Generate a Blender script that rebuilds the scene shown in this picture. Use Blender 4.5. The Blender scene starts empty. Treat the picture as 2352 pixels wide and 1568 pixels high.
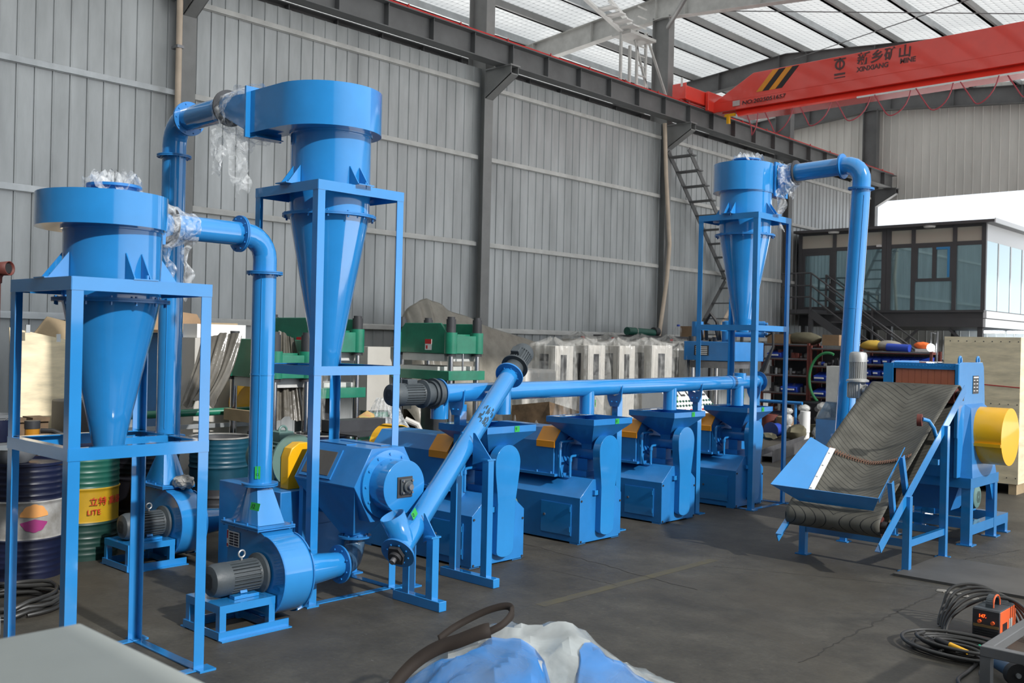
import bpy, bmesh, math, random
from mathutils import Vector, Matrix
random.seed(7)
SC = bpy.context.scene
COL = SC.collection
PI = math.pi

# ------------------------------------------------------------------ camera
CAM_H = 1.9
YAW, PITCH, ROLL = 0.748517, -0.000517, 0.0226547
FPX = 35.0 / 36.0 * 2352
fw = Vector((-math.sin(YAW) * math.cos(PITCH), math.cos(YAW) * math.cos(PITCH), math.sin(PITCH)))
_r = Vector((math.cos(YAW), math.sin(YAW), 0))
_u = _r.cross(fw)
rt = math.cos(ROLL) * _r + math.sin(ROLL) * _u
up = -math.sin(ROLL) * _r + math.cos(ROLL) * _u
cd = bpy.data.cameras.new('camera')
cam = bpy.data.objects.new('camera', cd)
COL.objects.link(cam)
cd.lens = 35.0
cd.sensor_width = 36.0
cd.sensor_fit = 'HORIZONTAL'
cd.clip_start = 0.05
cd.clip_end = 300
M = Matrix((rt, up, -fw)).transposed().to_4x4()
M.translation = Vector((0, 0, CAM_H))
cam.matrix_world = M
cd.dof.use_dof = True
cd.dof.focus_distance = 8.5
cd.dof.aperture_fstop = 4.0
SC.camera = cam

# ------------------------------------------------------------------ light and exposure
SC.view_settings.view_transform = 'Standard'
SC.view_settings.look = 'None'
SC.view_settings.gamma = 1.0
SC.view_settings.exposure = 0.15
SC.view_settings.use_curve_mapping = False
W = bpy.data.worlds.new('daylight')
SC.world = W
W.use_nodes = True
bg = W.node_tree.nodes['Background']
_tc = W.node_tree.nodes.new('ShaderNodeTexCoord')
_sx = W.node_tree.nodes.new('ShaderNodeSeparateXYZ')
_rp = W.node_tree.nodes.new('ShaderNodeValToRGB')
W.node_tree.links.new(_tc.outputs['Generated'], _sx.inputs[0])
_mr = W.node_tree.nodes.new('ShaderNodeMapRange')
_mr.inputs['From Min'].default_value = -.25
_mr.inputs['From Max'].default_value = .12
W.node_tree.links.new(_sx.outputs[2], _mr.inputs['Value'])
W.node_tree.links.new(_mr.outputs[0], _rp.inputs[0])
# added glow below the horizon to brighten the ceiling, pale sky above it
_rp.color_ramp.elements[0].color = (1.0, .98, .95, 1)
_rp.color_ramp.elements[1].color = (.36, .39, .42, 1)
W.node_tree.links.new(_rp.outputs[0], bg.inputs[0])
# the day is brighter towards the far end of the hall than behind the viewer
_my = W.node_tree.nodes.new('ShaderNodeMapRange')
_my.interpolation_type = 'SMOOTHSTEP'
_my.inputs['From Min'].default_value = -.75
_my.inputs['From Max'].default_value = .35
_my.inputs['To Min'].default_value = .8
_my.inputs['To Max'].default_value = 3.1
W.node_tree.links.new(_sx.outputs[1], _my.inputs['Value'])
W.node_tree.links.new(_my.outputs[0], bg.inputs[1])
sd = bpy.data.lights.new('sun', 'SUN')
sd.energy = 3.4
sd.angle = math.radians(1.6)
sd.color = (1.0, 0.98, 0.95)
so = bpy.data.objects.new('sun', sd)
COL.objects.link(so)
so.rotation_euler = Vector((-1.0, 0.045, -0.60)).to_track_quat('-Z', 'Y').to_euler()
so.location = (12, 4, 12)


def ray(x, y):
    return fw + ((x - 1176) / FPX) * rt + ((784 - y) / FPX) * up


C0 = Vector((0, 0, CAM_H))


def PX(x, y, X):
    d = ray(x, y)
    return C0 + d * (X / d.x)


def PY(x, y, Y):
    d = ray(x, y)
    return C0 + d * (Y / d.y)


def PZ(x, y, z=0.0):
    d = ray(x, y)
    return C0 + d * ((z - CAM_H) / d.z)


# ------------------------------------------------------------------ materials
def lin(h):
    c = [int(h[i:i + 2], 16) / 255 for i in (0, 2, 4)]
    return tuple(x / 12.92 if x <= .04045 else ((x + .055) / 1.055) ** 2.4 for x in c) + (1,)


def mat(name, col, rough=.5, metal=0., vary=0., vscale=3., bump=0., bscale=40., coat=0., col2=None, stretch=None, emit=None, estr=0., spec=.5, alpha=None):
    m = bpy.data.materials.new(name)
    m.use_nodes = True
    nt = m.node_tree
    b = nt.nodes['Principled BSDF']
    c = lin(col) if isinstance(col, str) else tuple(col) + (1,)
    b.inputs['Base Color'].default_value = c
    b.inputs['Roughness'].default_value = rough
    b.inputs['Metallic'].default_value = metal
    b.inputs['Coat Weight'].default_value = coat
    b.inputs['Coat Roughness'].default_value = .06
    b.inputs['Specular IOR Level'].default_value = spec
    if emit:
        b.inputs['Emission Color'].default_value = lin(emit)
        b.inputs['Emission Strength'].default_value = estr
    if vary > 0 or col2 or bump > 0:
        tc = nt.nodes.new('ShaderNodeTexCoord')
        mp = nt.nodes.new('ShaderNodeMapping')
        nt.links.new(tc.outputs['Object'], mp.inputs[0])
        if stretch:
            mp.inputs['Scale'].default_value = stretch
    if vary > 0 or col2:
        n = nt.nodes.new('ShaderNodeTexNoise')
        n.inputs['Scale'].default_value = vscale
        n.inputs['Detail'].default_value = 6
        n.inputs['Roughness'].default_value = .62
        nt.links.new(mp.outputs[0], n.inputs['Vector'])
        r = nt.nodes.new('ShaderNodeValToRGB')
        r.color_ramp.elements[0].position = .33
        r.color_ramp.elements[1].position = .68
        if col2:
            r.color_ramp.elements[0].color = lin(col2) if isinstance(col2, str) else tuple(col2) + (1,)
            r.color_ramp.elements[1].color = c
        else:
            r.color_ramp.elements[0].color = tuple(x * (1 - vary) for x in c[:3]) + (1,)
            r.color_ramp.elements[1].color = tuple(min(1, x * (1 + vary)) for x in c[:3]) + (1,)
        nt.links.new(n.outputs['Fac'], r.inputs[0])
        nt.links.new(r.outputs[0], b.inputs['Base Color'])
    if bump > 0:
        n2 = nt.nodes.new('ShaderNodeTexNoise')
        n2.inputs['Scale'].default_value = bscale
        n2.inputs['Detail'].default_value = 4
        nt.links.new(mp.outputs[0], n2.inputs['Vector'])
        bp = nt.nodes.new('ShaderNodeBump')
        bp.inputs['Strength'].default_value = bump
        bp.inputs['Distance'].default_value = .02
        nt.links.new(n2.outputs['Fac'], bp.inputs['Height'])
        nt.links.new(bp.outputs[0], b.inputs['Normal'])
    return m


def film(name, col, lo, hi, scale=9., rough=.12, bump=.6):
    """thin crinkled see-through plastic"""
    m = bpy.data.materials.new(name)
    m.use_nodes = True
    nt = m.node_tree
    b = nt.nodes['Principled BSDF']
    b.inputs['Base Color'].default_value = lin(col)
    b.inputs['Roughness'].default_value = rough
    b.inputs['Specular IOR Level'].default_value = .8
    tr = nt.nodes.new('ShaderNodeBsdfTransparent')
    mx = nt.nodes.new('ShaderNodeMixShader')
    tc = nt.nodes.new('ShaderNodeTexCoord')
    n = nt.nodes.new('ShaderNodeTexNoise')
    n.inputs['Scale'].default_value = scale
    n.inputs['Detail'].default_value = 5
    n.inputs['Distortion'].default_value = 1.2
    nt.links.new(tc.outputs['Object'], n.inputs['Vector'])
    mr = nt.nodes.new('ShaderNodeMapRange')
    mr.inputs['From Min'].default_value = .35
    mr.inputs['From Max'].default_value = .7
    mr.inputs['To Min'].default_value = lo
    mr.inputs['To Max'].default_value = hi
    nt.links.new(n.outputs['Fac'], mr.inputs['Value'])
    nt.links.new(mr.outputs[0], mx.inputs[0])
    nt.links.new(tr.outputs[0], mx.inputs[1])
    nt.links.new(b.outputs[0], mx.inputs[2])
    bp = nt.nodes.new('ShaderNodeBump')
    bp.inputs['Strength'].default_value = bump
    bp.inputs['Distance'].default_value = .03
    nt.links.new(n.outputs['Fac'], bp.inputs['Height'])
    nt.links.new(bp.outputs[0], b.inputs['Normal'])
    nt.links.new(mx.outputs[0], nt.nodes['Material Output'].inputs['Surface'])
    return m


def glass(name, col, fac, rough=.03):
    m = bpy.data.materials.new(name)
    m.use_nodes = True
    nt = m.node_tree
    b = nt.nodes['Principled BSDF']
    b.inputs['Base Color'].default_value = lin(col)
    b.inputs['Roughness'].default_value = rough
    b.inputs['Specular IOR Level'].default_value = 1.0
    b.inputs['Coat Weight'].default_value = 1.0
    b.inputs['Metallic'].default_value = .75
    tr = nt.nodes.new('ShaderNodeBsdfTransparent')
    tr.inputs[0].default_value = lin('b8d2d6')
    mx = nt.nodes.new('ShaderNodeMixShader')
    mx.inputs[0].default_value = fac
    nt.links.new(tr.outputs[0], mx.inputs[1])
    nt.links.new(b.outputs[0], mx.inputs[2])
    nt.links.new(mx.outputs[0], nt.nodes['Material Output'].inputs['Surface'])
    return m


BLUE = mat('blue gloss paint', (.022, .225, .56), .15, vary=.08, vscale=2.2, coat=1.0, bump=.05, bscale=3)
BLUE_D = mat('blue satin paint', (.019, .185, .49), .36, vary=.12, vscale=3, coat=.25)
GREEN = mat('press green paint', (.012, .17, .10), .35, vary=.2, vscale=4, coat=.3)
MGREEN = mat('motor grey green paint', (.11, .2, .18), .45, vary=.12)
YEL = mat('guard yellow paint', (.86, .44, .005), .35, vary=.05, coat=.3)
ORANGE = mat('cover orange paint', (.80, .30, .008), .4, vary=.08, coat=.2)
GREYM = mat('motor grey casting', (.055, .067, .075), .5, vary=.15, bump=.1)
LGREYM = mat('bare aluminium casting', (.52, .52, .5), .38, .5, vary=.15)
DARK = mat('dark machine steel', (.035, .036, .04), .5, vary=.3)
BLACK = mat('black rubber', (.015, .015, .016), .6)
CHROME = mat('polished steel rod', (.62, .61, .6), .18, 1.)
STEEL = mat('worn steel', (.23, .23, .24), .4, .7, vary=.25)
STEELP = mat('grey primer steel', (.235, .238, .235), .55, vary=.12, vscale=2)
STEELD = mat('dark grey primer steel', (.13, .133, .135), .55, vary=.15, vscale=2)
PALEST = mat('pale painted steel', (.55, .55, .53), .5, vary=.15)
BEIGE = mat('beige pipe plastic', (.60, .49, .38), .5, vary=.1)
RED = mat('crane red paint', (.80, .05, .03), .25, vary=.06, vscale=1.5, coat=.8)
REDD = mat('red rail paint', (.55, .02, .018), .45, vary=.15)
RUST = mat('rust red primer', (.13, .03, .022), .6, vary=.3)
WHITE = mat('white enamel', (.78, .78, .76), .4, vary=.05)
CREAM = mat('cream cabinet enamel', (.50, .48, .44), .45, vary=.06)
PLY = mat('birch plywood', (.76, .65, .44), .6, vary=.18, vscale=3, stretch=(1, 1, 5))
PLYB = mat('brown plywood', (.36, .27, .16), .65, vary=.2, vscale=3)
CARD = mat('cardboard', (.27, .175, .10), .8, vary=.15)
FOAM = mat('white foam', (.8, .8, .78), .7)
PALLET = mat('old pallet wood', (.14, .09, .05), .8, vary=.4, vscale=6)
TARP = mat('grey tarpaulin', (.27, .25, .21), .35, vary=.2, vscale=4, bump=.8, bscale=5)
TAPE = mat('green tape', (.02, .36, .06), .5)
INK = mat('black ink', (.012, .012, .014), .5)
NAVY = mat('navy drum paint', (.008, .011, .034), .35, vary=.3, coat=.2)
DWHITE = mat('scuffed white drum paint', (.42, .42, .41), .5, col2=(.20, .19, .17), vscale=5)
DGREEN = mat('green drum paint', (.010, .085, .06), .4, vary=.25)
DKGREEN = mat('dark green drum paint', (.008, .035, .028), .4, vary=.25)
DYEL = mat('yellow drum paint', (.42, .25, .008), .45, vary=.15)
BLKDRUM = mat('black drum paint', (.008, .008, .012), .4, vary=.2)
TEAL = mat('teal drum paint', (.006, .055, .09), .4, vary=.3)
GALV = mat('galvanised steel', (.42, .44, .45), .4, .6, vary=.15)
REDP = mat('red plastic', (.5, .02, .02), .4)
BINB = mat('blue plastic bin', (.02, .06, .40), .4)
BROWN = mat('brown strap cloth', (.020, .013, .009), .8, vary=.2)
DEVOR = mat('orange welder case', (.75, .12, .03), .4, vary=.05)
CABLE = mat('black cable rubber', (.03, .03, .029), .45, vary=.2)
PINK = mat('festoon cable red', (.42, .06, .08), .4)
CURT = mat('brown rubber curtain', (.62, .20, .09), .5, col2=(.45, .14, .08), vscale=1.6)
PLATE = mat('nameplate black', (.02, .02, .022), .35)
GLOW = mat('work lamp lens', (.9, .95, 1), .3, emit='f4fbff', estr=40)
TUBE = mat('light tube', (.9, .95, 1), .3, emit='eaf6ff', estr=25)
LED = mat('red led digits', (.9, .1, .02), .3, emit='ff3c10', estr=6)
GLED = mat('green led', (.05, .6, .35), .3, emit='18c088', estr=.6)
WRAP = film('stretch film', 'eef2f4', .06, .52, 16)
POLY = film('polythene sheet', 'cacac6', .04, .32, 5, .16)
HAZY = film('smoky clear hose', '4a6a86', .45, .75, 6, .2)
GLASSO = glass('office glass', 'a6c8d0', .88)
MESHW = mat('dusty acrylic window', (.10, .09, .075), .3, vary=.15)


# ------------------------------------------------------------------ mesh builder
ORG = {}


def frame(o, z, x=None):
    z = Vector(z).normalized()
    a = Vector(x) if x is not None else (Vector((0, 0, 1)) if abs(z.z) < .9 else Vector((1, 0, 0)))
    x = (a - z * a.dot(z)).normalized()
    y = z.cross(x)
    m = Matrix((x, y, z)).transposed().to_4x4()
    m.translation = Vector(o)
    return m


class MB:
    def __init__(s):
        s.bm = bmesh.new()
        s.m = Matrix()

    def at(s, o=(0, 0, 0), z=(0, 0, 1), x=None):
        s.m = frame(o, z, x)
        return s

    def v(s, p):
        return s.bm.verts.new(s.m @ Vector(p))

    def f(s, vs):
        try:
            return s.bm.faces.new(vs)
        except ValueError:
            return None

    def box(s, x0, y0, z0, x1, y1, z1):
        v = [s.v((x, y, z)) for z in (z0, z1) for y in (y0, y1) for x in (x0, x1)]
        for q in ((0, 2, 3, 1), (4, 5, 7, 6), (0, 1, 5, 4), (2, 6, 7, 3), (0, 4, 6, 2), (1, 3, 7, 5)):
            s.f([v[i] for i in q])
        return s

    def hexa(s, lo, hi):
        a = [s.v(p) for p in lo]
        b = [s.v(p) for p in hi]
        n = len(a)
        s.f(a[::-1])
        s.f(b)
        for i in range(n):
            s.f([a[i], a[(i + 1) % n], b[(i + 1) % n], b[i]])
        return s

    def prism(s, poly, t0, t1, ax='z'):
        """poly of 2-d points swept along an axis (x: poly is y,z; y: poly is x,z)"""
        def q(p, t):
            return (t, p[0], p[1]) if ax == 'x' else (p[0], t, p[1]) if ax == 'y' else (p[0], p[1], t)
        return s.hexa([q(p, t0) for p in poly], [q(p, t1) for p in poly])

    def plate(s, pts, t):
        """flat polygon with thickness t along its normal"""
        P = [Vector(p) for p in pts]
        n = (P[1] - P[0]).cross(P[2] - P[0]).normalized() * t
        return s.hexa(P, [p + n for p in P])

    def lathe(s, prof, n=32, closed=False):
        """profile of (r, z) about local z"""
        rings = []
        for r, z in prof:
            if r < 1e-6:
                rings.append([s.v((0, 0, z))])
            else:
                rings.append([s.v((r * math.cos(2 * PI * i / n), r * math.sin(2 * PI * i / n), z)) for i in range(n)])
        pr = list(zip(rings, rings[1:]))
        if closed:
            pr.append((rings[-1], rings[0]))
        for a, b in pr:
            for i in range(n):
                j = (i + 1) % n
                if len(a) == 1 and len(b) == 1:
                    continue
                if len(a) == 1:
                    s.f([a[0], b[j], b[i]])
                elif len(b) == 1:
                    s.f([a[i], a[j], b[0]])
                else:
                    s.f([a[i], a[j], b[j], b[i]])
        return s

    def cyl(s, p0, p1, r, r1=None, n=24):
        p0, p1 = Vector(p0), Vector(p1)
        d = p1 - p0
        k = s.m
        s.m = k @ frame(p0, d)
        r1 = r if r1 is None else r1
        s.lathe([(0, 0), (r, 0), (r1, d.length), (0, d.length)], n)
        s.m = k
        return s

    def ring(s, c, ax, ri, ro, t, n=32, bolts=0, br=.007):
        k = s.m
        s.m = k @ frame(c, ax)
        s.lathe([(ri, -t / 2), (ro, -t / 2), (ro, t / 2), (ri, t / 2)], n, True)
        for i in range(bolts):
            a = 2 * PI * (i + .5) / bolts
            rb = (ri + ro) / 2 + .004
            x, y = rb * math.cos(a), rb * math.sin(a)
            s.cyl((x, y, -t / 2 - br * 1.3), (x, y, t / 2 + br * 1.3), br, n=6)
        s.m = k
        return s

    def tube(s, pts, r, n=10, closed=False, cap=True, radii=None):
        P = [Vector(p) for p in pts]
        N = len(P)
        rings = []
        up0 = None
        for i in range(N):
            if closed:
                t = P[(i + 1) % N] - P[i - 1]
            else:
                t = P[min(i + 1, N - 1)] - P[max(i - 1, 0)]
            t.normalize()
            if up0 is None:
                a = Vector((0, 0, 1)) if abs(t.z) < .9 else Vector((1, 0, 0))
            else:
                a = up0
            x = (a - t * a.dot(t))
            if x.length < 1e-4:
                x = t.orthogonal()
            x.normalize()
            up0 = x
            y = t.cross(x)
            rr = radii[i] if radii else r
            rings.append([s.v(P[i] + rr * (math.cos(2 * PI * k / n) * x + math.sin(2 * PI * k / n) * y)) for k in range(n)])
        pr = list(zip(rings, rings[1:]))
        if closed:
            pr.append((rings[-1], rings[0]))
        for a, b in pr:
            for i in range(n):
                j = (i + 1) % n
                s.f([a[i], a[j], b[j], b[i]])
        if cap and not closed:
            s.f(rings[0][::-1])
            s.f(rings[-1])
        return s

    def bar(s, p0, p1, w, h, upv=(0, 0, 1)):
        """rectangular bar between two points, w sideways, h along up"""
        p0, p1 = Vector(p0), Vector(p1)
        d = p1 - p0
        k = s.m
        s.m = k @ frame(p0, d, upv)
        s.box(-h / 2, -w / 2, 0, h / 2, w / 2, d.length)
        s.m = k
        return s

    def angle(s, p0, p1, a, b, t=.006):
        """angle iron: outer corner on the line p0-p1, legs along vectors a and b"""
        p0, p1, a, b = Vector(p0), Vector(p1), Vector(a), Vector(b)
        ta, tb = a.normalized() * t, b.normalized() * t
        sec = [Vector(), a, a + tb, ta + tb, b + ta, b]
        return s.hexa([p0 + q for q in sec], [p1 + q for q in sec])

    def grid(s, fn, nu, nv):
        g = [[s.v(fn(i / nu, j / nv)) for j in range(nv + 1)] for i in range(nu + 1)]
        for i in range(nu):
            for j in range(nv):
                s.f([g[i][j], g[i + 1][j], g[i + 1][j + 1], g[i][j + 1]])
        return s

    def ico(s, c, r, sub=2, sc=(1, 1, 1), noise=0.):
        mt = s.m @ Matrix.Translation(Vector(c)) @ Matrix.Diagonal((r * sc[0], r * sc[1], r * sc[2], 1))
        res = bmesh.ops.create_icosphere(s.bm, subdivisions=sub, radius=1, matrix=mt)
        if noise:
            for v in res['verts']:
                v.co += Vector((random.uniform(-1, 1), random.uniform(-1, 1), random.uniform(-1, 1))) * noise * r
        return s

    def build(s, name, material, parent=None, bevel=0., smooth=35, solid=0.):
        bmesh.ops.recalc_face_normals(s.bm, faces=s.bm.faces)
        o = ORG.get(parent.name, Vector()) if parent else Vector()
        if o.length:
            bmesh.ops.translate(s.bm, verts=s.bm.verts, vec=-o)
        me = bpy.data.meshes.new(name)
        s.bm.to_mesh(me)
        s.bm.free()
        me.shade_smooth()
        me.set_sharp_from_angle(angle=math.radians(smooth))
        if isinstance(material, (list, tuple)):
            for q in material:
                me.materials.append(q)
        else:
            me.materials.append(material)
        ob = bpy.data.objects.new(name, me)
        COL.objects.link(ob)
        if parent:
            ob.parent = parent
            ORG[ob.name] = o
        if solid:
            d = ob.modifiers.new('thickness', 'SOLIDIFY')
            d.thickness = solid
            d.offset = 0
        if bevel:
            d = ob.modifiers.new('bevel', 'BEVEL')
            d.width = bevel
            d.segments = 2
            d.limit_method = 'ANGLE'
            d.angle_limit = math.radians(40)
        return ob


def tag(o, label=None, cat=None, group=None, kind=None):
    if label:
        o['label'] = label
    if cat:
        o['category'] = cat
    if group:
        o['group'] = group
    if kind:
        o['kind'] = kind
    return o


def thing(name, label, cat, loc, group=None):
    o = bpy.data.objects.new(name, None)
    o.empty_display_size = .1
    COL.objects.link(o)
    o.location = loc
    ORG[o.name] = Vector(loc)
    return tag(o, label, cat, group)


def struct(mb, name, m, label=None, **k):
    return tag(mb.build(name, m, **k), label, kind='structure')



def copy_tree(o, loc=None, rz=None, label=None, parent=None):
    c = o.copy()
    COL.objects.link(c)
    if parent:
        c.parent = parent
    if loc is not None:
        c.location = loc
    if rz is not None:
        c.rotation_euler = (0, 0, rz)
    if label:
        c['label'] = label
    for ch in o.children:
        copy_tree(ch, parent=c)
    return c


def words(body, size, pos, ux, uy, m, parent, name='lettering', depth=.0015, align='LEFT', wide=1.0, bold=0.):
    cu = bpy.data.curves.new(name, 'FONT')
    cu.body = body
    cu.size = size
    cu.align_x = align
    cu.extrude = depth
    cu.offset = bold
    t = bpy.data.objects.new('tmp', cu)
    COL.objects.link(t)
    dg = bpy.context.evaluated_depsgraph_get()
    me = bpy.data.meshes.new_from_object(t.evaluated_get(dg))
    bpy.data.objects.remove(t)
    ux, uy = Vector(ux).normalized() * wide, Vector(uy).normalized()
    uz = ux.cross(uy).normalized()
    mt = Matrix((ux, uy, uz)).transposed().to_4x4()
    mt.translation = Vector(pos)
    me.transform(mt)
    o = ORG.get(parent.name, Vector())
    me.transform(Matrix.Translation(-o))
    me.materials.clear()
    me.materials.append(m)
    me.name = name
    ob = bpy.data.objects.new(name, me)
    COL.objects.link(ob)
    ob.parent = parent
    ORG[ob.name] = o
    return ob


def words_round(body, size, c, r, ang, z, m, parent, name='lettering'):
    """lettering wrapped round an upright cylinder"""
    ob = words(body, size, (0, 0, 0), (1, 0, 0), (0, 1, 0), m, parent, name)
    o = ORG.get(parent.name, Vector())
    for v in ob.data.vertices:
        p = v.co + o
        a = math.radians(ang) + p.x / r
        rr = r + p.z
        v.co = Vector((c[0] + rr * math.cos(a), c[1] + rr * math.sin(a), z + p.y)) - o
    return ob


def single(mb, name, m, label, cat, group=None, **k):
    return tag(mb.build(name, m, **k), label, cat, group)

# ------------------------------------------------------------------ setting materials
def floor_material():
    m = bpy.data.materials.new('worn concrete floor')
    m.use_nodes = True
    nt = m.node_tree
    L = nt.links.new
    b = nt.nodes['Principled BSDF']
    b.inputs['Roughness'].default_value = .62
    tc = nt.nodes.new('ShaderNodeTexCoord')

    def noise(s, d, r=.6, dist=0.):
        n = nt.nodes.new('ShaderNodeTexNoise')
        n.inputs['Scale'].default_value = s
        n.inputs['Detail'].default_value = d
        n.inputs['Roughness'].default_value = r
        n.inputs['Distortion'].default_value = dist
        L(tc.outputs['Object'], n.inputs['Vector'])
        return n.outputs['Fac']

    def ramp(src, a, b_, c0, c1):
        r = nt.nodes.new('ShaderNodeValToRGB')
        r.color_ramp.elements[0].position = a
        r.color_ramp.elements[1].position = b_
        r.color_ramp.elements[0].color = c0
        r.color_ramp.elements[1].color = c1
        L(src, r.inputs[0])
        return r.outputs[0]

    def mixc(fac, a, b_, mode='MIX'):
        x = nt.nodes.new('ShaderNodeMix')
        x.data_type = 'RGBA'
        x.blend_type = mode
        if isinstance(fac, float):
            x.inputs[0].default_value = fac
        else:
            L(fac, x.inputs[0])
        L(a, x.inputs[6])
        if isinstance(b_, tuple):
            x.inputs[7].default_value = b_
        else:
            L(b_, x.inputs[7])
        return x.outputs[2]
    g = lambda v: (v, v, v, 1)
    base = ramp(noise(.7, 8, .65), .3, .72, (.037, .032, .024, 1), (.098, .090, .072, 1))
    mid = ramp(noise(2.6, 9, .72), .32, .68, g(.55), g(1.18))
    c = mixc(1.0, base, mid, 'MULTIPLY')
    fine = ramp(noise(38, 5, .7), .3, .62, g(.72), g(1.05))
    c = mixc(1.0, c, fine, 'MULTIPLY')
    spots = ramp(noise(7.5, 3, .5, 1.5), .67, .74, g(0), g(.6))
    c = mixc(spots, c, (.026, .024, .021, 1))
    scuff = ramp(noise(16, 2, .5, 3), .70, .76, g(0), g(.45))
    c = mixc(scuff, c, (.17, .165, .15, 1))
    stain = ramp(noise(.45, 4, .55, .8), .52, .66, g(0), g(.55))
    c = mixc(stain, c, (.052, .043, .030, 1))
    L(c, b.inputs['Base Color'])
    bp = nt.nodes.new('ShaderNodeBump')
    bp.inputs['Strength'].default_value = .25
    bp.inputs['Distance'].default_value = .01
    L(noise(25, 6), bp.inputs['Height'])
    L(bp.outputs[0], b.inputs['Normal'])
    return m


def quilt_material():
    """silver faced roof insulation held by wire mesh"""
    m = bpy.data.materials.new('silver roof insulation')
    m.use_nodes = True
    nt = m.node_tree
    L = nt.links.new
    b = nt.nodes['Principled BSDF']
    b.inputs['Base Color'].default_value = (.80, .80, .78, 1)
    b.inputs['Roughness'].default_value = .42
    b.inputs['Metallic'].default_value = .15
    tc = nt.nodes.new('ShaderNodeTexCoord')
    sx = nt.nodes.new('ShaderNodeSeparateXYZ')
    L(tc.outputs['Object'], sx.inputs[0])

    def mt(op, a, c=None):
        n = nt.nodes.new('ShaderNodeMath')
        n.operation = op
        for i, q in enumerate((a, c)):
            if q is None:
                continue
            if isinstance(q, (int, float)):
                n.inputs[i].default_value = q
            else:
                L(q, n.inputs[i])
        return n.outputs[0]
    a = mt('ABSOLUTE', mt('SINE', mt('MULTIPLY', sx.outputs[0], PI / .17)))
    c = mt('ABSOLUTE', mt('SINE', mt('MULTIPLY', sx.outputs[1], PI / .17)))
    h = mt('POWER', mt('MULTIPLY', a, c), .5)
    n = nt.nodes.new('ShaderNodeTexNoise')
    n.inputs['Scale'].default_value = 2.2
    n.inputs['Detail'].default_value = 5
    L(tc.outputs['Object'], n.inputs['Vector'])
    hh = mt('ADD', h, mt('MULTIPLY', n.outputs['Fac'], 2.5))
    bp = nt.nodes.new('ShaderNodeBump')
    bp.inputs['Strength'].default_value = .9
    bp.inputs['Distance'].default_value = .05
    L(hh, bp.inputs['Height'])
    L(bp.outputs[0], b.inputs['Normal'])
    r = nt.nodes.new('ShaderNodeValToRGB')
    r.color_ramp.elements[0].position = .04
    r.color_ramp.elements[0].color = (.33, .33, .33, 1)
    r.color_ramp.elements[1].position = .32
    r.color_ramp.elements[1].color = (.82, .82, .80, 1)
    L(h, r.inputs[0])
    L(r.outputs[0], b.inputs['Base Color'])
    # translucency added so the silver blanket glows and brightens the hall
    tl = nt.nodes.new('ShaderNodeBsdfTranslucent')
    L(r.outputs[0], tl.inputs['Color'])
    ms = nt.nodes.new('ShaderNodeMixShader')
    ms.inputs[0].default_value = .52
    L(b.outputs[0], ms.inputs[1])
    L(tl.outputs[0], ms.inputs[2])
    L(ms.outputs[0], nt.nodes['Material Output'].inputs['Surface'])
    return m


FLOORM = floor_material()
QUILT = quilt_material()
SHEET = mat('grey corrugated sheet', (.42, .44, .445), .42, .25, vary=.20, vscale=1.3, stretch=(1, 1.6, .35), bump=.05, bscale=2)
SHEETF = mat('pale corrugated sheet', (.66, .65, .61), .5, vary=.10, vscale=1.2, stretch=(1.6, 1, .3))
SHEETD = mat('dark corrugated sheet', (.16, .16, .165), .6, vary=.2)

XW = -13.2
YF = 31.0
# ------------------------------------------------------------------ floor, walls, roof
b = MB()
b.box(-22, -8, -.2, 1.2, 31.4, 0)
struct(b, 'floor', FLOORM, 'worn grey concrete workshop floor')


def jag(name, p0, p1, w, n, amp, label, m=None):
    """a thin crack between two floor points"""
    b = MB()
    p0, p1 = Vector(p0), Vector(p1)
    d = (p1 - p0)
    s = Vector((-d.y, d.x, 0)).normalized()
    last = None
    off = 0
    for i in range(n + 1):
        off = off * .7 + random.uniform(-amp, amp)
        c = p0 + d * (i / n) + s * off
        h = w * random.uniform(.3, 1)
        row = [b.v((c.x + s.x * h, c.y + s.y * h, .0016)), b.v((c.x - s.x * h, c.y - s.y * h, .0016))]
        if last:
            b.f([last[0], last[1], row[1], row[0]])
        last = row
    return struct(b, name, m or CRACK, label)


CRACK = mat('dirt in floor crack', (.03, .028, .024), .9)
jag('floor_crack', PZ(1175, 1240), PZ(1600, 1355), .006, 60, .012, 'dark crack across the floor before the extruders')
jag('floor_crack', PZ(1830, 1520), PZ(2170, 1352), .008, 70, .014, 'dark crack running to the steel floor plate')
jag('floor_crack', PZ(1640, 1300), PZ(2160, 1350), .003, 60, .006, 'thin straight joint in the floor')
jag('floor_crack', PZ(2170, 1290), PZ(2352, 1262), .004, 40, .01, 'thin crack behind the steel floor plate')
jag('floor_crack', PZ(1270, 1310), PZ(1420, 1345), .004, 30, .008, 'short crack near the second extruder')
YLINE = mat('worn yellow floor paint', (.085, .074, .038), .7, col2=(.066, .060, .047), vscale=7)
b = MB()
p, q = PZ(1240, 1390), PZ(1640, 1285)
d = (q - p)
s_ = Vector((-d.y, d.x, 0)).normalized() * .045
b.f([b.v((x.x, x.y, .001)) for x in (p + s_, q + s_, q - s_, p - s_)])
struct(b, 'floor_marking', YLINE, 'faded yellow line painted on the floor')


def ribs(t0, t1, pitch, rib=.034, depth=.015):
    """(t, height) outline of ribbed sheet"""
    out = []
    t = t0
    while t < t1 - .01:
        e = min(t + pitch, t1)
        out += [(t, 0), (e - rib, 0), (e - rib * .72, depth), (e - rib * .28, depth), (e, 0)]
        t = e
    return out


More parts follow.
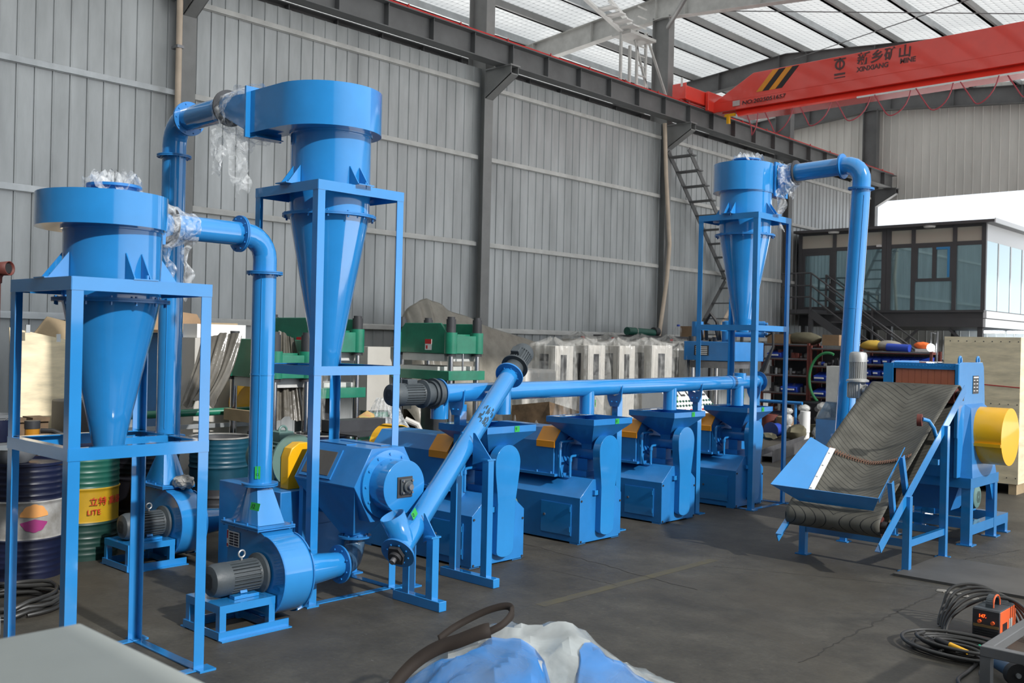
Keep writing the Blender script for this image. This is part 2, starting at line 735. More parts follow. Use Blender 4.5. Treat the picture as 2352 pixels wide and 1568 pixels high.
def ribbed(b, axis, t0, t1, z0, z1, off, pitch, sign=1):
    last = None
    for t, h in ribs(t0, t1, pitch):
        if axis == 'y':
            a, c = (off + h * sign, t, z0), (off + h * sign, t, z1 if not callable(z1) else z1(t))
        else:
            a, c = (t, off + h * sign, z0), (t, off + h * sign, z1 if not callable(z1) else z1(t))
        row = [b.v(a), b.v(c)]
        if last:
            b.f([last[0], last[1], row[1], row[0]])
        last = row


RIDGE, SLOPE = 10.13, .088


def zroof(x):
    return RIDGE - SLOPE * abs(x - XW)


b = MB()
ribbed(b, 'y', -7, 30.95, 0, 6.98, XW, .225)
struct(b, 'wall_left', SHEET, 'tall grey corrugated steel partition wall', smooth=20)
b = MB()
b.box(XW - .06, -7, 0, XW - .04, 30.95, 6.96)
struct(b, 'wall_left_backing', SHEETD, 'back sheet of the partition wall')
b = MB()
ribbed(b, 'x', -24, XW - .02, 0, zroof, YF, .25, -1)
ribbed(b, 'x', XW, 8, 6.58, zroof, YF, .25, -1)
ribbed(b, 'x', XW, 8, 0, 3.0, YF, .25, -1)
ribbed(b, 'x', -2.0, 8, 3.0, 6.58, YF, .25, -1)
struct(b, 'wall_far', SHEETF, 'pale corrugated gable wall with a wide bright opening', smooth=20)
b = MB()
b.box(-22, -8.1, 0, 1.2, -8, 9.2)  # unseen wall, added to keep light off faces turned this way
struct(b, 'blocking_wall_near', SHEETD, 'dark unseen wall added behind the viewer to block light')
b = MB()
b.box(1.2, -8, 0, 1.25, 1.0, 8.8)
b.box(1.2, 1.0, 0, 1.25, 6.2, 2.0)  # unseen wall, shaped to block low daylight while the sun passes over
struct(b, 'blocking_wall_right', SHEETD, 'dark unseen wall added beside the viewer to block low daylight')
b = MB()
XR = 0.6
for a, c in ((XW, XR), (-24, XW)):
    b.f([b.v(q) for q in ((a, -8, zroof(a)), (c, -8, zroof(c)), (c, 31.2, zroof(c)), (a, 31.2, zroof(a)))])
struct(b, 'ceiling', QUILT, 'silver quilted insulation under the roof sheets')
# purlins
n = 0
for sgn in (1, -1):
    for k in range(8):
        x = XW + sgn * (.45 + 1.27 * k)
        if x > XR - .3 or x < -23:
            continue
        z = zroof(x) - .005
        b = MB()
        b.box(x - .035, 5, z - .19, x + .035, 31, z)
        b.box(x - .035, 5, z - .19, x + .035 + .06, 31, z - .175)
        struct(b, 'roof_purlin', GALV if k % 2 else STEELP, 'grey steel purlin under the silver roof')
# rafters and columns
FR = {'A': 7.15, 'B': 13.22, 'C': 19.15, 'D': 25.05, 'E': 30.72}
for key, m in (('C', PALEST), ('D', STEELD), ('E', STEELD)):  # light on frame C is put into its paler colour
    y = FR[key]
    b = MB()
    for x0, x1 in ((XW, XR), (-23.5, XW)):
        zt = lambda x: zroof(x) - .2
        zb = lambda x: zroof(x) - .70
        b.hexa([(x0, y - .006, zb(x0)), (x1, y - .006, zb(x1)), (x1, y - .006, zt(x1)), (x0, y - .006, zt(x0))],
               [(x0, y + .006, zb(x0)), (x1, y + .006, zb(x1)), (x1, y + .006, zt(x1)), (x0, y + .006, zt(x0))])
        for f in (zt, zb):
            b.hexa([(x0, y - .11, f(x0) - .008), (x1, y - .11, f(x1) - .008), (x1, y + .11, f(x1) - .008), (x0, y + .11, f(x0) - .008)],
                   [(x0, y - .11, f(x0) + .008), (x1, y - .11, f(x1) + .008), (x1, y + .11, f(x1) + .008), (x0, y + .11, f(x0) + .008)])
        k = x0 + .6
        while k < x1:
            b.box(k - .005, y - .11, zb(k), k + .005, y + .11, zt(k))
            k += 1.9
    struct(b, 'roof_rafter', m, {'C': 'roof rafter coloured pale as lit, meeting the ladder column', 'D': 'dark grey roof rafter behind the crane', 'E': 'dark gable rafter along the far wall'}[key])
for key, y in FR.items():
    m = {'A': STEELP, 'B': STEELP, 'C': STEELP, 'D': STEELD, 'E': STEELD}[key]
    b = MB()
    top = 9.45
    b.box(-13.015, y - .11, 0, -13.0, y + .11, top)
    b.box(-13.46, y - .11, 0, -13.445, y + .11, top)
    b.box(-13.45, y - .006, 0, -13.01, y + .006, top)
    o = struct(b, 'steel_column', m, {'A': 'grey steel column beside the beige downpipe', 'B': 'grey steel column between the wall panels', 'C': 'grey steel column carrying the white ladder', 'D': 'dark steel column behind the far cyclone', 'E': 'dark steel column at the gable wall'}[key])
    b = MB()
    for yy in (y - .1, y + .088):
        b.prism([(-13, 6.9), (-12.36, 6.9), (-12.36, 6.74), (-13, 6.38)], yy, yy + .012, 'y')
    b.prism([(-13, 6.38), (-12.36, 6.74), (-12.36, 6.76), (-13, 6.40)], y - .1, y + .1, 'y')
    b.box(-13, y - .13, 6.89, -12.34, y + .13, 6.915)
    tag(b.build('crane_bracket', m, o), kind='structure')
# crane runway beams
for x, nm, lab in ((-12.6, 'crane_runway_beam', 'dark steel runway beam with a red rail on top'), (-13.95, 'neighbour_runway_beam', 'second runway beam behind the partition wall')):
    b = MB()
    b.box(x - .006, -7, 6.92, x + .006, 30.9, 7.33)
    b.box(x - .13, -7, 6.918, x + .13, 30.9, 6.936)
    b.box(x - .15, -7, 7.314, x + .15, 30.9, 7.332)
    y = -6.4
    while y < 30.8:
        b.box(x - .12, y - .006, 6.93, x + .12, y + .006, 7.32)
        y += .985
    o = struct(b, nm, STEELD, lab)
    if x > -13:
        b = MB()
        b.box(x - .05, -7, 7.33, x + .05, 30.9, 7.40)
        y = -6
        while y < 30:
            b.box(x - .06, y - .03, 7.33, x + .06, y + .03, 7.35)
            b.cyl((x + .07, y, 7.33), (x + .07, y, 7.42), .014, n=6)
            y += 1.2
        tag(b.build('crane_rail', REDD, o), kind='structure')
# wall girts
cols = [-7] + [FR[k] for k in 'ABCDE']
for i in range(5):
    for z in (2.08, 3.69, 5.30, 6.64):
        b = MB()
        y0, y1 = cols[i] + .13, cols[i + 1] - .13
        b.box(XW + .021, y0, z - .035, XW + .075, y1, z + .035)
        b.box(XW + .021, y0, z - .04, XW + .028, y1, z + .055)
        struct(b, 'wall_girt', PALEST if i > 0 else GALV, 'pale steel girt across the corrugated wall')
# downpipes
b = MB()
b.cyl((-12.88, 6.93, 0), (-12.88, 6.93, 9.4), .042, n=16)
o = single(b, 'downpipe', BEIGE, 'beige downpipe in front of the column behind the blue duct', 'pipe')
b = MB()
b.box(-13.0, 6.88, 5.86, -12.83, 6.98, 5.9)
b.build('pipe_clip', STEEL, o)
b = MB()
b.tube([PX(1527, 283, -12.92), PX(1530, 400, -12.92), PX(1538, 560, -12.92), PX(1532, 640, -12.9), PX(1514, 770, -12.88), (-12.86, PX(1514, 770, -12.88).y - .3, 0)], .045, 12)
single(b, 'downpipe', BEIGE, 'bent beige downpipe on the column beside the dark stair', 'pipe')
# dark stair on the wall between the third and fourth column
XS = -12.55
t = thing('wall_stair', 'dark steel stair climbing the corrugated wall behind the far cyclone', 'stairs', (XS, 20.5, 0))
fl = [((1536, 350), (1668, 640)), ((1536, 372), (1668, 700))]
A0, A1 = PX(1538, 348, -12.95), PX(1668, 640, -12.95)
for dx in (0, .55):
    b = MB()
    b.bar((-12.98 + dx, A0.y, A0.z), (-12.98 + dx, A1.y, A1.z), .02, .12)
    b.build('stringer', STEELD, t)
for k in range(9):
    f = (k + .4) / 9
    y, z = A0.y + (A1.y - A0.y) * f, A0.z + (A1.z - A0.z) * f
    b = MB()
    b.box(-12.98, y - .10, z - .015, -12.36, y + .10, z + .015)
    b.build('tread', STEELD, t)
B0, B1 = PX(1668, 645, -12.95), PX(1603, 745, -12.95)
for dx in (0, .55):
    b = MB()
    b.bar((-12.98 + dx, B0.y, B0.z), (-12.98 + dx, B1.y - .9, B1.z - 1.2), .02, .10)
    b.build('stringer', BEIGE if dx else STEELD, t)
for k in range(6):
    f = (k + .5) / 6
    y, z = B0.y + (B1.y - .9 - B0.y) * f, B0.z + (B1.z - 1.2 - B0.z) * f
    b = MB()
    b.box(-12.98, y - .09, z - .012, -12.38, y + .09, z + .012)
    b.build('tread', STEELD, t)
for y in (A1.y - .1, A1.y + .6):
    b = MB()
    b.box(-12.45, y - .03, 0, -12.39, y + .03, A1.z + .05)
    b.build('post', STEELD, t)
b = MB()
b.box(-13.0, A1.y - .15, A1.z - .02, -12.36, A1.y + .7, A1.z + .02)
b.build('landing', STEELD, t)
# white service ladder up the third column
XL = -12.75
t = thing('service_ladder', 'pale service ladder and platform on the column above the crane rail', 'ladder', (XL, 18.6, 7.33))
for px, y0, y1, w in ((1427, 74, 192, 3), (1447, 105, 200, 3), (1464, 72, 212, 4), (1484, 75, 215, 4)):
    a = PX(px, y0, XL)
    b = MB()
    b.bar((XL, a.y, 7.36), (XL, a.y, a.z), .05, .05, (1, 0, 0))
    b.build('post', PALEST, t)
a, c = PX(1464, 72, XL), PX(1484, 75, XL)
for k in range(9):
    z = 7.5 + k * .21
    b = MB()
    b.bar((XL, a.y, z), (XL, c.y, z), .025, .025)
    b.build('rung', PALEST, t)
a, c = PX(1427, 76, XL), PX(1486, 72, XL)
b = MB()
b.box(XL - .25, a.y, a.z - .03, XL + .25, c.y, a.z + .03)
b.build('platform', PALEST, t)
for px0, py0, px1, py1 in ((1345, -2, 1430, 74), (1400, 0, 1452, 60)):
    b = MB()
    b.bar(PX(px0, py0, XL), PX(px1, py1, XL), .05, .09, (1, 0, 0))
    b.build('stringer', WHITE, t)
for f in (.3, .5, .7, .88):
    p0 = PX(1345, -2, XL).lerp(PX(1430, 74, XL), f)
    b = MB()
    b.box(XL - .02, p0.y - .02, p0.z - .01, XL + .4, p0.y + .2, p0.z + .02)
    b.build('tread', WHITE, t)
for px0, py0, px1, py1 in ((1484, 78, 1530, 222), (1458, 92, 1488, 212)):
    b = MB()
    b.bar(PX(px0, py0, XL), PX(px1, py1, XL), .03, .05, (1, 0, 0))
    b.build('brace', PALEST, t)
# tie rods and a horizontal pipe strut under the roof
b = MB()
b.tube([(-13.0, 19.0, 9.15), (-8.5, 14.2, 8.85)], .05, 12)
single(b, 'strut_pipe', STEELP, 'grey pipe strut running from the ladder column to the roof', 'strut')
for p0, p1, lab in (((-13, 25, 9.75), (-3, 19.2, 8.9), 'thin dark cross brace rod under the roof above the crane'), ((-12.9, 19.35, 9.6), (-4, 25, 9.1), 'thin rusty cross brace rod under the roof beyond the crane'), ((-13, 13.3, 9.6), (-20, 19, 9.2), 'thin dark brace rod under the roof of the next bay')):
    b = MB()
    b.tube([p0, p1], .012, 6)
    single(b, 'brace_rod', STEELD, lab, 'rod')
# ------------------------------------------------------------------ overhead crane
YC = 20.0
t = thing('overhead_crane', 'red overhead travelling crane girder spanning high across the hall', 'crane', (-9, YC, 7.4))
x0, x1 = -12.40, 2.0
b = MB()
k0 = -11.36
y0, y1 = YC, YC + .42
b.prism([(x0, 7.5), (x0, 7.28), (x1, 7.32), (x1, 8.12), (k0, 8.05)], y0, y1, 'y')
b.build('girder_box', RED, t, bevel=.01)
b = MB()
b.hexa([(-12.2, y0 - .004, 7.50), (x1, y0 - .004, 7.56), (x1, y0 + .12, 7.28), (-12.2, y0 + .12, 7.26)],
       [(-12.2, y1, 7.50), (x1, y1, 7.56), (x1, y1 - .12, 7.28), (-12.2, y1 - .12, 7.26)])
b.hexa([(-11.85, y0 + .10, 7.28), (x1, y0 + .10, 7.30), (x1, y0 - .05, 7.14), (-11.7, y0 - .05, 7.10)],
       [(-11.85, y0 + .32, 7.28), (x1, y0 + .32, 7.30), (x1, y0 + .47, 7.14), (-11.7, y0 + .47, 7.10)])
b.build('girder_flange', RED, t)
b = MB()
b.box(-12.74, 18.92, 7.43, -12.46, 21.15, 7.74)
b.box(-12.78, 18.90, 7.42, -12.42, 18.94, 7.78)
b.box(-12.44, 19.75, 7.30, -12.36, 20.7, 7.74)
et = b.build('end_truck', RED, t, bevel=.01)
b = MB()
for y in (19.2, 20.9):
    b.cyl((-12.66, y, 7.525), (-12.54, y, 7.525), .125)
b.build('wheel', STEELD, et)
b = MB()
b.box(-12.55, 18.905, 7.70, -12.50, 18.89, 7.9)
b.build('buffer_plate', WHITE, et)
yf = y0 - .006
for xx, m in ((-11.28, ORANGE), (-11.12, INK), (-10.96, ORANGE), (-10.80, INK)):
    b = MB()
    b.hexa([(xx, yf, 7.60), (xx + .15, yf, 7.60), (xx + .55, yf, 8.03), (xx + .40, yf, 8.03)],
           [(xx, y0, 7.60), (xx + .15, y0, 7.60), (xx + .55, y0, 8.03), (xx + .40, y0, 8.03)])
    tag(b.build('stripe', m, t), 'slanted warning stripe')
GREYINK = mat('faded grey lettering', (.10, .045, .045), .5)
words('新乡矿山', .27, (-8.95, yf, 7.82), (1, 0, 0), (.06, 0, 1), GREYINK, t, wide=1.05, bold=.006)
words('XINXIANG', .14, (-8.95, yf, 7.66), (1, 0, 0), (.06, 0, 1), GREYINK, t, wide=.98, bold=.004)
words('MINE', .14, (-8.05, yf, 7.68), (1, 0, 0), (.06, 0, 1), GREYINK, t, wide=.98, bold=.004)
words('NO:2025051657', .14, (-11.62, y0 - .03, 7.36), (1, 0, .01), (.0, .3, 1), INK, t, wide=1.12, bold=.001)
b = MB()
b.ring((-9.32, yf, 7.88), (0, 1, 0), .07, .11, .004, 24)
b.box(-9.335, yf - .002, 7.76, -9.305, yf + .003, 8.02)
b.box(-9.45, yf - .002, 7.98, -9.19, yf + .003, 8.01)
b.box(-9.44, yf - .002, 7.66, -9.2, yf + .003, 7.70)
b.box(-9.44, yf - .002, 7.60, -9.2, yf + .003, 7.62)
b.build('emblem', GREYINK, t)
b = MB()
b.box(-11.86, y0 - .02, 7.36, -11.68, y0 + .02, 7.48)
b.build('maker_plate', LGREYM, t)
b = MB()
b.box(-8.9, y0 - .09, 7.095, x1, y0 - .05, 7.125)
tr = b.build('cable_track', WHITE, t)
x = -11.45
k = 0
while x < -1.5:
    wd, dp = .70 if k else .25, (.46 if k != 1 else .5)
    if k == 0:
        wd = .28
    P = []
    for i in range(13):
        f = i / 12
        P.append((x + wd * f + (.03 * math.sin(f * 9)), y0 - .07 + .05 * math.sin(f * 5 + k), 7.10 - dp * (1 - (2 * f - 1) ** 2)))
    b = MB()
    b.tube(P, .013, 8)
    b.build('festoon_cable', PINK, t)
    x += wd + .14
    k += 1
b = MB()
b.box(-12.0, y0 - .04, 6.98, -11.94, y0 + .04, 7.2)
b.box(-12.06, y0 - .03, 7.14, -11.8, y0 + .03, 7.2)
b.build('cable_stop', YEL, t)

# ------------------------------------------------------------------ cyclones
def bolt_ring(b, c, r, z, n):
    for i in range(n):
        a = 2 * PI * (i + .5) / n
        b.cyl((c[0] + r * math.cos(a), c[1] + r * math.sin(a), z - .03), (c[0] + r * math.cos(a), c[1] + r * math.sin(a), z + .02), .008, n=6)


def cyclone(loc, rz, R, r0, zt, zb, zst, zfl, zmid, zcone, rtip, half, boxlen, boxw, top_collar, label, collar_film=None):
    """inlet box runs towards local -x along the local -y side; z heights above the floor"""
    t = thing('cyclone_separator', label, 'cyclone', loc)
    ORG[t.name] = Vector()          # parts are modelled around the stand's centre
    # volute head of the cyclone
    b = MB()
    P = []
    N = 44
    for i in range(N + 1):
        th = -PI / 2 + 2 * PI * .80 * i / N
        r = r0 + (R + .015 - r0) * min(1, i / N * 1.12)
        P.append((r * math.cos(th), r * math.sin(th)))
    yin = -r0 + boxw
    xr = -math.sqrt(max(.01, (R + .015) ** 2 - min(yin, 0) ** 2)) if abs(yin) < R else -.1
    P += [(xr, yin), (-boxlen, yin), (-boxlen, -r0)]
    b.prism(P, zb, zt)
    head = b.build('inlet_head', BLUE, t, smooth=30)
    b = MB()
    ze0, ze1 = zb - .035, zt + .035
    for (ya, yb, za, zz) in ((-r0 - .04, yin + .04, zt, ze1), (-r0 - .04, yin + .04, ze0, zb), (-r0 - .04, -r0, zb, zt), (yin, yin + .04, zb, zt)):
        b.box(-boxlen - .008, ya, za, -boxlen + .012, yb, zz)
    b.box(-boxlen, -r0 - .0, ze0 - .004, -boxlen + .10, yin, ze0 + .002)
    b.build('inlet_flange', BLUE, head)
    if top_collar:
        b = MB()
        b.lathe([(R * .46, zt), (R * .46, zt + .05), (R * .56, zt + .05), (R * .56, zt + .065), (R * .44, zt + .065), (R * .44, zt)], 40)
        b.build('outlet_collar', BLUE_D, t)
    b = MB()
    b.lathe([(R, zb + .01), (R, zfl + .012)], 56)
    b.lathe([(R + .012, zb + .0), (R + .012, zb - .012), (R, zb - .014)], 56)
    b.build('barrel', BLUE, t)
    b = MB()
    b.lathe([(R - .02, zfl - .012), (R + .05, zfl - .012), (R + .05, zfl - .002), (R + .048, zfl - .001), (R + .05, zfl), (R + .05, zfl + .010), (R - .02, zfl + .010)], 56)
    bolt_ring(b, (0, 0), R + .03, zfl, 14)
    b.build('flange', BLUE_D, t)
    b = MB()
    b.lathe([(R - .004, zfl - .012), (rtip, zcone), (rtip - .004, zcone), (R - .02, zfl - .012)], 56)
    b.build('cone', BLUE, t)
    g = zst
    for k in range(4):
        a = k * PI / 2
        b = MB()
        dx, dy = math.cos(a), math.sin(a)
        sx, sy = -dy, dx
        for s in (-.045, .045):
            b.plate([(R * dx + sx * s, R * dy + sy * s, g + .006), ((R + .11) * dx + sx * s, (R + .11) * dy + sy * s, g + .006), (R * dx + sx * s, R * dy + sy * s, g + .15)], .006)
        b.plate([((R - .01) * dx - sx * .07, (R - .01) * dy - sy * .07, g), ((R + .14) * dx - sx * .07, (R + .14) * dy - sy * .07, g), ((R + .14) * dx + sx * .07, (R + .14) * dy + sy * .07, g), ((R - .01) * dx + sx * .07, (R - .01) * dy + sy * .07, g)], .007)
        b.cyl(((R + .09) * dx + sx * .03, (R + .09) * dy + sy * .03, g - .02), ((R + .09) * dx + sx * .03, (R + .09) * dy + sy * .03, g + .03), .009, n=6)
        b.build('gusset', BLUE, t)
    h = half
    for sx in (-1, 1):
        for sy in (-1, 1):
            b = MB()
            b.angle((sx * h, sy * h, .01), (sx * h, sy * h, zst), (-sx * .062, 0, 0), (0, -sy * .062, 0))
            b.build('post', BLUE, t)
            b = MB()
            b.box(sx * h - .05, sy * h - .05, 0, sx * h + .05, sy * h + .05, .012)
            b.build('foot_plate', BLUE, t)
    for z, wv, wh in ((zst, .07, .10), (zmid, .065, .05)):
        for (ax, s) in (('x', -1), ('x', 1), ('y', -1), ('y', 1)):
            b = MB()
            if ax == 'x':
                b.angle((-h, s * (h + .003), z), (h, s * (h + .003), z), (0, 0, -wv), (0, -s * wh, 0))
            else:
                b.angle((s * (h + .003), -h, z), (s * (h + .003), h, z), (0, 0, -wv), (-s * wh, 0, 0))
            b.build('rail', BLUE, t)
    for (ax, s) in (('x', -1), ('x', 1), ('y', -1), ('y', 1)):
        b = MB()
        if ax == 'x':
            b.box(-h + .05, s * h - .03 - .02 * s, .002, h - .05, s * h + .03 - .02 * s, .009)
        else:
            b.box(s * h - .03 - .02 * s, -h + .05, .002, s * h + .03 - .02 * s, h - .05, .009)
        b.build('base_rail', BLUE, t)
    b = MB()
    # cross bars that the cone's tip sits between
    b.box(-h, -.02, zmid - .04, -rtip, .02, zmid - .0)
    b.build('cross_bar', BLUE, t)
    t.rotation_euler = (0, 0, rz)
    return t


F1 = cyclone((-5.48, 2.575, 0), -PI / 2, .263, .45, 2.66, 2.475, 2.18, 2.075, 1.30, 1.215, .075, .395, .42, .20, True,
             'blue cyclone with a wrapped top opening, lowest of the three stands')
F2 = cyclone((-6.18, 4.585, 0), 0, .302, .45, 3.74, 3.425, 3.01, 2.81, 1.69, 1.615, .08, .395, .42, .24, False,
             'tall blue cyclone whose inlet box points to the wrapped duct')
F3 = cyclone((-6.185, 10.775, 0), PI, .31, .45, 4.10, 3.76, 3.465, 3.24, 2.15, 2.07, .09, .40, .29, .24, True,
             'blue cyclone on the tallest stand beside the belt conveyor')
# ------------------------------------------------------------------ motors
def star(n, r0, r1):
    P = []
    for i in range(n):
        for f, r in ((0, r0), (.42, r0), (.5, r1), (.92, r1)):
            a = 2 * PI * (i + f) / n
            P.append((r * math.cos(a), r * math.sin(a)))
    return P


def motor(parent, o, ax, r, L, m, name='motor', box=True, eye=False, feet=False, mcowl=None):
    """electric motor from its flange at o, pointing along ax away from what it drives"""
    o, ax = Vector(o), Vector(ax).normalized()
    b = MB().at(o, ax)
    b.lathe([(0, 0), (r * 1.28, 0), (r * 1.28, .018), (r * .98, .03), (r * .92, L * .12)], 32)
    b.prism(star(26, r * .86, r), L * .1, L * .66)
    b.lathe([(r * .88, L * .1), (r * .88, L * .66)], 24)
    mo = b.build(name, m, parent)
    b = MB().at(o, ax)
    b.lathe([(r * .9, L * .64), (r * 1.02, L * .66), (r * 1.02, L * .88), (r * .9, L * .97), (r * .55, L), (0, L)], 32)
    b.build('fan_cowl', mcowl or m, mo)
    b = MB().at(o, ax)
    n = 6
    for i in range(-n, n + 1):
        for j in range(-n, n + 1):
            x, y = i * r * .085, j * r * .085
            if .1 * r < math.hypot(x, y) < r * .5:
                b.box(x - r * .028, y - r * .022, L - .001, x + r * .028, y + r * .022, L + .001)
    b.build('fan_grille', BLACK, mo)
    k = frame(o, ax)
    if box:
        b = MB()
        b.m = frame(o, ax)
        b.box(r * .85, -r * .42, L * .25, r * 1.35, r * .42, L * .55)
        b.build('terminal_box', m, mo, bevel=.006)
    if eye:
        p = o + ax * L * .36 + Vector((0, 0, r * 1.0))
        b = MB()
        b.cyl(p, p + Vector((0, 0, r * .18)), r * .07, n=8)
        c = p + Vector((0, 0, r * .38))
        b.tube([c + Vector((0, math.cos(a) * r * .22, math.sin(a) * r * .22)) for a in [2 * PI * i / 16 for i in range(16)]], r * .06, 8, True)
        b.build('lifting_eye', GALV if m is GREYM else m, mo)
    if feet:
        b = MB()
        for s in (-1, 1):
            side = ax.cross(Vector((0, 0, 1))).normalized() * s
            for f in (.2, .55):
                p = o + ax * L * f + side * r * .7 + Vector((0, 0, -r * .45))
                b.bar(p, p + Vector((0, 0, -r * .72)) + side * r * .12, .03, .05, ax)
        b.build('mounting_foot', m, mo)
    return mo


# ------------------------------------------------------------------ ducts
def elbow(c, p, q, R, r, n=8):
    """centre-line points of a quarter bend: corner c, leaving towards unit p, arriving towards unit q"""
    c, p, q = Vector(c), Vector(p), Vector(q)
    o = c + p * R + q * R
    out = []
    for i in range(n + 1):
        a = PI / 2 * i / n
        out.append(o - q * R * math.cos(a) * 1.0 - p * R * math.sin(a))
    return out


def duct(label, base, topz, hdir, hlen, r, R, clamp=True, top=None, seg=None):
    """vertical pipe from base, quarter bend, then horizontal pipe along hdir"""
    base, h = Vector(base), Vector(hdir).normalized()
    t = thing('duct_pipe', label, 'duct', base)
    corner = Vector(top) if top else Vector((base.x, base.y, topz))
    vd = (base - corner).normalized()
    E_ = []
    o = corner + vd * R + h * R
    n = 6
    for i in range(n + 1):
        a = PI / 2 * i / n
        E_.append(o - h * R * math.cos(a) - vd * R * math.sin(a))
    ev = corner + vd * (R + .09)
    b = MB()
    b.tube([base, ev], r, 32, cap=False)
    for f in (seg or [.52]):
        s = base.lerp(ev, f)
        b.ring(s, vd, r - .002, r + .003, .012, 32)
    b.tube([base.lerp(ev, .03) + Vector((r * .72, -r * .72, 0)), base.lerp(ev, .97) + Vector((r * .72, -r * .72, 0))], .004, 6)
    b.build('vertical_pipe', BLUE, t, smooth=50)
    b = MB()
    b.tube([ev] + E_ + [E_[-1] + h * .04], r, 32, cap=False)
    b.build('elbow', BLUE, t, smooth=12)
    hs = E_[-1] + h * .04
    b = MB()
    b.tube([hs, hs + h * hlen], r, 32, cap=False)
    b.build('horizontal_pipe', BLUE, t, smooth=50)
    for c, ax in ((ev, vd), (hs, h), (base, vd)):
        b = MB()
        b.ring(c - ax * .006, ax, r - .004, r + .042, .009, 40)
        b.ring(c + ax * .006, ax, r - .004, r + .042, .009, 40, bolts=10, br=.006)
        b.build('flange', BLUE_D, t)
    b = MB()
    b.ring(hs + h * hlen, h, r - .004, r + .045, .012, 40)
    b.build('flange', DARK, t)
    return t, hs + h * hlen


D1, e1 = duct('blue duct rising from the near blower to the lowest cyclone', (-5.88, 3.83, .885), 2.575, (0, -1, 0), .50, .080, .16)
D2, e2 = duct('thick blue duct behind the lowest cyclone, feeding the tall wrapped inlet', (-7.94, 4.25, 1.02), 3.70, (1, -.0, -.0), .62, .100, .20)
D3, e3 = duct('leaning blue duct behind the belt conveyor with an elbow on top', (-5.02, 11.10, .885), 4.03, (-1, 0, -.03), .58, .104, .20, top=(-4.87, 11.10, 4.03))
# a square-to-round piece between each inlet box and its pipe, wrapped in film
def adaptor(label, c0, ax, w, hgt, c1, r, up_=(0, 0, 1)):
    b = MB()
    k = frame(c0, ax, up_)
    A, B = [], []
    n = 24
    for i in range(n):
        a = 2 * PI * i / n
        ca, sa = math.cos(a), math.sin(a)
        q = max(abs(ca), abs(sa))
        A.append(k @ Vector((ca / q * hgt / 2, sa / q * w / 2, 0)))
    k2 = frame(c1, ax, up_)
    for i in range(n):
        a = 2 * PI * i / n
        B.append(k2 @ Vector((r * math.cos(a), r * math.sin(a), 0)))
    a_, b_ = [b.v(p) for p in A], [b.v(p) for p in B]
    for i in range(n):
        b.f([a_[i], a_[(i + 1) % n], b_[(i + 1) % n], b_[i]])
    return single(b, 'duct_adaptor', BLUE, label, 'adaptor')


adaptor('square to round blue piece at the tall cyclone, under crumpled film', (-6.615, 4.255, 3.583), (-1, 0, 0), .22, .30, (e2.x + .012, e2.y, e2.z), .1)
adaptor('square to round blue piece at the far cyclone beside the elbow duct', (-5.885, 11.105, 3.93), (1, 0, 0), .22, .33, (e3.x - .012, e3.y, e3.z), .104)
adaptor('square to round blue piece at the lowest cyclone behind its head', (-5.83, 3.01, 2.567), (0, 1, 0), .18, .17, (e1.x, e1.y - .012, e1.z), .08)


def crumple(label, pts, rad, tails, n=22, amp=.16, jag_=3):
    """crumpled film wound round a joint, with strips hanging off it"""
    b = MB()
    P = [Vector(p) for p in pts]
    ph = [random.uniform(0, 6) for _ in range(8)]

    def fn(u, v):
        i = min(int(u * (len(P) - 1)), len(P) - 2)
        f = u * (len(P) - 1) - i
        c = P[i].lerp(P[i + 1], f)
        t_ = (P[i + 1] - P[i]).normalized()
        a = 2 * PI * v
        x = (Vector((0, 0, 1)) - t_ * t_.z).normalized()
        y = t_.cross(x)
        r = rad[i] + (rad[i + 1] - rad[i]) * f
        r *= 1 + amp * (math.sin(3 * a + ph[0] + 5 * u) * .35 + math.sin(7 * a + ph[1] - 9 * u) * .3 + math.sin(13 * a + ph[2] + 14 * u) * .25 + .35 * math.sin(19 * u + ph[3] + 2 * a))
        return c + x * r * math.cos(a) + y * r * math.sin(a)
    b.grid(fn, 26, 64)
    for (p, L, w, sw) in tails:
        p = Vector(p)
        q = random.uniform(0, 6)

        def ft(u, v):
            ww = w * (1 - .55 * u) * (1 + .4 * math.sin(9 * u + q))
            return p + Vector((ww * (v - .5) + sw * u + .02 * math.sin(8 * u + q), ww * (v - .5) * .8 + .018 * math.sin(11 * u + 5 * v + q), -L * u + .02 * math.sin(6 * v + q)))
        b.grid(ft, 18, 8)
    bmesh.ops.remove_doubles(b.bm, verts=b.bm.verts, dist=.0005)
    return single(b, 'stretch_film', WRAP, label, 'plastic wrap', smooth=180)


crumple('crumpled clear film around the tall cyclone inlet, hanging in shreds', [(-6.62, 4.2, 3.59), (-6.80, 4.23, 3.60), (-7.0, 4.25, 3.65), (-7.16, 4.25, 3.69)], [.225, .19, .15, .118],
        [((-6.74, 4.10, 3.45), .50, .13, .06), ((-6.68, 4.12, 3.42), .44, .10, .05), ((-7.05, 4.12, 3.5), .36, .06, .0), ((-6.92, 4.05, 3.45), .28, .08, .08)])
crumple('clear film wound on the far cyclone joint with a twisted tail', [(-5.88, 11.08, 3.94), (-5.80, 11.1, 3.95), (-5.74, 11.1, 3.98), (-5.71, 11.1, 3.99)], [.19, .165, .145, .125],
        [((-5.82, 10.95, 3.8), .50, .08, .02), ((-5.74, 10.98, 3.88), .20, .08, .04)])
crumple('clear film stretched over the duct joint beside the lowest cyclone', [(-5.86, 3.02, 2.57), (-5.87, 3.08, 2.57), (-5.88, 3.16, 2.575), (-5.88, 3.3, 2.575)], [.115, .135, .12, .088],
        [((-5.80, 3.08, 2.47), .30, .06, .0), ((-5.80, 3.2, 2.46), .34, .05, .02)])
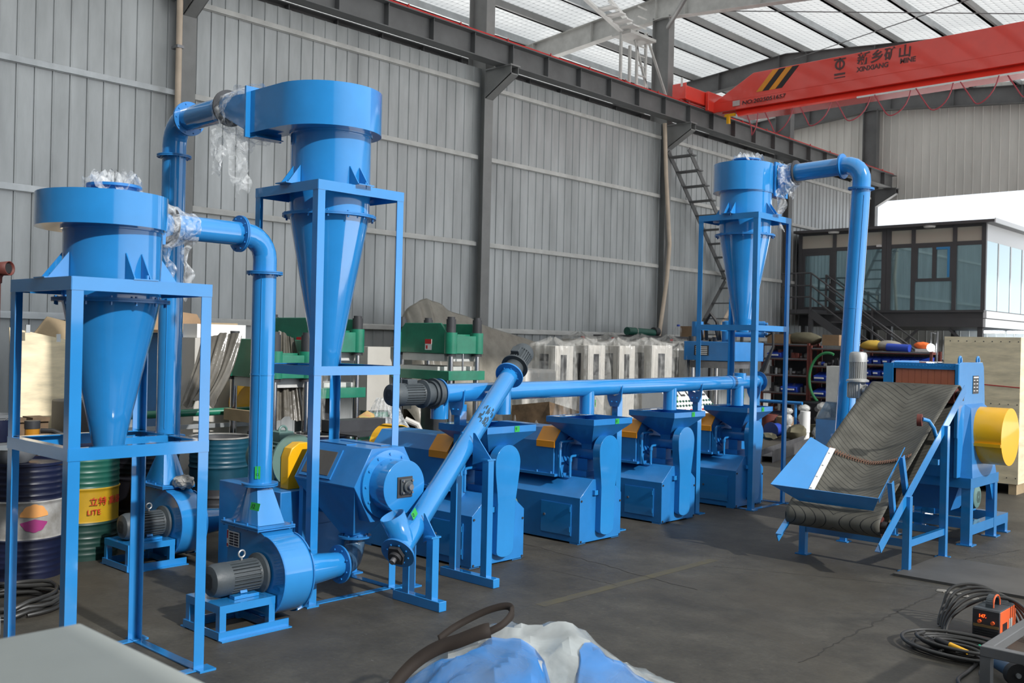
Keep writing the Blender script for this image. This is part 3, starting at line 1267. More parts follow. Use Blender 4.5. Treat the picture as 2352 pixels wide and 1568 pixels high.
for c, z, r, lab in (((-5.48, 2.575), 2.705, .16, 'crumpled clear film over the top opening of the lowest cyclone'), ((-6.185, 10.775), 4.145, .18, 'crumpled clear film over the top opening of the far cyclone')):
    b = MB()

    def fn(u, v):
        a = 2 * PI * v
        rr = r * u * (1 + .12 * math.sin(5 * a) + .06 * math.sin(11 * a + 3))
        return (c[0] + rr * math.cos(a), c[1] + rr * math.sin(a), z + .035 + .03 * math.sin(a * 3) * u + .030 * math.sin(9 * a + 6 * u) + .022 * math.sin(17 * a - 9 * u) + .028 * (1 - u) - .03 * u ** 4)
    b.grid(fn, 12, 48)
    bmesh.ops.remove_doubles(b.bm, verts=b.bm.verts, dist=.0005)
    single(b, 'stretch_film', WRAP, lab, 'plastic wrap', smooth=180)


# ------------------------------------------------------------------ blowers
def blower(o, label, inlet=.42, sticker=True):
    """o: floor corner of the motor stand nearest the viewer; motor axis along y, volute behind it"""
    t = thing('centrifugal_blower', label, 'blower', o)
    ORG[t.name] = Vector()
    cx, cz, ya, yb = -.28, .33, .43, .655
    P = []
    n = 40
    for i in range(n + 1):
        a = math.radians(78) - math.radians(258) * i / n
        r = .245 + (.41 - .245) * (i / n) ** 1.1
        if i / n > .0:
            r = min(r, .28) if a > -PI / 2 else r
        r = min(r, (cz - .035) / max(.001, -math.sin(a))) if math.sin(a) < -.2 else r
        P.append((cx + r * math.cos(a), cz + r * math.sin(a)))
    P += [(cx - .41, .60), (cx - .03, .60)]
    b = MB()
    b.prism(P, ya, yb, 'y')
    vo = b.build('volute', BLUE, t, smooth=30)
    b = MB()
    Q = [(cx + (x - cx) * 1.035, cz + (z - cz) * 1.035) for x, z in P[:n + 1]]
    Q = Q + [P[n]][:0]
    rim = [b.v((x, yb - .012, z)) for x, z in Q] 
    for yy in (ya, yb):
        a_ = [(x, yy - .006, z) for x, z in Q]
        c_ = [(x, yy + .006, z) for x, z in Q]
        i_ = P[:n + 1]
        for k in range(n):
            b.hexa([(Q[k][0], yy - .005, Q[k][1]), (Q[k + 1][0], yy - .005, Q[k + 1][1]), (i_[k + 1][0], yy - .005, i_[k + 1][1]), (i_[k][0], yy - .005, i_[k][1])],
                   [(Q[k][0], yy + .005, Q[k][1]), (Q[k + 1][0], yy + .005, Q[k + 1][1]), (i_[k + 1][0], yy + .005, i_[k + 1][1]), (i_[k][0], yy + .005, i_[k][1])])
    bmesh.ops.delete(b.bm, geom=rim, context='VERTS')
    bmesh.ops.remove_doubles(b.bm, verts=b.bm.verts, dist=.0004)
    b.build('rim', BLUE_D, vo)
    # outlet transition
    b = MB()
    dx, dy = -.48, .54
    k0 = [(cx - .41, ya), (cx - .03, ya), (cx - .03, yb), (cx - .41, yb)]
    n2 = 32
    A, B = [], []
    for i in range(n2):
        a = 2 * PI * i / n2
        ca, sa = math.cos(a), math.sin(a)
        q = max(abs(ca), abs(sa))
        A.append(b.v((cx - .22 + ca / q * .165, (ya + yb) / 2 + sa / q * .105, .625)))
        B.append(b.v((dx, dy, .88))) if False else B.append(b.v((dx + .08 * ca, dy + .08 * sa, .875)))
    for i in range(n2):
        b.f([A[i], A[(i + 1) % n2], B[(i + 1) % n2], B[i]])
    tr = b.build('outlet_transition', BLUE, t, smooth=25)
    b = MB()
    for z in (.605, .618):
        b.box(cx - .45, ya - .035, z - .005, cx + .01, yb + .035, z + .005)
    for px in (cx - .43, cx - .3, cx - .14, cx - .01):
        for py in (ya - .02, yb + .02):
            b.cyl((px, py, .59), (px, py, .64), .007, n=6)
    b.build('outlet_flange', BLUE_D, tr)
    # inlet cone
    b = MB()
    b.cyl((cx, yb - .01, cz - .04), (cx, yb + inlet, cz - .04), .125, .085, 36)
    ic = b.build('inlet_cone', BLUE, t)
    b = MB()
    b.ring((cx, yb + inlet, cz - .04), (0, 1, 0), .07, .135, .014, 36, bolts=8)
    b.build('inlet_flange', BLUE_D, ic)
    motor(t, (cx, ya - .012, cz), (0, -1, 0), .105, .37, GREYM, box=False, eye=True)
    b = MB()
    for s in (-.08, .08):
        b.box(cx + s - .03, ya - .26, .215, cx + s + .03, ya - .08, .235)
        b.bar((cx + s * .8, ya - .17, .235), (cx + s * .6, ya - .17, .28), .05, .03)
    b.build('motor_foot', BLUE, t)
    # stand
    x0, x1, y0, y1 = -.5, -.09, .02, ya - .01
    h = .215
    w = .045
    for px in (x0, x1 - w):
        for py in (y0, y1 - w):
            b = MB()
            b.box(px, py, .0, px + w, py + w, h - .05)
            b.build('leg', BLUE, t)
    b = MB()
    b.box(x0 - .001, y0 - .001, h - .05, x0 + w, y1 + .001, h)
    b.box(x1 - w, y0 - .001, h - .05, x1 + .001, y1 + .001, h)
    b.box(x0 + w, y0 - .001, h - .05, x1 - w, y0 + w, h)
    b.box(x0 + w, y1 - w, h - .05, x1 - w, y1 + .001, h)
    b.box(x0 + w, y0 + w, h - .012, x1 - w, y1 - w, h - .002)
    b.build('stand_top', BLUE, t)
    for (q0, q1, q2, q3) in ((x0 - .012, y0 - .012, x0 - .0005, y1 + .1), (x1 + .0005, y0 - .012, x1 + .012, y1 + .1), (x0, y0 - .012, x1, y0 - .0005), (x0, y1 - .03, x1, y1 - .018)):
        b = MB()
        b.box(q0, q1, .008, q2, q3, .055)
        b.build('base_rail', BLUE, t)
    b = MB()
    b.box(x1 - .01, y0 - .01, 0, x1 + .05, y1 + .1, .008)
    b.build('base_flat', BLUE, t)
    b = MB()
    b.box(x0 - .05, y0 - .01, 0, x0 + .01, y1 + .1, .008)
    b.build('base_flat', BLUE, t)
    if sticker:
        b = MB()
        b.box(cx - .385, ya - .008, .455, cx - .255, ya - .004, .555)
        st = b.build('nameplate', WHITE, t)
        b = MB()
        for i in range(5):
            for j in range(2):
                b.box(cx - .375 + j * .06, ya - .010, .462 + i * .018, cx - .325 + j * .06, ya - .007, .474 + i * .018)
        b.build('nameplate_print', NAVY, st)
        b = MB()
        b.box(cx - .408, ya - .008, .44, cx - .39, ya - .003, .56)
        b.build('warning_sticker', WHITE, t)
        b = MB()
        b.box(cx - .405, ya - .010, .50, cx - .393, ya - .006, .555)
        b.box(cx - .405, ya - .010, .445, cx - .393, ya - .006, .465)
        b.build('warning_print', REDP, st)
    return t


BL1 = blower((-5.40, 3.29, 0), 'blue centrifugal blower with grey motor under the near duct')
BL2 = blower((-7.46, 3.705, 0), 'blue centrifugal blower with grey motor beside the oil drums', sticker=False)
BL3 = blower((-4.54, 10.56, 0), 'blue blower under the leaning duct, hidden behind the conveyor belt', sticker=False)
for o, kx in ((BL1, 0),):
    pass
# green numbered tape
def tape(p, ux, uy, w, h, label, ch, parent=None):
    ux, uy = Vector(ux).normalized(), Vector(uy).normalized()
    n = ux.cross(uy).normalized()
    p = Vector(p) + n * .003
    b = MB()
    q = [p, p + ux * w, p + ux * w + uy * h, p + uy * h]
    b.plate(q, .001)
    if parent:
        o = b.build('marking_tape', TAPE, parent)
    else:
        o = single(b, 'marking_tape', TAPE, label, 'tape')
    if ch:
        words(ch, min(h * .8, w * 1.3 / len(ch)), p + ux * w * .12 + uy * h * .25 + n * .002, ux, uy, INK, o, 'tape_number', .0005)
    return o


s2 = Vector((.72, -.69, 0))
tape((-5.835, 3.76, .93), (.64, .77, 0), (0, 0, 1), .036, .085, 'green tape with a written mark on the near duct', '12')
tape((-5.79, 3.70, .735), (1, .05, 0), (0, .25, 1), .10, .05, 'green tape on the outlet of the near blower', '12')

# crumpled cloth on blower outlet at the back
b = MB()
b.ico((-7.70, 4.27, .655), .085, 3, (1.3, .9, .65), .16)
single(b, 'rag', DWHITE, 'crumpled white rag lying on the blower beside the drums', 'rag', smooth=25)

# ------------------------------------------------------------------ screening machine
t = thing('screening_machine', 'blue hexagonal screening machine with a square bearing on its round end', 'machine', (-5.95, 4.79, 0))
HY, HZ, HR = 4.795, .82, .31
hexp = [(HY + HR * math.cos(PI / 3 * i), HZ + HR * math.sin(PI / 3 * i)) for i in range(6)]
b = MB()
b.prism(hexp, -6.42, -5.68, 'x')
hs_ = b.build('housing', BLUE_D, t, bevel=.004)
b = MB()
b.hexa([(-6.03, HY - .16, .43), (-5.87, HY - .16, .43), (-5.87, HY + .0, .43), (-6.03, HY + .0, .43)],
       [(-6.41, HY - .30, .80), (-5.69, HY - .30, .80), (-5.69, HY + .30, .80), (-6.41, HY + .30, .80)])
b.build('discharge_hopper', BLUE_D, t)
b = MB()
b.cyl((-5.95, HY - .08, .445), (-5.95, HY - .08, .385), .08, n=32)
b.ring((-5.95, HY - .08, .405), (0, 0, 1), .06, .125, .014, 32, bolts=8)
b.build('outlet_flange', BLUE_D, t)
b = MB()
b.cyl((-5.685, HY, HZ), (-5.655, HY, HZ), .255, n=48)
for i in range(12):
    a = 2 * PI * i / 12
    b.cyl((-5.66, HY + .225 * math.cos(a), HZ + .225 * math.sin(a)), (-5.645, HY + .225 * math.cos(a), HZ + .225 * math.sin(a)), .010, n=6)
b.build('end_ring', BLUE, t)
b = MB()
b.cyl((-5.66, HY, HZ), (-5.49, HY, HZ), .195, n=48)
b.build('end_drum', BLUE, t, bevel=.003)
b = MB()
b.box(-5.49, HY - .07, HZ - .075, -5.482, HY + .07, HZ + .075)
bp_ = b.build('bearing_plate', DARK, t)
b = MB()
b.box(-5.482, HY - .052, HZ - .05, -5.462, HY + .062, HZ + .062)
b.cyl((-5.465, HY + .005, HZ + .006), (-5.44, HY + .005, HZ + .006), .043, n=24)
b.build('bearing', GREYM, bp_, bevel=.006)
b = MB()
b.cyl((-5.45, HY + .005, HZ + .006), (-5.415, HY + .005, HZ + .006), .021, n=20)
for sy in (-1, 1):
    for sz in (-1, 1):
        b.cyl((-5.47, HY + .005 + sy * .043, HZ + .006 + sz * .043), (-5.45, HY + .005 + sy * .043, HZ + .006 + sz * .043), .009, n=6)
b.build('shaft', STEEL, bp_)
b = MB()
b.cyl((-5.575, HY + .0, HZ - .17), (-5.575, HY + .0, .54), .05, n=28)
b.build('reject_spout', BLUE, t)
# window on the slanted upper face
ny, nz = -math.sin(PI / 3), math.cos(PI / 3)
def onface(x, f, d=0.):
    """point on the face between the top edge and the side edge, f from the top"""
    y0_, z0_ = hexp[2]
    y1_, z1_ = hexp[3]
    return (x, y0_ + (y1_ - y0_) * f + ny * d, z0_ + (z1_ - z0_) * f + nz * d)
b = MB()
b.hexa([onface(-6.37, .14), onface(-5.98, .14), onface(-5.98, .92), onface(-6.37, .92)],
       [onface(-6.37, .14, .012), onface(-5.98, .14, .012), onface(-5.98, .92, .012), onface(-6.37, .92, .012)])
wf = b.build('window_frame', BLUE_D, t)
b = MB()
b.hexa([onface(-6.34, .22, .010), onface(-6.02, .22, .010), onface(-6.02, .84, .010), onface(-6.34, .84, .010)],
       [onface(-6.34, .22, .016), onface(-6.02, .22, .016), onface(-6.02, .84, .016), onface(-6.34, .84, .016)])
b.build('window_pane', MESHW, wf)
b = MB()
b.box(-6.36, HY - .155, HZ + .269, -5.98, HY - .06, HZ + .276)
b.box(-6.30, HY + .03, HZ + .269, -5.80, HY + .12, HZ + .274)
b.build('top_plate', BLUE_D, t)
for x, y in ((-6.38, 4.55), (-6.38, 5.04), (-5.74, 5.10)):
    b = MB()
    zt_ = .79
    b.box(x - .025, y - .025, 0, x + .025, y + .025, zt_ if x < -6 else .72)
    b.box(x - .06, y - .06, 0, x + .06, y + .06, .012)
    b.build('leg', BLUE_D, t)
b = MB()
b.box(-5.80, 4.38, .30, -5.72, 5.14, .30)
b.bm.clear()
P = [(-5.95, HY - .08, .395), (-5.945, HY - .09, .33), (-5.91, HY - .13, .285), (-5.84, HY - .2, .27), (-5.76, HY - .28, .275), (-5.70, 4.415, .288)]
b.tube(P, .078, 28, cap=False)
single(b, 'clear_hose', HAZY, 'smoky see-through elbow hose between the screening machine and the near blower', 'hose', smooth=60)
# fine mill behind it
t = thing('pulverizer', 'blue box pulverizer with a green motor on top behind the near duct', 'machine', (-6.9, 4.6, 0))
b = MB()
b.box(-7.35, 4.40, 0, -6.47, 5.15, .70)
b.build('base_box', BLUE_D, t, bevel=.006)
b = MB()
b.box(-6.462, 4.52, .05, -6.452, 5.05, .42)
b.build('door', BLUE_D, t)
mo = motor(t, (-6.66, 4.66, .905), (-1, 0, 0), .165, .50, MGREEN, eye=True, feet=True)
b = MB()
b.prism([(4.52, .70), (4.80, .70), (4.80, .95), (4.77, 1.02), (4.70, 1.06), (4.62, 1.06), (4.55, 1.02), (4.52, .95)], -6.655, -6.55, 'x')
b.build('belt_guard', YEL, t, bevel=.006)

# ------------------------------------------------------------------ screw conveyors
t = thing('screw_conveyor', 'long horizontal blue screw conveyor above the four extruders', 'conveyor', (-6.12, 8.4, 0))
SX, SZ, SR = -6.12, 1.447, .080
b = MB()
b.cyl((SX, 5.70, SZ), (SX, 11.06, SZ + .022), SR, n=40)
b.build('tube', BLUE, t)
b = MB()
for y in (5.70, 11.06):
    b.ring((SX, y, SZ + (.022 if y > 6 else 0)), (0, 1, 0), .05, .125, .014, 40, bolts=8)
b.ring((SX, 10.36, SZ + .02), (0, 1, 0), SR, SR + .004, .05, 40)
b.build('end_flange', BLUE_D, t)
for y, zb in ((5.715, 1.235), (7.69, 1.20), (9.14, 1.19), (10.57, 1.19)):
    b = MB()
    b.cyl((SX, y, SZ - .02), (SX, y, zb), .075, n=32)
    b.build('drop_spout', BLUE, t)
b = MB()
b.cyl((SX, 10.62, SZ + .02), (SX, 10.62, SZ + .13), .075, n=32)
b.build('feed_collar', BLUE, t)
for y in (5.90, 8.13, 9.63, 10.95):
    b = MB()
    b.box(SX - .035, y + .02, 0, SX + .035, y + .10, SZ - .10)
    b.box(SX - .10, y + .0, 0, SX + .10, y + .12, .012)
    po = b.build('support_post', BLUE, t)
    b = MB()
    b.prism([(SX - .10, SZ - .02), (SX - .085, SZ - .12), (SX - .05, SZ - .19), (SX + .05, SZ - .19), (SX + .085, SZ - .12), (SX + .10, SZ + .03), (SX + .06, SZ - .06), (SX, SZ - .082), (SX - .06, SZ - .06)], y + .005, y + .018, 'y')
    for s in (-.03, .03):
        b.cyl((SX + s, y - .012, SZ - .14), (SX + s, y + .03, SZ - .14), .007, n=6)
    b.build('saddle', BLUE, po)
b = MB()
b.cyl((SX, 5.69, SZ), (SX, 5.60, SZ), .115, .105, 32)
b.cyl((SX, 5.60, SZ), (SX, 5.52, SZ), .09, .09, 32)
b.cyl((SX, 5.645, SZ), (SX, 5.625, SZ), .128, n=32)
b.build('gear_reducer', GREYM, t)
motor(t, (SX, 5.52, SZ), (0, -1, 0), .092, .36, GREYM)
for y, ch in ((7.69, '8'), (9.14, '7'), (10.57, '6')):
    tape((SX + .05, y + .062, 1.27), (-.45, 1, 0), (0, 0, 1), .03, .07, '', ch, t)

# inclined screw
A_, B_ = Vector((-5.25, 4.54, .415)), Vector((-5.93, 6.36, 1.60))
ax = (B_ - A_).normalized()
t = thing('inclined_screw_conveyor', 'blue inclined screw conveyor climbing from the screening machine', 'conveyor', (-5.5, 5.2, 0))
b = MB()
b.cyl(A_, B_, .078, n=40)
b.build('tube', BLUE, t)
b = MB()
b.ring(A_, ax, .03, .125, .016, 40, bolts=8)
b.build('lower_flange', BLUE_D, t)
b = MB()
b.ring(B_, ax, .03, .125, .016, 40, bolts=8)
b.build('upper_flange', BLUE_D, t)
b = MB()
c = A_ - ax * .015
b.m = frame(c, -ax)
b.prism([(-.07, -.035), (0, -.06), (.07, -.035), (.07, .035), (0, .06), (-.07, .035)], 0, .025)
b.cyl((0, 0, .02), (0, 0, .05), .045, n=24)
b.build('bearing', DARK, t)
b = MB()
b.m = frame(c, -ax)
b.cyl((0, 0, .04), (0, 0, .085), .02, n=20)
b.build('shaft', STEEL, t)
b = MB()
i0 = A_ + ax * .10
b.cyl(i0 + Vector((0, .0, 0)), i0 + Vector((-.03, -.09, .20)), .075, .088, 32)
bmesh.ops.delete(b.bm, geom=[f for f in b.bm.faces if (f.calc_center_median() - (i0 + Vector((-.03, -.09, .20)))).length < .075 and len(f.verts) == 3], context='FACES')
fi = b.build('feed_inlet', BLUE, t, solid=.006)
b = MB()
p = A_.lerp(B_, .93)
b.cyl(p, (p.x, p.y, 1.27), .072, n=32)
b.build('discharge_spout', BLUE, t)
b = MB()
b.cyl(B_ + ax * .02, B_ + ax * .05, .105, n=32)
b.cyl(B_ + ax * .05, B_ + ax * .15, .085, .085, 32)
b.build('gear_reducer', GREYM, t)
motor(t, B_ + ax * .13, ax, .095, .28, GREYM)
tape(A_ + ax * .28 + Vector((.045, -.055, .055)), ax, (-.2, -.35, .9), .07, .05, '', '0', t)
# its two stands
def stand(y, x0, x1, hl, gx, glen):
    b = MB()
    b.box(x0, y - .035, 0, x1, y + .035, .07)
    ba = b.build('stand_base', BLUE, t, bevel=.004)
    for x in (x0 + .10, x1 - .15):
        b = MB()
        b.box(x, y - .03, .07, x + .065, y + .03, hl)
        lg = b.build('stand_leg', BLUE, t)
        b = MB()
        xo = x + .065 if x > gx else x
        b.prism([(xo, hl + .012), (gx + (x - gx) * .35, hl - .05), (gx + (x - gx) * .35, hl + glen), (gx + (x - gx) * .45, hl + glen)], y - .004, y + .004, 'y')
        b.box(x - .005, y - .045, hl, x + .07, y + .045, hl + .012)
        b.build('gusset', BLUE, lg)


stand(4.79, -5.55, -5.05, .50, -5.30, .16)
stand(5.55, -5.86, -5.26, .97, -5.62, .20)
# dark oil stain on the tube
STAIN = mat('oil smear', (.02, .06, .10), .35)
b = MB()
for k in range(26):
    f = random.uniform(.66, .76)
    a = random.uniform(-.3, .9)
    c = A_.lerp(B_, f)
    mfr = frame(c, ax, (.6, -.7, .3))
    rr = .0786
    w_, l_ = random.uniform(.12, .35), random.uniform(.012, .045)
    q = [mfr @ Vector((rr * math.cos(a + da), rr * math.sin(a + da), dz)) for da, dz in ((0, -l_), (w_, -l_ * .5), (w_, l_ * .7), (0, l_))]
    b.f([b.v(p) for p in q])
b.build('oil_stain', STAIN, t)
# ------------------------------------------------------------------ extruders
def extruder(o, label, marks, flywheel=False):
    """o: floor corner nearest the viewer; x runs back from 0, y to the far side"""
    t = thing('extruder', label, 'extruder', o, 'blue extruders in a row')
    ORG[t.name] = Vector()
    Lb = -1.42
    P = [(0, .015), (0, .44), (.19, .60), (.50, .60), (.52, .535), (.64, .44), (.64, .015)]
    b = MB()
    b.prism(P, Lb, 0, 'x')
    b.build('base_cabinet', BLUE_D, t, bevel=.003)
    b = MB()
    for x in (-.02, Lb + .12):
        for y in (0.0, .52):
            b.box(x - .10, y + .001, 0, x, y + .118, .03)
    b.build('base_foot', BLUE_D, t)
    b = MB()
    b.box(-.48, -.006, .07, -.10, .004, .37)
    dr = b.build('door', BLUE_D, t)
    b = MB()
    b.box(-.475, -.009, .075, -.105, -.005, .365)
    for z in (.11, .30):
        b.box(-.125, -.018, z, -.105, -.004, z + .045)
    b.build('hinge', BLUE, dr)
    b = MB()
    b.cyl((-.43, -.018, .24), (-.43, -.004, .24), .012, n=12)
    b.build('lock', STEEL, dr)
    b = MB()
    for y, z in ((.02, .03), (.02, .41), (.62, .03), (.62, .36)):
        b.cyl((-.002, y, z), (.008, y, z), .010, n=8)
    b.build('panel_bolt', DARK, t)
    # belt guard: tongue shape
    yc = .355
    pts = []
    for i in range(25):
        a = PI - PI * i / 24 + 0
        pts.append((yc + .152 * math.cos(a), .865 + .152 * math.sin(a)))
    pts += [(yc + .145, .78), (yc + .118, .62), (yc + .10, .52), (yc + .085, .12)]
    for i in range(9):
        a = 0 - PI * i / 8
        pts.append((yc - .02 + .10 * math.cos(a), .12 + .05 * math.sin(a)))
    pts += [(yc - .115, .52), (yc - .125, .62), (yc - .148, .78)]
    b = MB()
    b.prism(pts, -.02, .065, 'x')
    b.build('belt_guard', BLUE, t, bevel=.002)
    b = MB()
    b.box(.0, yc - .17, .455, .03, yc - .12, .50)
    b.build('guard_clip', BLUE, t)
    # gear housing with an orange hatch
    H = [(.075, .60), (.075, .93), (.17, 1.055), (.46, 1.055), (.555, .93), (.555, .60)]
    b = MB()
    b.prism(H, Lb + .03, -.40, 'x')
    b.build('gear_housing', BLUE_D, t, bevel=.006)
    b = MB()
    b.box(Lb + .05, .045, .60, -.36, .59, .625)
    for x in (-.42, -.6, -.85, -1.1, -1.3):
        b.cyl((x, .06, .62), (x, .06, .645), .012, n=6)
    b.build('housing_foot', BLUE_D, t)
    b = MB()
    b.hexa([(-.62, .066, .875), (-.39, .066, .875), (-.39, .066, .935), (-.62, .066, .935)], [(-.62, .08, .875), (-.39, .08, .875), (-.39, .08, .93), (-.62, .08, .93)])
    b.hexa([(-.62, .066, .935), (-.39, .066, .935), (-.39, .166, 1.066), (-.62, .166, 1.066)], [(-.62, .08, .93), (-.39, .08, .93), (-.39, .175, 1.055), (-.62, .175, 1.055)])
    b.box(-.62, .166, 1.056, -.39, .40, 1.066)
    hc = b.build('hatch_cover', ORANGE, t)
    b = MB()
    b.cyl((-.48, .30, 1.06), (-.48, .30, 1.09), .008, n=8)
    b.lathe([(0, 0), (.001, 0)], 3)
    b.cyl((-.48, .30, 1.09), (-.48, .30, 1.105), .022, n=12)
    b.build('hatch_knob', BLACK, hc)
    # barrel, pipes
    b = MB()
    b.cyl((-.42, yc, .83), (-.02, yc, .83), .068, n=32)
    b.cyl((-.41, yc, .83), (-.37, yc, .83), .12, n=32)
    b.cyl((-.40, yc, .83), (-.385, yc, .83), .15, n=32)
    b.build('barrel', BLUE_D, t)
    for x, y, z1 in ((-.34, .10, .935), (-.26, .16, .80)):
        b = MB()
        b.tube([(x, y, .60), (x, y, z1 - .02), (x + .004, y + .01, z1 - .004), (x + .006, y + .03, z1), (x + .0, yc - .06, z1)], .0125, 10)
        b.cyl((x, y, z1 - .05), (x, y, z1 - .02), .018, n=10)
        b.build('water_pipe', BLUE, t)
    b = MB()
    b.box(-.33, .26, .60, -.14, .46, .655)
    b.box(-.29, .31, .65, -.17, .41, .77)
    b.build('barrel_seat', BLUE_D, t)
    b = MB()
    b.prism([(-.39, .60), (-.30, .60), (-.39, .88)], .09, .10, 'y')
    b.build('rib_plate', BLUE, t)
    # hopper
    hx0, hx1, hy0, hy1 = -.49, .10, .055, .66
    ax_, ay = -.17, yc
    zr0, zr1, zb = 1.125, 1.18, .90
    b = MB()
    def sq(x0, x1, y0, y1, z):
        return [b.v((x0, y0, z)), b.v((x1, y0, z)), b.v((x1, y1, z)), b.v((x0, y1, z))]
    rings = [sq(ax_ - .06, ax_ + .06, ay - .06, ay + .06, zb - .03), sq(ax_ - .065, ax_ + .065, ay - .065, ay + .065, zb + .02), sq(hx0, hx1, hy0, hy1, zr0), sq(hx0, hx1, hy0, hy1, zr1),
             sq(hx0 + .008, hx1 - .008, hy0 + .008, hy1 - .008, zr1), sq(hx0 + .01, hx1 - .01, hy0 + .01, hy1 - .01, zr0), sq(ax_ - .058, ax_ + .058, ay - .058, ay + .058, zb + .024)]
    for a, c in zip(rings, rings[1:]):
        for i in range(4):
            b.f([a[i], a[(i + 1) % 4], c[(i + 1) % 4], c[i]])
    ho = b.build('hopper', BLUE_D, t, smooth=10)
    b = MB()
    b.box(hx0 + .01, hy0 + .01, zr1 - .006, hx0 + .14, hy1 - .01, zr1 - .002)
    b.build('hopper_lip', BLUE, ho)
    # motor low on the far side
    if flywheel:
        mo = motor(t, (-.80, .735, .40), (1, 0, 0), .125, .56, MGREEN, box=False)
        b = MB()
        b.box(-.74, .62, .245, -.4, .84, .27)
        b.build('motor_bracket', BLUE_D, t)
        xw = -1.44
        b = MB()
        b.cyl((xw, yc + .06, .87), (xw - .14, yc + .06, .87), .165, n=40)
        b.cyl((xw + .03, yc + .06, .87), (xw - .16, yc + .06, .87), .05, n=24)
        b.build('flywheel', BLUE, t)
        b = MB()
        n = 22
        for i in range(n):
            a0, a1 = -.4 + (PI + .8) * i / n, -.4 + (PI + .8) * (i + 1) / n
            r0, r1 = .20, .206
            yy = yc + .06
            b.hexa([(xw + .02, yy + r0 * math.cos(a0), .87 + r0 * math.sin(a0)), (xw + .02, yy + r0 * math.cos(a1), .87 + r0 * math.sin(a1)), (xw + .02, yy + r1 * math.cos(a1), .87 + r1 * math.sin(a1)), (xw + .02, yy + r1 * math.cos(a0), .87 + r1 * math.sin(a0))],
                   [(xw - .18, yy + r0 * math.cos(a0), .87 + r0 * math.sin(a0)), (xw - .18, yy + r0 * math.cos(a1), .87 + r0 * math.sin(a1)), (xw - .18, yy + r1 * math.cos(a1), .87 + r1 * math.sin(a1)), (xw - .18, yy + r1 * math.cos(a0), .87 + r1 * math.sin(a0))])
        bmesh.ops.remove_doubles(b.bm, verts=b.bm.verts, dist=.0004)
        b.box(xw + .02, yc - .19, .80, xw + .12, yc - .12, .85)
        b.build('flywheel_guard', YEL, t)
    if marks:
        tape((hx1, hy0 + .33, zr0 + .003), (0, 1, 0), (0, 0, 1), .06, .05, '', marks, ho)
    return t


extruder((-5.82, 5.83, 0), 'first blue extruder, behind the inclined screw, with a yellow flywheel guard', '9', True)
extruder((-5.855, 7.29, 0), 'second blue extruder from the inclined screw, clear of anything in front', '8')
extruder((-5.96, 8.79, 0), 'third blue extruder from the inclined screw, half in shade', '7')
extruder((-5.97, 10.32, 0), 'fourth blue extruder, between the posts of the tallest cyclone stand', '6')

# ------------------------------------------------------------------ belt conveyor
XR_, XL_ = -3.30, -4.25
t = thing('belt_conveyor', 'blue inclined belt conveyor with a ribbed grey rubber belt', 'conveyor', (-3.78, 9.1, 0))
R0, R1 = (8.05, .235), (9.98, 1.50)
sl = math.atan2(R1[1] - R0[1], R1[0] - R0[0])
for x, s in ((XR_, -1), (XL_, 1)):
    b = MB()
    sg, of = (1, 0) if s < 0 else (-1, .02)
    b.angle((x, R0[0], R0[1] + of), (x, R1[0], R1[1] + of), (0, -math.sin(sl) * .09 * sg, math.cos(sl) * .09 * sg), (s * .055, 0, 0), .008)
    b.angle((x, R0[0], R0[1]), (x, R1[0], R1[1]), (0, -math.sin(sl) * .09, math.cos(sl) * .09), (-s * .0, .001, 0), .008) if False else None
    b.build('side_rail', BLUE, t)
for x, s in ((XR_, -1), (XL_, 1)):
    for y in (8.585, 9.445):
        zt_ = R0[1] + (y - R0[0]) * math.tan(sl)
        b = MB()
        b.box(x - .03 if s > 0 else x - .03, y - .03, 0, x + .03, y + .03, zt_ + .06)
        lg = b.build('leg', BLUE, t)
        b = MB()
        b.box(x - .055, y - .055, 0, x + .055, y + .055, .01)
        b.build('foot_plate', BLUE, lg)
for z, y in ((.24, 8.585), (.24, 9.445)):
    b = MB()
    b.box(XL_, y - .02, z - .03, XR_, y + .02, z + .03)
    b.build('cross_brace', BLUE, t)
for x in (XL_, XR_):
    b = MB()
    b.box(x - .02, 8.585, .21, x + .02, 9.445, .27)
    b.build('side_brace', BLUE, t)
b = MB()
b.box(XL_, 9.27, .86, XR_, 9.31, .91)
b.build('cross_brace', BLUE, t)
LOW, HIGH = (8.26, .415), (9.985, 1.475)
rr = .085
for (y, z), nm in ((LOW, 'tail_roller'), (HIGH, 'head_roller')):
    b = MB()
    b.cyl((-4.20, y, z), (-3.395, y, z), rr, n=36)
    b.cyl((-4.24, y, z), (-3.325, y, z), .022, n=16)
    ro = b.build(nm, RUST, t)
    b = MB()
    for x in (-3.362, -4.225):
        b.cyl((x - .02, y, z), (x + .03, y, z), .042, n=20)
        b.box(x - .015, y - .055, z - .055, x + .02, y + .055, z - .015)
    b.build('bearing', DARK, ro)
# belt
d = Vector((0, HIGH[0] - LOW[0], HIGH[1] - LOW[1])).normalized()
nrm = Vector((0, -d.z, d.y))
path = []
br = rr + .007
lo, hi = Vector((0, LOW[0], LOW[1])), Vector((0, HIGH[0], HIGH[1]))
N = 34
for i in range(N + 1):
    f = i / N
    sag = max(0, math.sin(PI * min(1, max(0, (f - .02) / .96)))) ** .6
    path.append((lo.lerp(hi, f) + nrm * br, nrm, sag, f))
for i in range(1, 12):
    a = PI * i / 12
    n_ = nrm * math.cos(a) + d * math.sin(a)
    path.append((hi + n_ * br, n_, 0, 0))
for i in range(N + 1):
    f = i / N
    path.append((hi.lerp(lo, f) - nrm * br, -nrm, -.12 * math.sin(PI * f), 0))
for i in range(1, 12):
    a = PI + PI * i / 12
    n_ = nrm * math.cos(a) + d * math.sin(a)
    path.append((lo + n_ * br, n_, 0, 0))


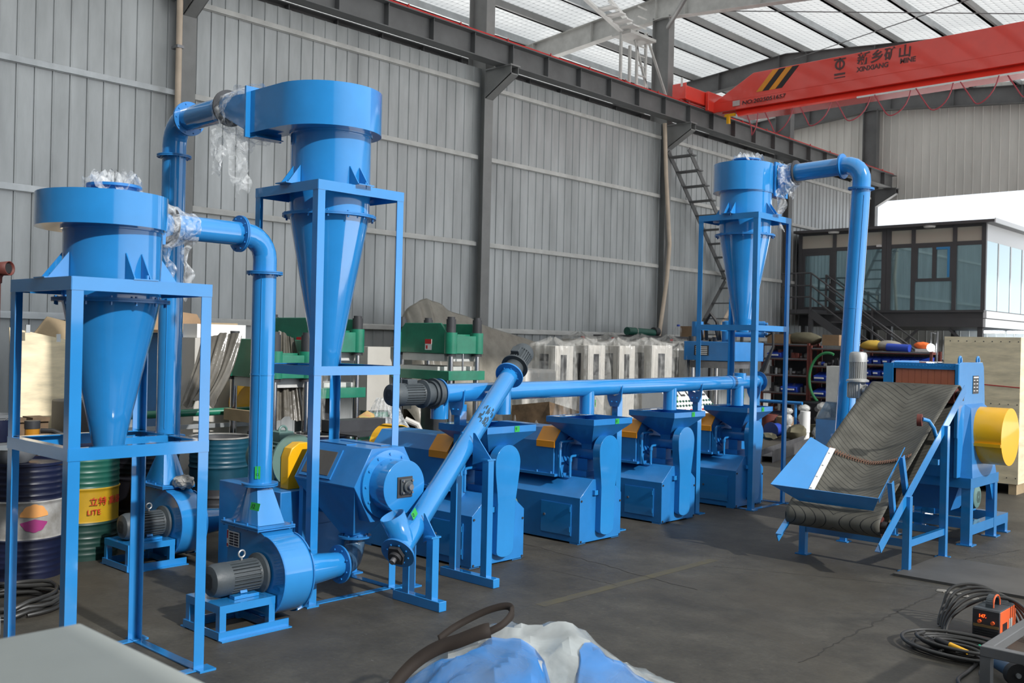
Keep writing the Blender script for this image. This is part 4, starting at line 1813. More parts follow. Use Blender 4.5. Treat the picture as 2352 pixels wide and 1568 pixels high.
def beltm():
    m = bpy.data.materials.new('chevron rubber belt')
    m.use_nodes = True
    nt = m.node_tree
    L = nt.links.new
    bs = nt.nodes['Principled BSDF']
    bs.inputs['Roughness'].default_value = .6
    tc = nt.nodes.new('ShaderNodeTexCoord')
    sx = nt.nodes.new('ShaderNodeSeparateXYZ')
    L(tc.outputs['Object'], sx.inputs[0])

    def mt(op, a, c=None):
        n = nt.nodes.new('ShaderNodeMath')
        n.operation = op
        for i, q in enumerate((a, c)):
            if q is None:
                continue
            if isinstance(q, (int, float)):
                n.inputs[i].default_value = q
            else:
                L(q, n.inputs[i])
        return n.outputs[0]
    s = mt('MULTIPLY', sx.outputs[1], 1.0 / math.cos(sl))
    v = mt('ABSOLUTE', mt('ADD', sx.outputs[0], 0.0))
    k = mt('FRACT', mt('DIVIDE', mt('SUBTRACT', s, mt('MULTIPLY', v, .62)), .058))
    line = mt('LESS_THAN', k, .11)
    n = nt.nodes.new('ShaderNodeTexNoise')
    n.inputs['Scale'].default_value = 5
    n.inputs['Detail'].default_value = 7
    L(tc.outputs['Object'], n.inputs['Vector'])
    r = nt.nodes.new('ShaderNodeValToRGB')
    r.color_ramp.elements[0].position = .3
    r.color_ramp.elements[1].position = .7
    r.color_ramp.elements[0].color = (.06, .057, .045, 1)
    r.color_ramp.elements[1].color = (.12, .115, .095, 1)
    L(n.outputs['Fac'], r.inputs[0])
    mx = nt.nodes.new('ShaderNodeMix')
    mx.data_type = 'RGBA'
    L(line, mx.inputs[0])
    L(r.outputs[0], mx.inputs[6])
    mx.inputs[7].default_value = (.012, .012, .011, 1)
    L(mx.outputs[2], bs.inputs['Base Color'])
    bp = nt.nodes.new('ShaderNodeBump')
    bp.inputs['Strength'].default_value = .5
    bp.inputs['Distance'].default_value = .004
    bp.invert = True
    L(line, bp.inputs['Height'])
    L(bp.outputs[0], bs.inputs['Normal'])
    return m


b = MB()
U = 20
rows = []
for p, n_, sag, f in path:
    row = []
    for j in range(U + 1):
        u = 2 * j / U - 1
        w_ = .425
        dip = -.10 * sag * (1 - abs(u) ** 1.3) + (.035 * sag * abs(u) ** 3 if sag > 0 else 0)
        q = p + n_ * dip
        row.append(b.v((-3.795 + u * w_, q.y, q.z)))
    rows.append(row)
for a, c in zip(rows, rows[1:] + rows[:1]):
    for j in range(U):
        b.f([a[j], a[j + 1], c[j + 1], c[j]])
belt = b.build('belt', beltm(), t, smooth=50, solid=.010)
ci = [i for i, q in enumerate(path) if abs(q[3] - .40) < .5 / N][0]
LACE = mat('rusty belt lacing', (.16, .085, .055), .6, vary=.3)
b = MB()
cp, cn, cs, _ = path[ci]
for j in range(34):
    u = 2 * (j + .5) / 34 - 1
    dip = -.10 * cs * (1 - abs(u) ** 1.3) + .035 * cs * abs(u) ** 3
    q = cp + cn * (dip + .010)
    x = -3.795 + u * .39
    b.bar((x - .006, q.y - d.y * .028, q.z - d.z * .028), (x + .006, q.y + d.y * .028, q.z + d.z * .028), .008, .007, cn)
    b.bar((x - .012, q.y, q.z + .001), (x + .012, q.y, q.z + .001), .012, .006, cn)
bl = b.build('belt_lacing', LACE, t)
tag(bl, 'rusty zigzag lacing across the belt')
# trough hopper at the low end
b = MB()
b.plate([(-4.39, 8.2, .66), (-3.395, 8.2, .652), (-3.463, 8.26, .535), (-4.135, 8.26, .535)], .006)
b.build('hopper_plate', BLUE, t)
b = MB()
h1, h2, h3 = Vector((-4.39, 8.2, .66)), Vector((-4.12, 8.38, .60)), Vector((-4.165, 8.90, .956))
hn = (h2 - h1).cross(h3 - h1)
rd = ray(1862, 1004)
h4 = C0 + rd * ((h1 - C0).dot(hn) / rd.dot(hn))
b.plate([h1, h2, h3, h4], .006)
b.build('hopper_plate', BLUE, t)
b = MB()
b.plate([(-4.118, 8.37, .603), (-4.163, 8.90, .964), (-4.115, 8.92, .955), (-4.075, 8.38, .59)], -.006)
for f in (.1, .35, .6, .88):
    p = Vector((-4.10, 8.375, .60)).lerp(Vector((-4.14, 8.91, .96)), f)
    b.cyl((p.x, p.y - .006, p.z - .0), (p.x + .004, p.y - .010, p.z + .012), .008, n=8)
b.build('hopper_seal', WHITE, t)
b = MB()
b.plate([(-3.395, 8.2, .652), (-3.30, 8.50, 1.07), (-3.345, 8.53, 1.0), (-3.43, 8.30, .60)], .006)
b.build('hopper_plate', BLUE, t)
for y0, z0, y1, z1 in ((8.62, .64, 8.50, .98), (8.36, .46, 8.28, .78)):
    b = MB()
    b.angle((-3.32, y0, z0), (-3.32, y1, z1), (0, .045, .02), (-.04, 0, 0))
    b.build('hopper_strut', BLUE, t)
# return idler bracket and drive
b = MB()
P = [(-3.32, 9.28, 1.10), (-3.32, 9.20, 1.20), (-3.33, 9.10, 1.27), (-3.36, 9.03, 1.285)]
b.tube(P, .018, 10)
ib = b.build('idler_arm', BLUE, t)
b = MB()
b.cyl((-3.36, 9.03, 1.275), (-3.40, 9.02, 1.275), .055, n=24)
b.build('idler_roller', RUST, ib)
gx = -4.39
b = MB()
b.box(gx - .07, 9.93, 1.39, gx + .06, 10.07, 1.56)
for k in range(6):
    b.box(gx - .078 + .02 * k, 9.92, 1.40, gx - .070 + .02 * k, 10.08, 1.55)
b.cyl((gx + .06, 10.0, 1.475), (gx + .10, 10.0, 1.475), .05, n=20)
b.build('worm_gearbox', LGREYM, t, bevel=.004)
motor(t, (gx - .0, 10.0, 1.56), (0, 0, 1), .088, .31, LGREYM, box=False, mcowl=LGREYM)

# ------------------------------------------------------------------ crusher
t = thing('rubber_crusher', 'blue crusher with a curtained mouth and a yellow round flywheel guard', 'machine', (-3.75, 10.7, 0))
xa, xb = -4.05, -3.44
SP = [(10.08, .66), (10.08, 1.77), (10.14, 1.79), (10.76, 1.79), (10.80, 1.74), (10.86, 1.30), (10.80, 1.05), (10.80, .66)]
for x0_, x1_ in ((xa - .03, xa), (xb, xb + .035)):
    b = MB()
    b.prism(SP, x0_, x1_, 'x')
    b.build('side_plate', BLUE, t, bevel=.004)
b = MB()
b.box(xa - .10, 10.07, 1.50, xa, 10.13, 1.765)
b.build('mouth_frame', BLUE, t)
b = MB()
b.box(xb, 10.07, 1.05, xb + .03, 10.1, 1.77)
b.build('mouth_frame', BLUE, t)
b = MB()
b.box(xa, 10.08, 1.715, xb, 10.80, 1.775)
for k in range(18):
    b.cyl((xa + .03 + k * .033, 10.078, 1.75), (xa + .03 + k * .033, 10.07, 1.75), .006, n=6)
b.build('top_plate', BLUE, t)
for k in range(9):
    w_ = (xb - xa - .03) / 9
    b = MB()
    b.box(xa + .015 + w_ * k + .001, 10.10, 1.30, xa + .015 + w_ * (k + 1) - .001, 10.108 + .003 * (k % 2), 1.715)
    b.build('curtain_strip', CURT, t)
b = MB()
b.box(xa, 10.40, .66, xb, 10.80, 1.72)
b.box(xa, 10.1, .66, xb, 10.4, 1.28)
b.build('body', BLUE_D, t)
b = MB()
b.hexa([(-3.44, 10.16, .66), (-3.30, 10.20, .66), (-3.30, 10.92, .66), (-3.44, 10.95, .66)], [(-3.44, 10.22, 1.40), (-3.36, 10.30, 1.34), (-3.36, 10.78, 1.34), (-3.44, 10.80, 1.40)])
b.build('side_cover', BLUE_D, t)
for y in (10.2, 10.72):
    b = MB()
    b.tube([Vector((xb + .0, y, 1.80)) + Vector((0, math.cos(a) * .035, math.sin(a) * .045)) for a in [2 * PI * i / 16 for i in range(16)]], .012, 8, True)
    b.build('lifting_hook', BLUE, t)
b = MB()
b.box(xb + .035, 10.47, 1.475, xb + .039, 10.64, 1.655)
np_ = b.build('nameplate', PLATE, t)
b = MB()
for i in range(4):
    b.box(xb + .039, 10.49, 1.50 + i * .035, xb + .0405, 10.53, 1.508 + i * .035)
    b.box(xb + .039, 10.57, 1.50 + i * .035, xb + .0405, 10.615, 1.508 + i * .035)
b.box(xb + .039, 10.485, 1.632, xb + .0405, 10.625, 1.645)
b.build('nameplate_print', WHITE, np_)
gy, gz = 10.60, 1.06
b = MB()
b.m = frame((-3.42, gy, gz), (1, 0, 0))
b.lathe([(.275, 0), (.285, 0), (.285, .34), (0, .345), (0, .335), (.275, .33)], 56)
b.m = Matrix()
b.build('flywheel_guard', YEL, t)
b = MB()
b.bar((-3.40, gy - .02, gz - .10), (-3.09, gy - .30, gz - .10), .03, .03) if False else b.box(-3.42, gy - .30, gz - .09, -3.08, gy - .28, gz - .06)
b.build('guard_bracket', YEL, t)
b = MB()
b.cyl((-3.44, gy, gz), (-3.22, gy, gz), .24, n=40)
b.cyl((-3.46, gy, gz), (-3.2, gy, gz), .06, n=24)
b.build('flywheel', DARK, t)
# frame: table, legs and base
zt_ = .66
b = MB()
b.box(-4.12, 10.16, zt_ - .10, -3.30, 10.26, zt_)
b.box(-4.12, 10.90, zt_ - .10, -3.30, 11.0, zt_)
b.box(-4.12, 10.26, zt_ - .10, -4.02, 10.90, zt_)
b.box(-3.40, 10.26, zt_ - .10, -3.30, 10.90, zt_)
b.build('table_frame', BLUE, t)
for x in (-4.12, -3.39):
    for y in (10.17, 10.90):
        b = MB()
        b.box(x, y, .012, x + .085, y + .085, zt_ - .1)
        b.box(x - .03, y - .03, 0, x + .115, y + .115, .012)
        lg = b.build('leg', BLUE, t)
        b = MB()
        s = 1 if y < 10.5 else -1
        ys = y + .085 if s > 0 else y
        b.prism([(ys, zt_ - .1), (ys + s * .10, zt_ - .1), (ys, zt_ - .28)], x + .02, x + .065, 'x')
        b.build('corner_brace', BLUE, lg)
for x0_, y0_, x1_, y1_ in ((-4.118, 10.256, -4.04, 10.898), (-3.385, 10.256, -3.307, 10.898), (-4.118, 10.987, -4.04, 11.36), (-3.385, 10.987, -3.307, 11.36), (-4.04, 11.28, -3.385, 11.358), (-4.04, 10.55, -3.385, 10.62)):
    b = MB()
    b.box(x0_, y0_, .10, x1_, y1_, .20)
    b.build('base_beam', BLUE, t)
for x in (-4.12, -3.39):
    for y in (11.26,):
        b = MB()
        b.box(x - .0, y, 0.012, x + .085, y + .085, .1)
        b.box(x - .025, y - .02, 0, x + .11, y + .105, .012)
        b.build('foot', BLUE, t)
mo = motor(t, (-3.95, 11.12, .36), (1, 0, 0), .13, .42, MGREEN, box=False)
b = MB()
b.box(-3.9, 10.98, .20, -3.6, 11.26, .235)
b.build('motor_base', BLUE, t)
b = MB()
b.hexa([(-3.95, 10.35, .30), (-3.55, 10.35, .30), (-3.55, 10.6, .30), (-3.95, 10.6, .30)], [(-4.0, 10.3, .57), (-3.45, 10.3, .57), (-3.45, 10.88, .57), (-4.0, 10.88, .57)])
b.build('discharge_chute', BLUE_D, t)
# ------------------------------------------------------------------ oil drums and clutter on the near side
def drum(c, bands, label, open_top=False, H_=.885, r=.288, group=None):
    """steel drum; bands = [(z0, z1, material)]"""
    t = thing('oil_drum', label, 'drum', (c[0], c[1], 0), group)

    def prof(z):
        e = 0.
        for zc in (.30, .59):
            e = max(e, .012 * max(0, 1 - abs(z - zc) / .018))
        for k in range(5):
            zc = .64 + k * .045
            e = max(e, .005 * max(0, 1 - abs(z - zc) / .014))
            zc = .05 + k * .045
            e = max(e, .005 * max(0, 1 - abs(z - zc) / .014))
        return r + e
    for i, (z0, z1, m) in enumerate(bands):
        b = MB()
        b.m = Matrix.Translation(Vector((c[0], c[1], 0)))
        n = max(2, int((z1 - z0) / .008))
        P = [(prof(z0 + (z1 - z0) * k / n), z0 + (z1 - z0) * k / n) for k in range(n + 1)]
        if i == 0:
            P = [(0, z0)] + P
        b.lathe(P, 40)
        b.build('band', m, t)
    b = MB()
    b.m = Matrix.Translation(Vector((c[0], c[1], 0)))
    rim = bands[-1][2]
    if open_top:
        b.lathe([(r - .004, .1), (r - .004, H_ - .02)], 40)
        b.lathe([(0, .10), (r - .004, .1)], 40)
        b.build('inside', STEEL, t)
        b = MB()
        b.m = Matrix.Translation(Vector((c[0], c[1], 0)))
        b.lathe([(r - .006, H_ - .014), (r + .010, H_ - .014), (r + .010, H_), (r - .006, H_)], 40, True)
        b.build('rim', DWHITE, t)
    else:
        b.lathe([(0, H_ - .02), (r - .012, H_ - .02), (r - .008, H_), (r + .008, H_), (r + .008, H_ - .02), (r, H_ - .03)], 40)
        b.cyl((.18, 0, H_ - .02), (.18, 0, H_ - .008), .035, n=16)
        b.build('lid', rim, t)
    return t


N1 = drum((-8.06, 3.13), [(0, .31, NAVY), (.31, .60, DWHITE), (.60, .875, NAVY)], 'navy oil drum with a scuffed white band and a flower emblem')
def on_drum(c, ang, z, r=.291):
    a = math.radians(ang)
    return Vector((c[0] + r * math.cos(a), c[1] + r * math.sin(a), z))
# flower emblem wrapped round the drum
b = MB()
MG = mat('magenta print', (.30, .03, .16), .5)
OG = mat('orange print', (.72, .33, .10), .5)
ac = -8
def petal(b, zc, R_, a0, a1, n):
    pts = []
    for i in range(n + 1):
        a = a0 + (a1 - a0) * i / n
        rr = R_ * (1 + .07 * abs(math.sin(a * 5)))
        pts.append((rr * math.cos(a), rr * math.sin(a)))
    for i in range(n):
        q = [(0, .0), pts[i], pts[i + 1]]
        for k in range(4):
            f0, f1 = k / 4, (k + 1) / 4
            A = [(pts[i][0] * f0, pts[i][1] * f0), (pts[i][0] * f1, pts[i][1] * f1), (pts[i + 1][0] * f1, pts[i + 1][1] * f1), (pts[i + 1][0] * f0, pts[i + 1][1] * f0)]
            b.f([b.v(on_drum((-8.06, 3.13), ac + math.degrees(x / .291), zc + z, .2925)) for x, z in (A if f0 > 0 else A[1:])])
petal(b, .475, .098, .12, PI - .12, 30)
b.build('emblem', OG, N1)
b = MB()
petal(b, .465, .095, -PI + .25, -.25, 24)
b.build('emblem', MG, N1)
G1 = drum((-8.42, 3.74), [(0, .315, DKGREEN), (.315, .60, DYEL), (.60, .875, DGREEN)], 'green oil drum with a yellow band and red lettering')
words_round('立特 高级', .075, (-8.42, 3.74), .306, -14, .465, REDP, G1)
words_round('LITE', .062, (-8.42, 3.74), .306, -17, .385, REDP, G1)
drum((-8.65, 4.42), [(0, .875, BLKDRUM)], 'black oil drum in shade behind the back blower')
drum((-9.0, 2.62), [(0, .875, NAVY)], 'navy oil drum behind the front stand, at the edge of the view')
drum((-9.15, 3.35), [(0, .875, BLKDRUM)], 'black oil drum carrying the grey bucket')
drum((-9.2, 4.05), [(0, .875, NAVY)], 'navy oil drum behind the yellow-banded one')
drum((-9.5, 4.85), [(0, .875, NAVY)], 'navy open oil drum behind the teal one', open_top=True)
drum((-8.93, 5.34), [(0, .38, DARK), (.38, .875, TEAL)], 'teal open oil drum with a pale rim', open_top=True)
drum((-8.6, 6.35), [(0, .875, NAVY)], 'navy oil drum behind the pulverizer motor', open_top=True)
# basin, bucket, bits on the drums
b = MB()
b.m = Matrix.Translation(Vector((-8.13, 3.05, .868)))
b.lathe([(0, 0), (.12, .0), (.17, .05), (.19, .11), (.20, .112), (.185, .112), (.165, .055), (.115, .008), (0, .008)], 40)
single(b, 'basin', GALV, 'shiny steel basin standing on the drum with the flower emblem', 'basin')
t = thing('bucket', 'grey paint bucket with a dark label on the black drum', 'bucket', (-9.15, 3.30, .888))
b = MB()
b.m = Matrix.Translation(Vector((-9.15, 3.30, .888)))
b.lathe([(0, 0), (.125, 0), (.15, .25), (.158, .25), (.158, .275), (.145, .275), (.12, .01), (0, .01)], 36)
b.build('body', mat('grey bucket plastic', (.13, .14, .15), .5), t)
b = MB()
for i in range(10):
    a0, a1 = math.radians(-25 + i * 5), math.radians(-20 + i * 5)
    b.f([b.v((-9.15 + r * math.cos(a_), 3.30 + r * math.sin(a_), z)) for a_, r, z in ((a0, .137, .91 + .02), (a1, .137, .93), (a1, .153, 1.12), (a0, .153, 1.12))])
b.build('label', NAVY, t)
b = MB()
b.tube([(-9.15 + .16 * math.cos(x), 3.30 + .16 * math.sin(x), 1.12 + .05 * math.sin(x * 2)) for x in [PI * i / 14 for i in range(15)]], .004, 6)
b.build('handle', STEEL, t)
t = thing('grease_pump', 'amber and black grease pump jar beside the grey bucket', 'pump', (-9.0, 3.62, .888))
b = MB()
b.cyl((-9.2, 3.62, .888), (-9.2, 3.62, 1.02), .062, n=24)
b.build('jar', mat('amber oil jar', (.45, .2, .02), .2), t)
b = MB()
b.cyl((-9.2, 3.62, 1.02), (-9.2, 3.62, 1.09), .066, n=24)
b.build('cap', DARK, t)
b = MB()
b.tube([(-9.16, 3.68, 1.0), (-9.10, 3.76, 1.0), (-9.05, 3.86, .95), (-9.05, 3.95, .91)], .022, 10)
b.build('hose', BLACK, t)
BENCHT = mat('oily bench top', (.07, .068, .065), .4, vary=.4)
t = thing('workbench', 'low dark workbench behind the oil drums', 'bench', (-10.3, 4.3, 0))
b = MB()
b.box(-10.9, 2.6, .78, -9.6, 5.2, .84)
b.build('bench_top', BENCHT, t)
for x in (-10.85, -9.7):
    for y in (2.65, 5.1):
        b = MB()
        b.box(x, y, 0, x + .06, y + .06, .78)
        b.build('leg', DARK, t)
# plywood sheets
def sheet(px, X, th, m, name, label, cat, lean=.0):
    """flat board from picture-corner points on a plane X = const"""
    b = MB()
    pts = [PX(x, y, X) for x, y in px]
    pts = [Vector((p.x - lean * (p.z - .8), p.y, p.z)) for p in pts]
    b.plate(pts, th)
    return single(b, name, m, label, cat)


BS = sheet([(30, 1000), (225, 1000), (225, 955), (225, 795), (30, 752)], -10.4, .02, PLY, 'plywood_sheet', 'pale birch plywood sheet leaning behind the lowest cyclone', 'board', .1)
sheet([(84, 990), (200, 990), (190, 745), (118, 727), (84, 768)], -10.7, .02, PLYB, 'plywood_sheet', 'brown plywood offcut behind the pale birch sheet', 'board', .1)
for k, (x, y) in enumerate(((63, 757), (133, 778))):
    p = PX(x, y, -10.36)
    b = MB()
    b.box(p.x, p.y - .02, p.z - .03, p.x + .02, p.y + .02, p.z + .05)
    b.build('clip', GALV, BS)
b = MB()
for k in range(5):
    b.box(-10.1, 3.0 + k * .22, .845 + .0, -9.85, 3.16 + k * .22, .90)
for k in range(3):
    b.box(-10.06 + .07 * k, 3.0, .90, -10.02 + .07 * k, 4.04, 1.02)
for k in range(5):
    b.box(-10.1, 3.0 + k * .22, 1.02, -9.85, 3.16 + k * .22, 1.06)
single(b, 'pallet', PALLET, 'old broken pallet under the birch plywood', 'pallet')
b = MB()
b.box(-10.1, 4.15, .845, -9.75, 4.62, 1.22)
single(b, 'tool_case', DARK, 'black tool case in front of the birch plywood', 'case', bevel=.02)
for k in range(9):
    b = MB()
    x, y = -9.65 - random.random() * .1, 3.3 + .2 * k
    m = (REDP, STEEL, DARK, NAVY, GALV)[k % 5]
    b.ico((x, y, .868), .045, 2, (1.0, 1.4, .55), .1)
    single(b, 'spare_part', m, 'small oily spare part lying on the dark workbench', 'part', 'small parts on the workbench', smooth=30)
t = thing('sheet_stack', 'long silver trim strip and green pipe behind the thick duct', 'pipe', (-9.9, 5.6, .84))
b = MB()
b.cyl((-9.75, 4.6, 1.05), (-9.3, 6.6, 1.10), .04, n=20)
b.build('pipe', GREEN, t)
b = MB()
b.box(-9.62, 4.7, .90, -9.58, 6.4, .945)
b.build('trim_strip', GALV, t)
# blue machine with red sticker, boxes on it
t = thing('control_cabinet', 'blue cabinet with a red sticker behind the thick duct', 'cabinet', (-10.5, 5.9, 0))
pa, pb = PX(395, 765, -10.2), PX(490, 925, -10.2)
b = MB()
b.box(-10.9, pa.y, .0, -10.2, pb.y + .05, pa.z)
b.build('body', BLUE_D, t, bevel=.01)
b = MB()
qa, qb = PX(412, 803, -10.19), PX(440, 818, -10.19)
b.box(-10.2, qa.y, qb.z, -10.195, qb.y, qa.z)
b.build('red_sticker', REDP, t)
b = MB()
qa, qb = PX(405, 802, -10.19), PX(411, 820, -10.19)
b.box(-10.2, qa.y, qb.z, -10.195, qb.y, qa.z)
b.build('yellow_sticker', DYEL, t)
b = MB()
qa = PX(420, 760, -10.2)
b.tube([Vector((-10.2, qa.y - .1, qa.z + .04)) + Vector((0, .03 * math.cos(a), .03 * math.sin(a))) for a in [2 * PI * i / 14 for i in range(14)]], .01, 6, True)
b.build('lifting_eye', BLUE, t)
pz = pa.z
b = MB()
b.plate([(-10.75, 5.35, pz + .005), (-10.3, 5.45, pz + .005), (-10.3, 6.0, pz + .03), (-10.75, 5.9, pz + .03)], .02)
b.plate([(-10.5, 5.38, pz + .03), (-10.3, 5.95, pz + .04), (-10.42, 5.9, pz + .22), (-10.6, 5.42, pz + .28)], .008)
b.plate([(-10.75, 5.35, pz + .03), (-10.5, 5.36, pz + .03), (-10.52, 5.30, pz + .25), (-10.74, 5.28, pz + .2)], .008)
single(b, 'cardboard_box', CARD, 'torn open cardboard box on top of the blue cabinet', 'box')
t = thing('foam_tray', 'white foam packing tray beside the cardboard box', 'tray', (-10.0, 6.3, pz))
p = PX(447, 775, -9.9)
b = MB()
x0, y0, z0 = -10.15, p.y, p.z
b.box(x0, y0, z0, -9.85, y0 + .60, z0 + .03)
for q in ((x0, y0, x0 + .03, y0 + .6), (-9.88, y0, -9.85, y0 + .6), (x0 + .03, y0, -9.88, y0 + .03), (x0 + .03, y0 + .57, -9.88, y0 + .6)):
    b.box(q[0], q[1], z0 + .03, q[2], q[3], z0 + .15)
b.build('tray', FOAM, t)
b = MB()
b.box(x0 + .06, y0 + .2, z0 + .15, x0 + .1, y0 + .62, z0 + .17)
b.build('wood_scrap', PLYB, t)
b = MB()
b.box(-10.15, y0 - .05, 0, -9.8, y0 + .75, z0 - .002)
single(b, 'cream_panel', CREAM, 'cream cabinet beneath the white foam tray', 'cabinet')
b = MB()
b.cyl((-9.75, 6.15, 1.15), (-9.6, 6.15, 1.15), .22, n=32)
single(b, 'guard_disc', YEL, 'yellow round guard low behind the thick duct', 'guard')


DARKPOLY = mat('shade-darkened grey polythene', (.12, .11, .092), .22, vary=.3, vscale=4, bump=.6, bscale=6)  # shade put into the colour: a darker stand-in for the tarpaulin
# ------------------------------------------------------------------ green vulcanising presses
def press(label, x0, x1, y0, y1, zt, zc0, zc1, zm=None, tall=True, parts=()):
    """four-column press; crosshead between zc0 and zc1, nuts up to zt, moving table near zm"""
    t = thing('hydraulic_press', label, 'press', ((x0 + x1) / 2, (y0 + y1) / 2, 0))
    cr = .062
    cs = [(x, y) for x in (x0 + .09, x1 - .09) for y in (y0 + .09, y1 - .09)]
    b = MB()
    zc = zc1 - .12
    b.prism([(x0 + .10, zc0 + .0), (x1 - .10, zc0), (x1 - .10, zc), (x1 - .22, zc1), (x0 + .22, zc1), (x0 + .10, zc)], y0 + .03, y0 + .06, 'y')
    b.prism([(x0 + .10, zc0 + .0), (x1 - .10, zc0), (x1 - .10, zc), (x1 - .22, zc1), (x0 + .22, zc1), (x0 + .10, zc)], y1 - .06, y1 - .03, 'y')
    b.box(x0 + .14, y0 + .06, zc0, x1 - .14, y1 - .06, zc - .02)
    b.box(x1 - .12, y0 + .1, zc0, x1 - .04, y1 - .1, zc - .04)
    ch = b.build('crosshead', GREEN, t, bevel=.006)
    for i, (x, y) in enumerate(cs):
        b = MB()
        b.cyl((x, y, .3), (x, y, zc0 + .02), cr * .62, n=24)
        b.build('column', CHROME, t)
        b = MB()
        b.cyl((x, y, zc0 - .0), (x, y, zc), cr * 1.35, n=28)
        b.build('column_sleeve', GREEN, ch)
        b = MB()
        b.cyl((x, y, zc), (x, y, zt - .03), cr * 1.0, n=20)
        b.cyl((x, y, zt - .03), (x, y, zt), cr * .8, n=20)
        b.build('column_nut', DARK, t)
        b = MB()
        b.cyl((x, y, zc0 - .035), (x, y, zc0), cr * 1.1, n=20)
        b.build('column_collar', DARK, t)
    b = MB()
    b.box(x0 + .16, y0 + .05, zc0 - .10, x1 - .16, y1 - .05, zc0 - .005)
    b.build('heating_plate', PALEST, t)
    if zm:
        b = MB()
        b.box(x0, y0, zm - .12, x1 - .02, y1, zm)
        b.build('table', GREEN, t, bevel=.004)
        b = MB()
        b.box(x0 + .05, y0 + .02, zm, x1 - .25, y1 - .02, zm + .05)
        b.build('lower_plate', PALEST, t)
        b = MB()
        b.cyl((x1 - .03, y0 + .25, zm), (x1 - .03, y0 + .25, zc0), .012, n=10)
        b.build('guide_rod', CHROME, t)
    b = MB()
    b.box(x0, y0, 0, x1, y1, .42)
    b.box(x0 + .1, y0 - .02, .42, x1 - .1, y1 + .02, .66)
    b.build('base', GREEN if tall else DARK, t, bevel=.01)
    b = MB()
    b.cyl(((x0 + x1) / 2, (y0 + y1) / 2, .66), ((x0 + x1) / 2, (y0 + y1) / 2, (zm or 1.0) - .12), .22, n=32)
    b.build('ram', DARK, t)
    return t


P3 = press('green four-column press in front of the tarpaulin cone', -10.25, -9.12, 8.68, 9.33, 2.19, 1.72, 2.11, 1.50)
b = MB()
b.box(-9.62, 8.70, 1.76, -9.5, 8.708, 1.90)
st = b.build('warning_sticker', WHITE, P3)
b = MB()
b.box(-9.62, 8.698, 1.84, -9.5, 8.702, 1.90)
b.box(-9.60, 8.698, 1.775, -9.57, 8.702, 1.82)
b.build('warning_print', REDP, st)
P2 = press('green four-column press behind the tall cyclone', -10.6, -9.45, 6.55 + .35, 7.62, 2.16, 1.72, 2.12, 1.30)
b = MB()
b.box(-9.92, 6.92, 1.75, -9.80, 6.928, 1.89)
st = b.build('warning_sticker', WHITE, P2)
b = MB()
b.box(-9.92, 6.918, 1.83, -9.80, 6.922, 1.89)
b.build('warning_print', REDP, st)
P1 = press('green press with a plastic sheet thrown over it, behind the near duct', -9.55, -8.62, 5.72, 6.30, 1.94, 1.46, 1.86, None)
b = MB()
b.box(-8.80, 5.70, .90, -8.68, 5.82, 1.14)
b.build('red_block', REDP, P1)
b = MB()
b.box(-9.4, 5.66, 1.0, -8.85, 5.715, 1.12)
b.build('wood_block', PLYB, P1)


def cloth(label, tl, tr, br, bl, m, wob=.05, seed=0, folds=9, name='plastic_sheet', belly=.1):
    """sheet hung between four corners, with folds running down it"""
    rnd = random.Random(seed)
    ph = [rnd.uniform(0, 6.28) for _ in range(5)]
    tl, tr, br, bl = Vector(tl), Vector(tr), Vector(br), Vector(bl)
    nrm_ = (tr - tl).cross(bl - tl).normalized()

    def fn(u, v):
        c = tl.lerp(tr, u).lerp(bl.lerp(br, u), v)
        w = wob * (.35 + .65 * v) * (math.sin(folds * u * 2 + ph[0] + 1.5 * v) * .6 + math.sin(folds * u * 4.7 + ph[1] + 3 * v) * .3 + math.sin(5 * v + ph[2] + 4 * u) * .35)
        return c + nrm_ * (w + belly * math.sin(PI * v) * .5) + Vector((0, 0, .03 * math.sin(7 * u + ph[3]) * (1 if v > .9 else .3)))
    b = MB()
    b.grid(fn, 40, 34)
    return single(b, name, m, label, 'plastic sheet', smooth=180)


cloth('shade-darkened grey plastic sheet hanging off the near press towards the thick duct', PX(462, 772, -9.3), PX(556, 764, -8.95), PX(492, 930, -8.75), PX(412, 925, -8.9), DARKPOLY, .05, 3)
cloth('shade-darkened grey plastic sheet hanging beside the near press columns', PX(640, 760, -9.0), PX(676, 775, -8.9), PX(716, 960, -8.75), PX(632, 968, -8.7), DARKPOLY, .06, 5)
cloth('clear plastic sheet hanging under the tall cyclone cone', PX(690, 800, -9.1), PX(756, 845, -9.0), PX(754, 990, -8.9), PX(700, 980, -8.9), POLY, .05, 8)
b = MB()
b.box(-9.8, 8.2, .85, -9.77, 8.72, 1.70)
b.bm.clear()
pa, pb = PX(845, 796, -10.3), PX(900, 915, -10.3)
b.box(-10.6, pa.y, pb.z - .15, -10.3, pb.y + .35, pa.z)
single(b, 'cream_panel', CREAM, 'cream sheet metal panel between the two green presses', 'panel')
b = MB()
b.box(-10.55, PX(845, 796, -10.3).y + .1, 0, -10.35, PX(900, 796, -10.3).y + .25, PX(845, 915, -10.3).z - .155)
single(b, 'panel_stand', GREEN, 'dark green stand under the cream panel', 'stand')
p = PX(1000, 684, -11.9)
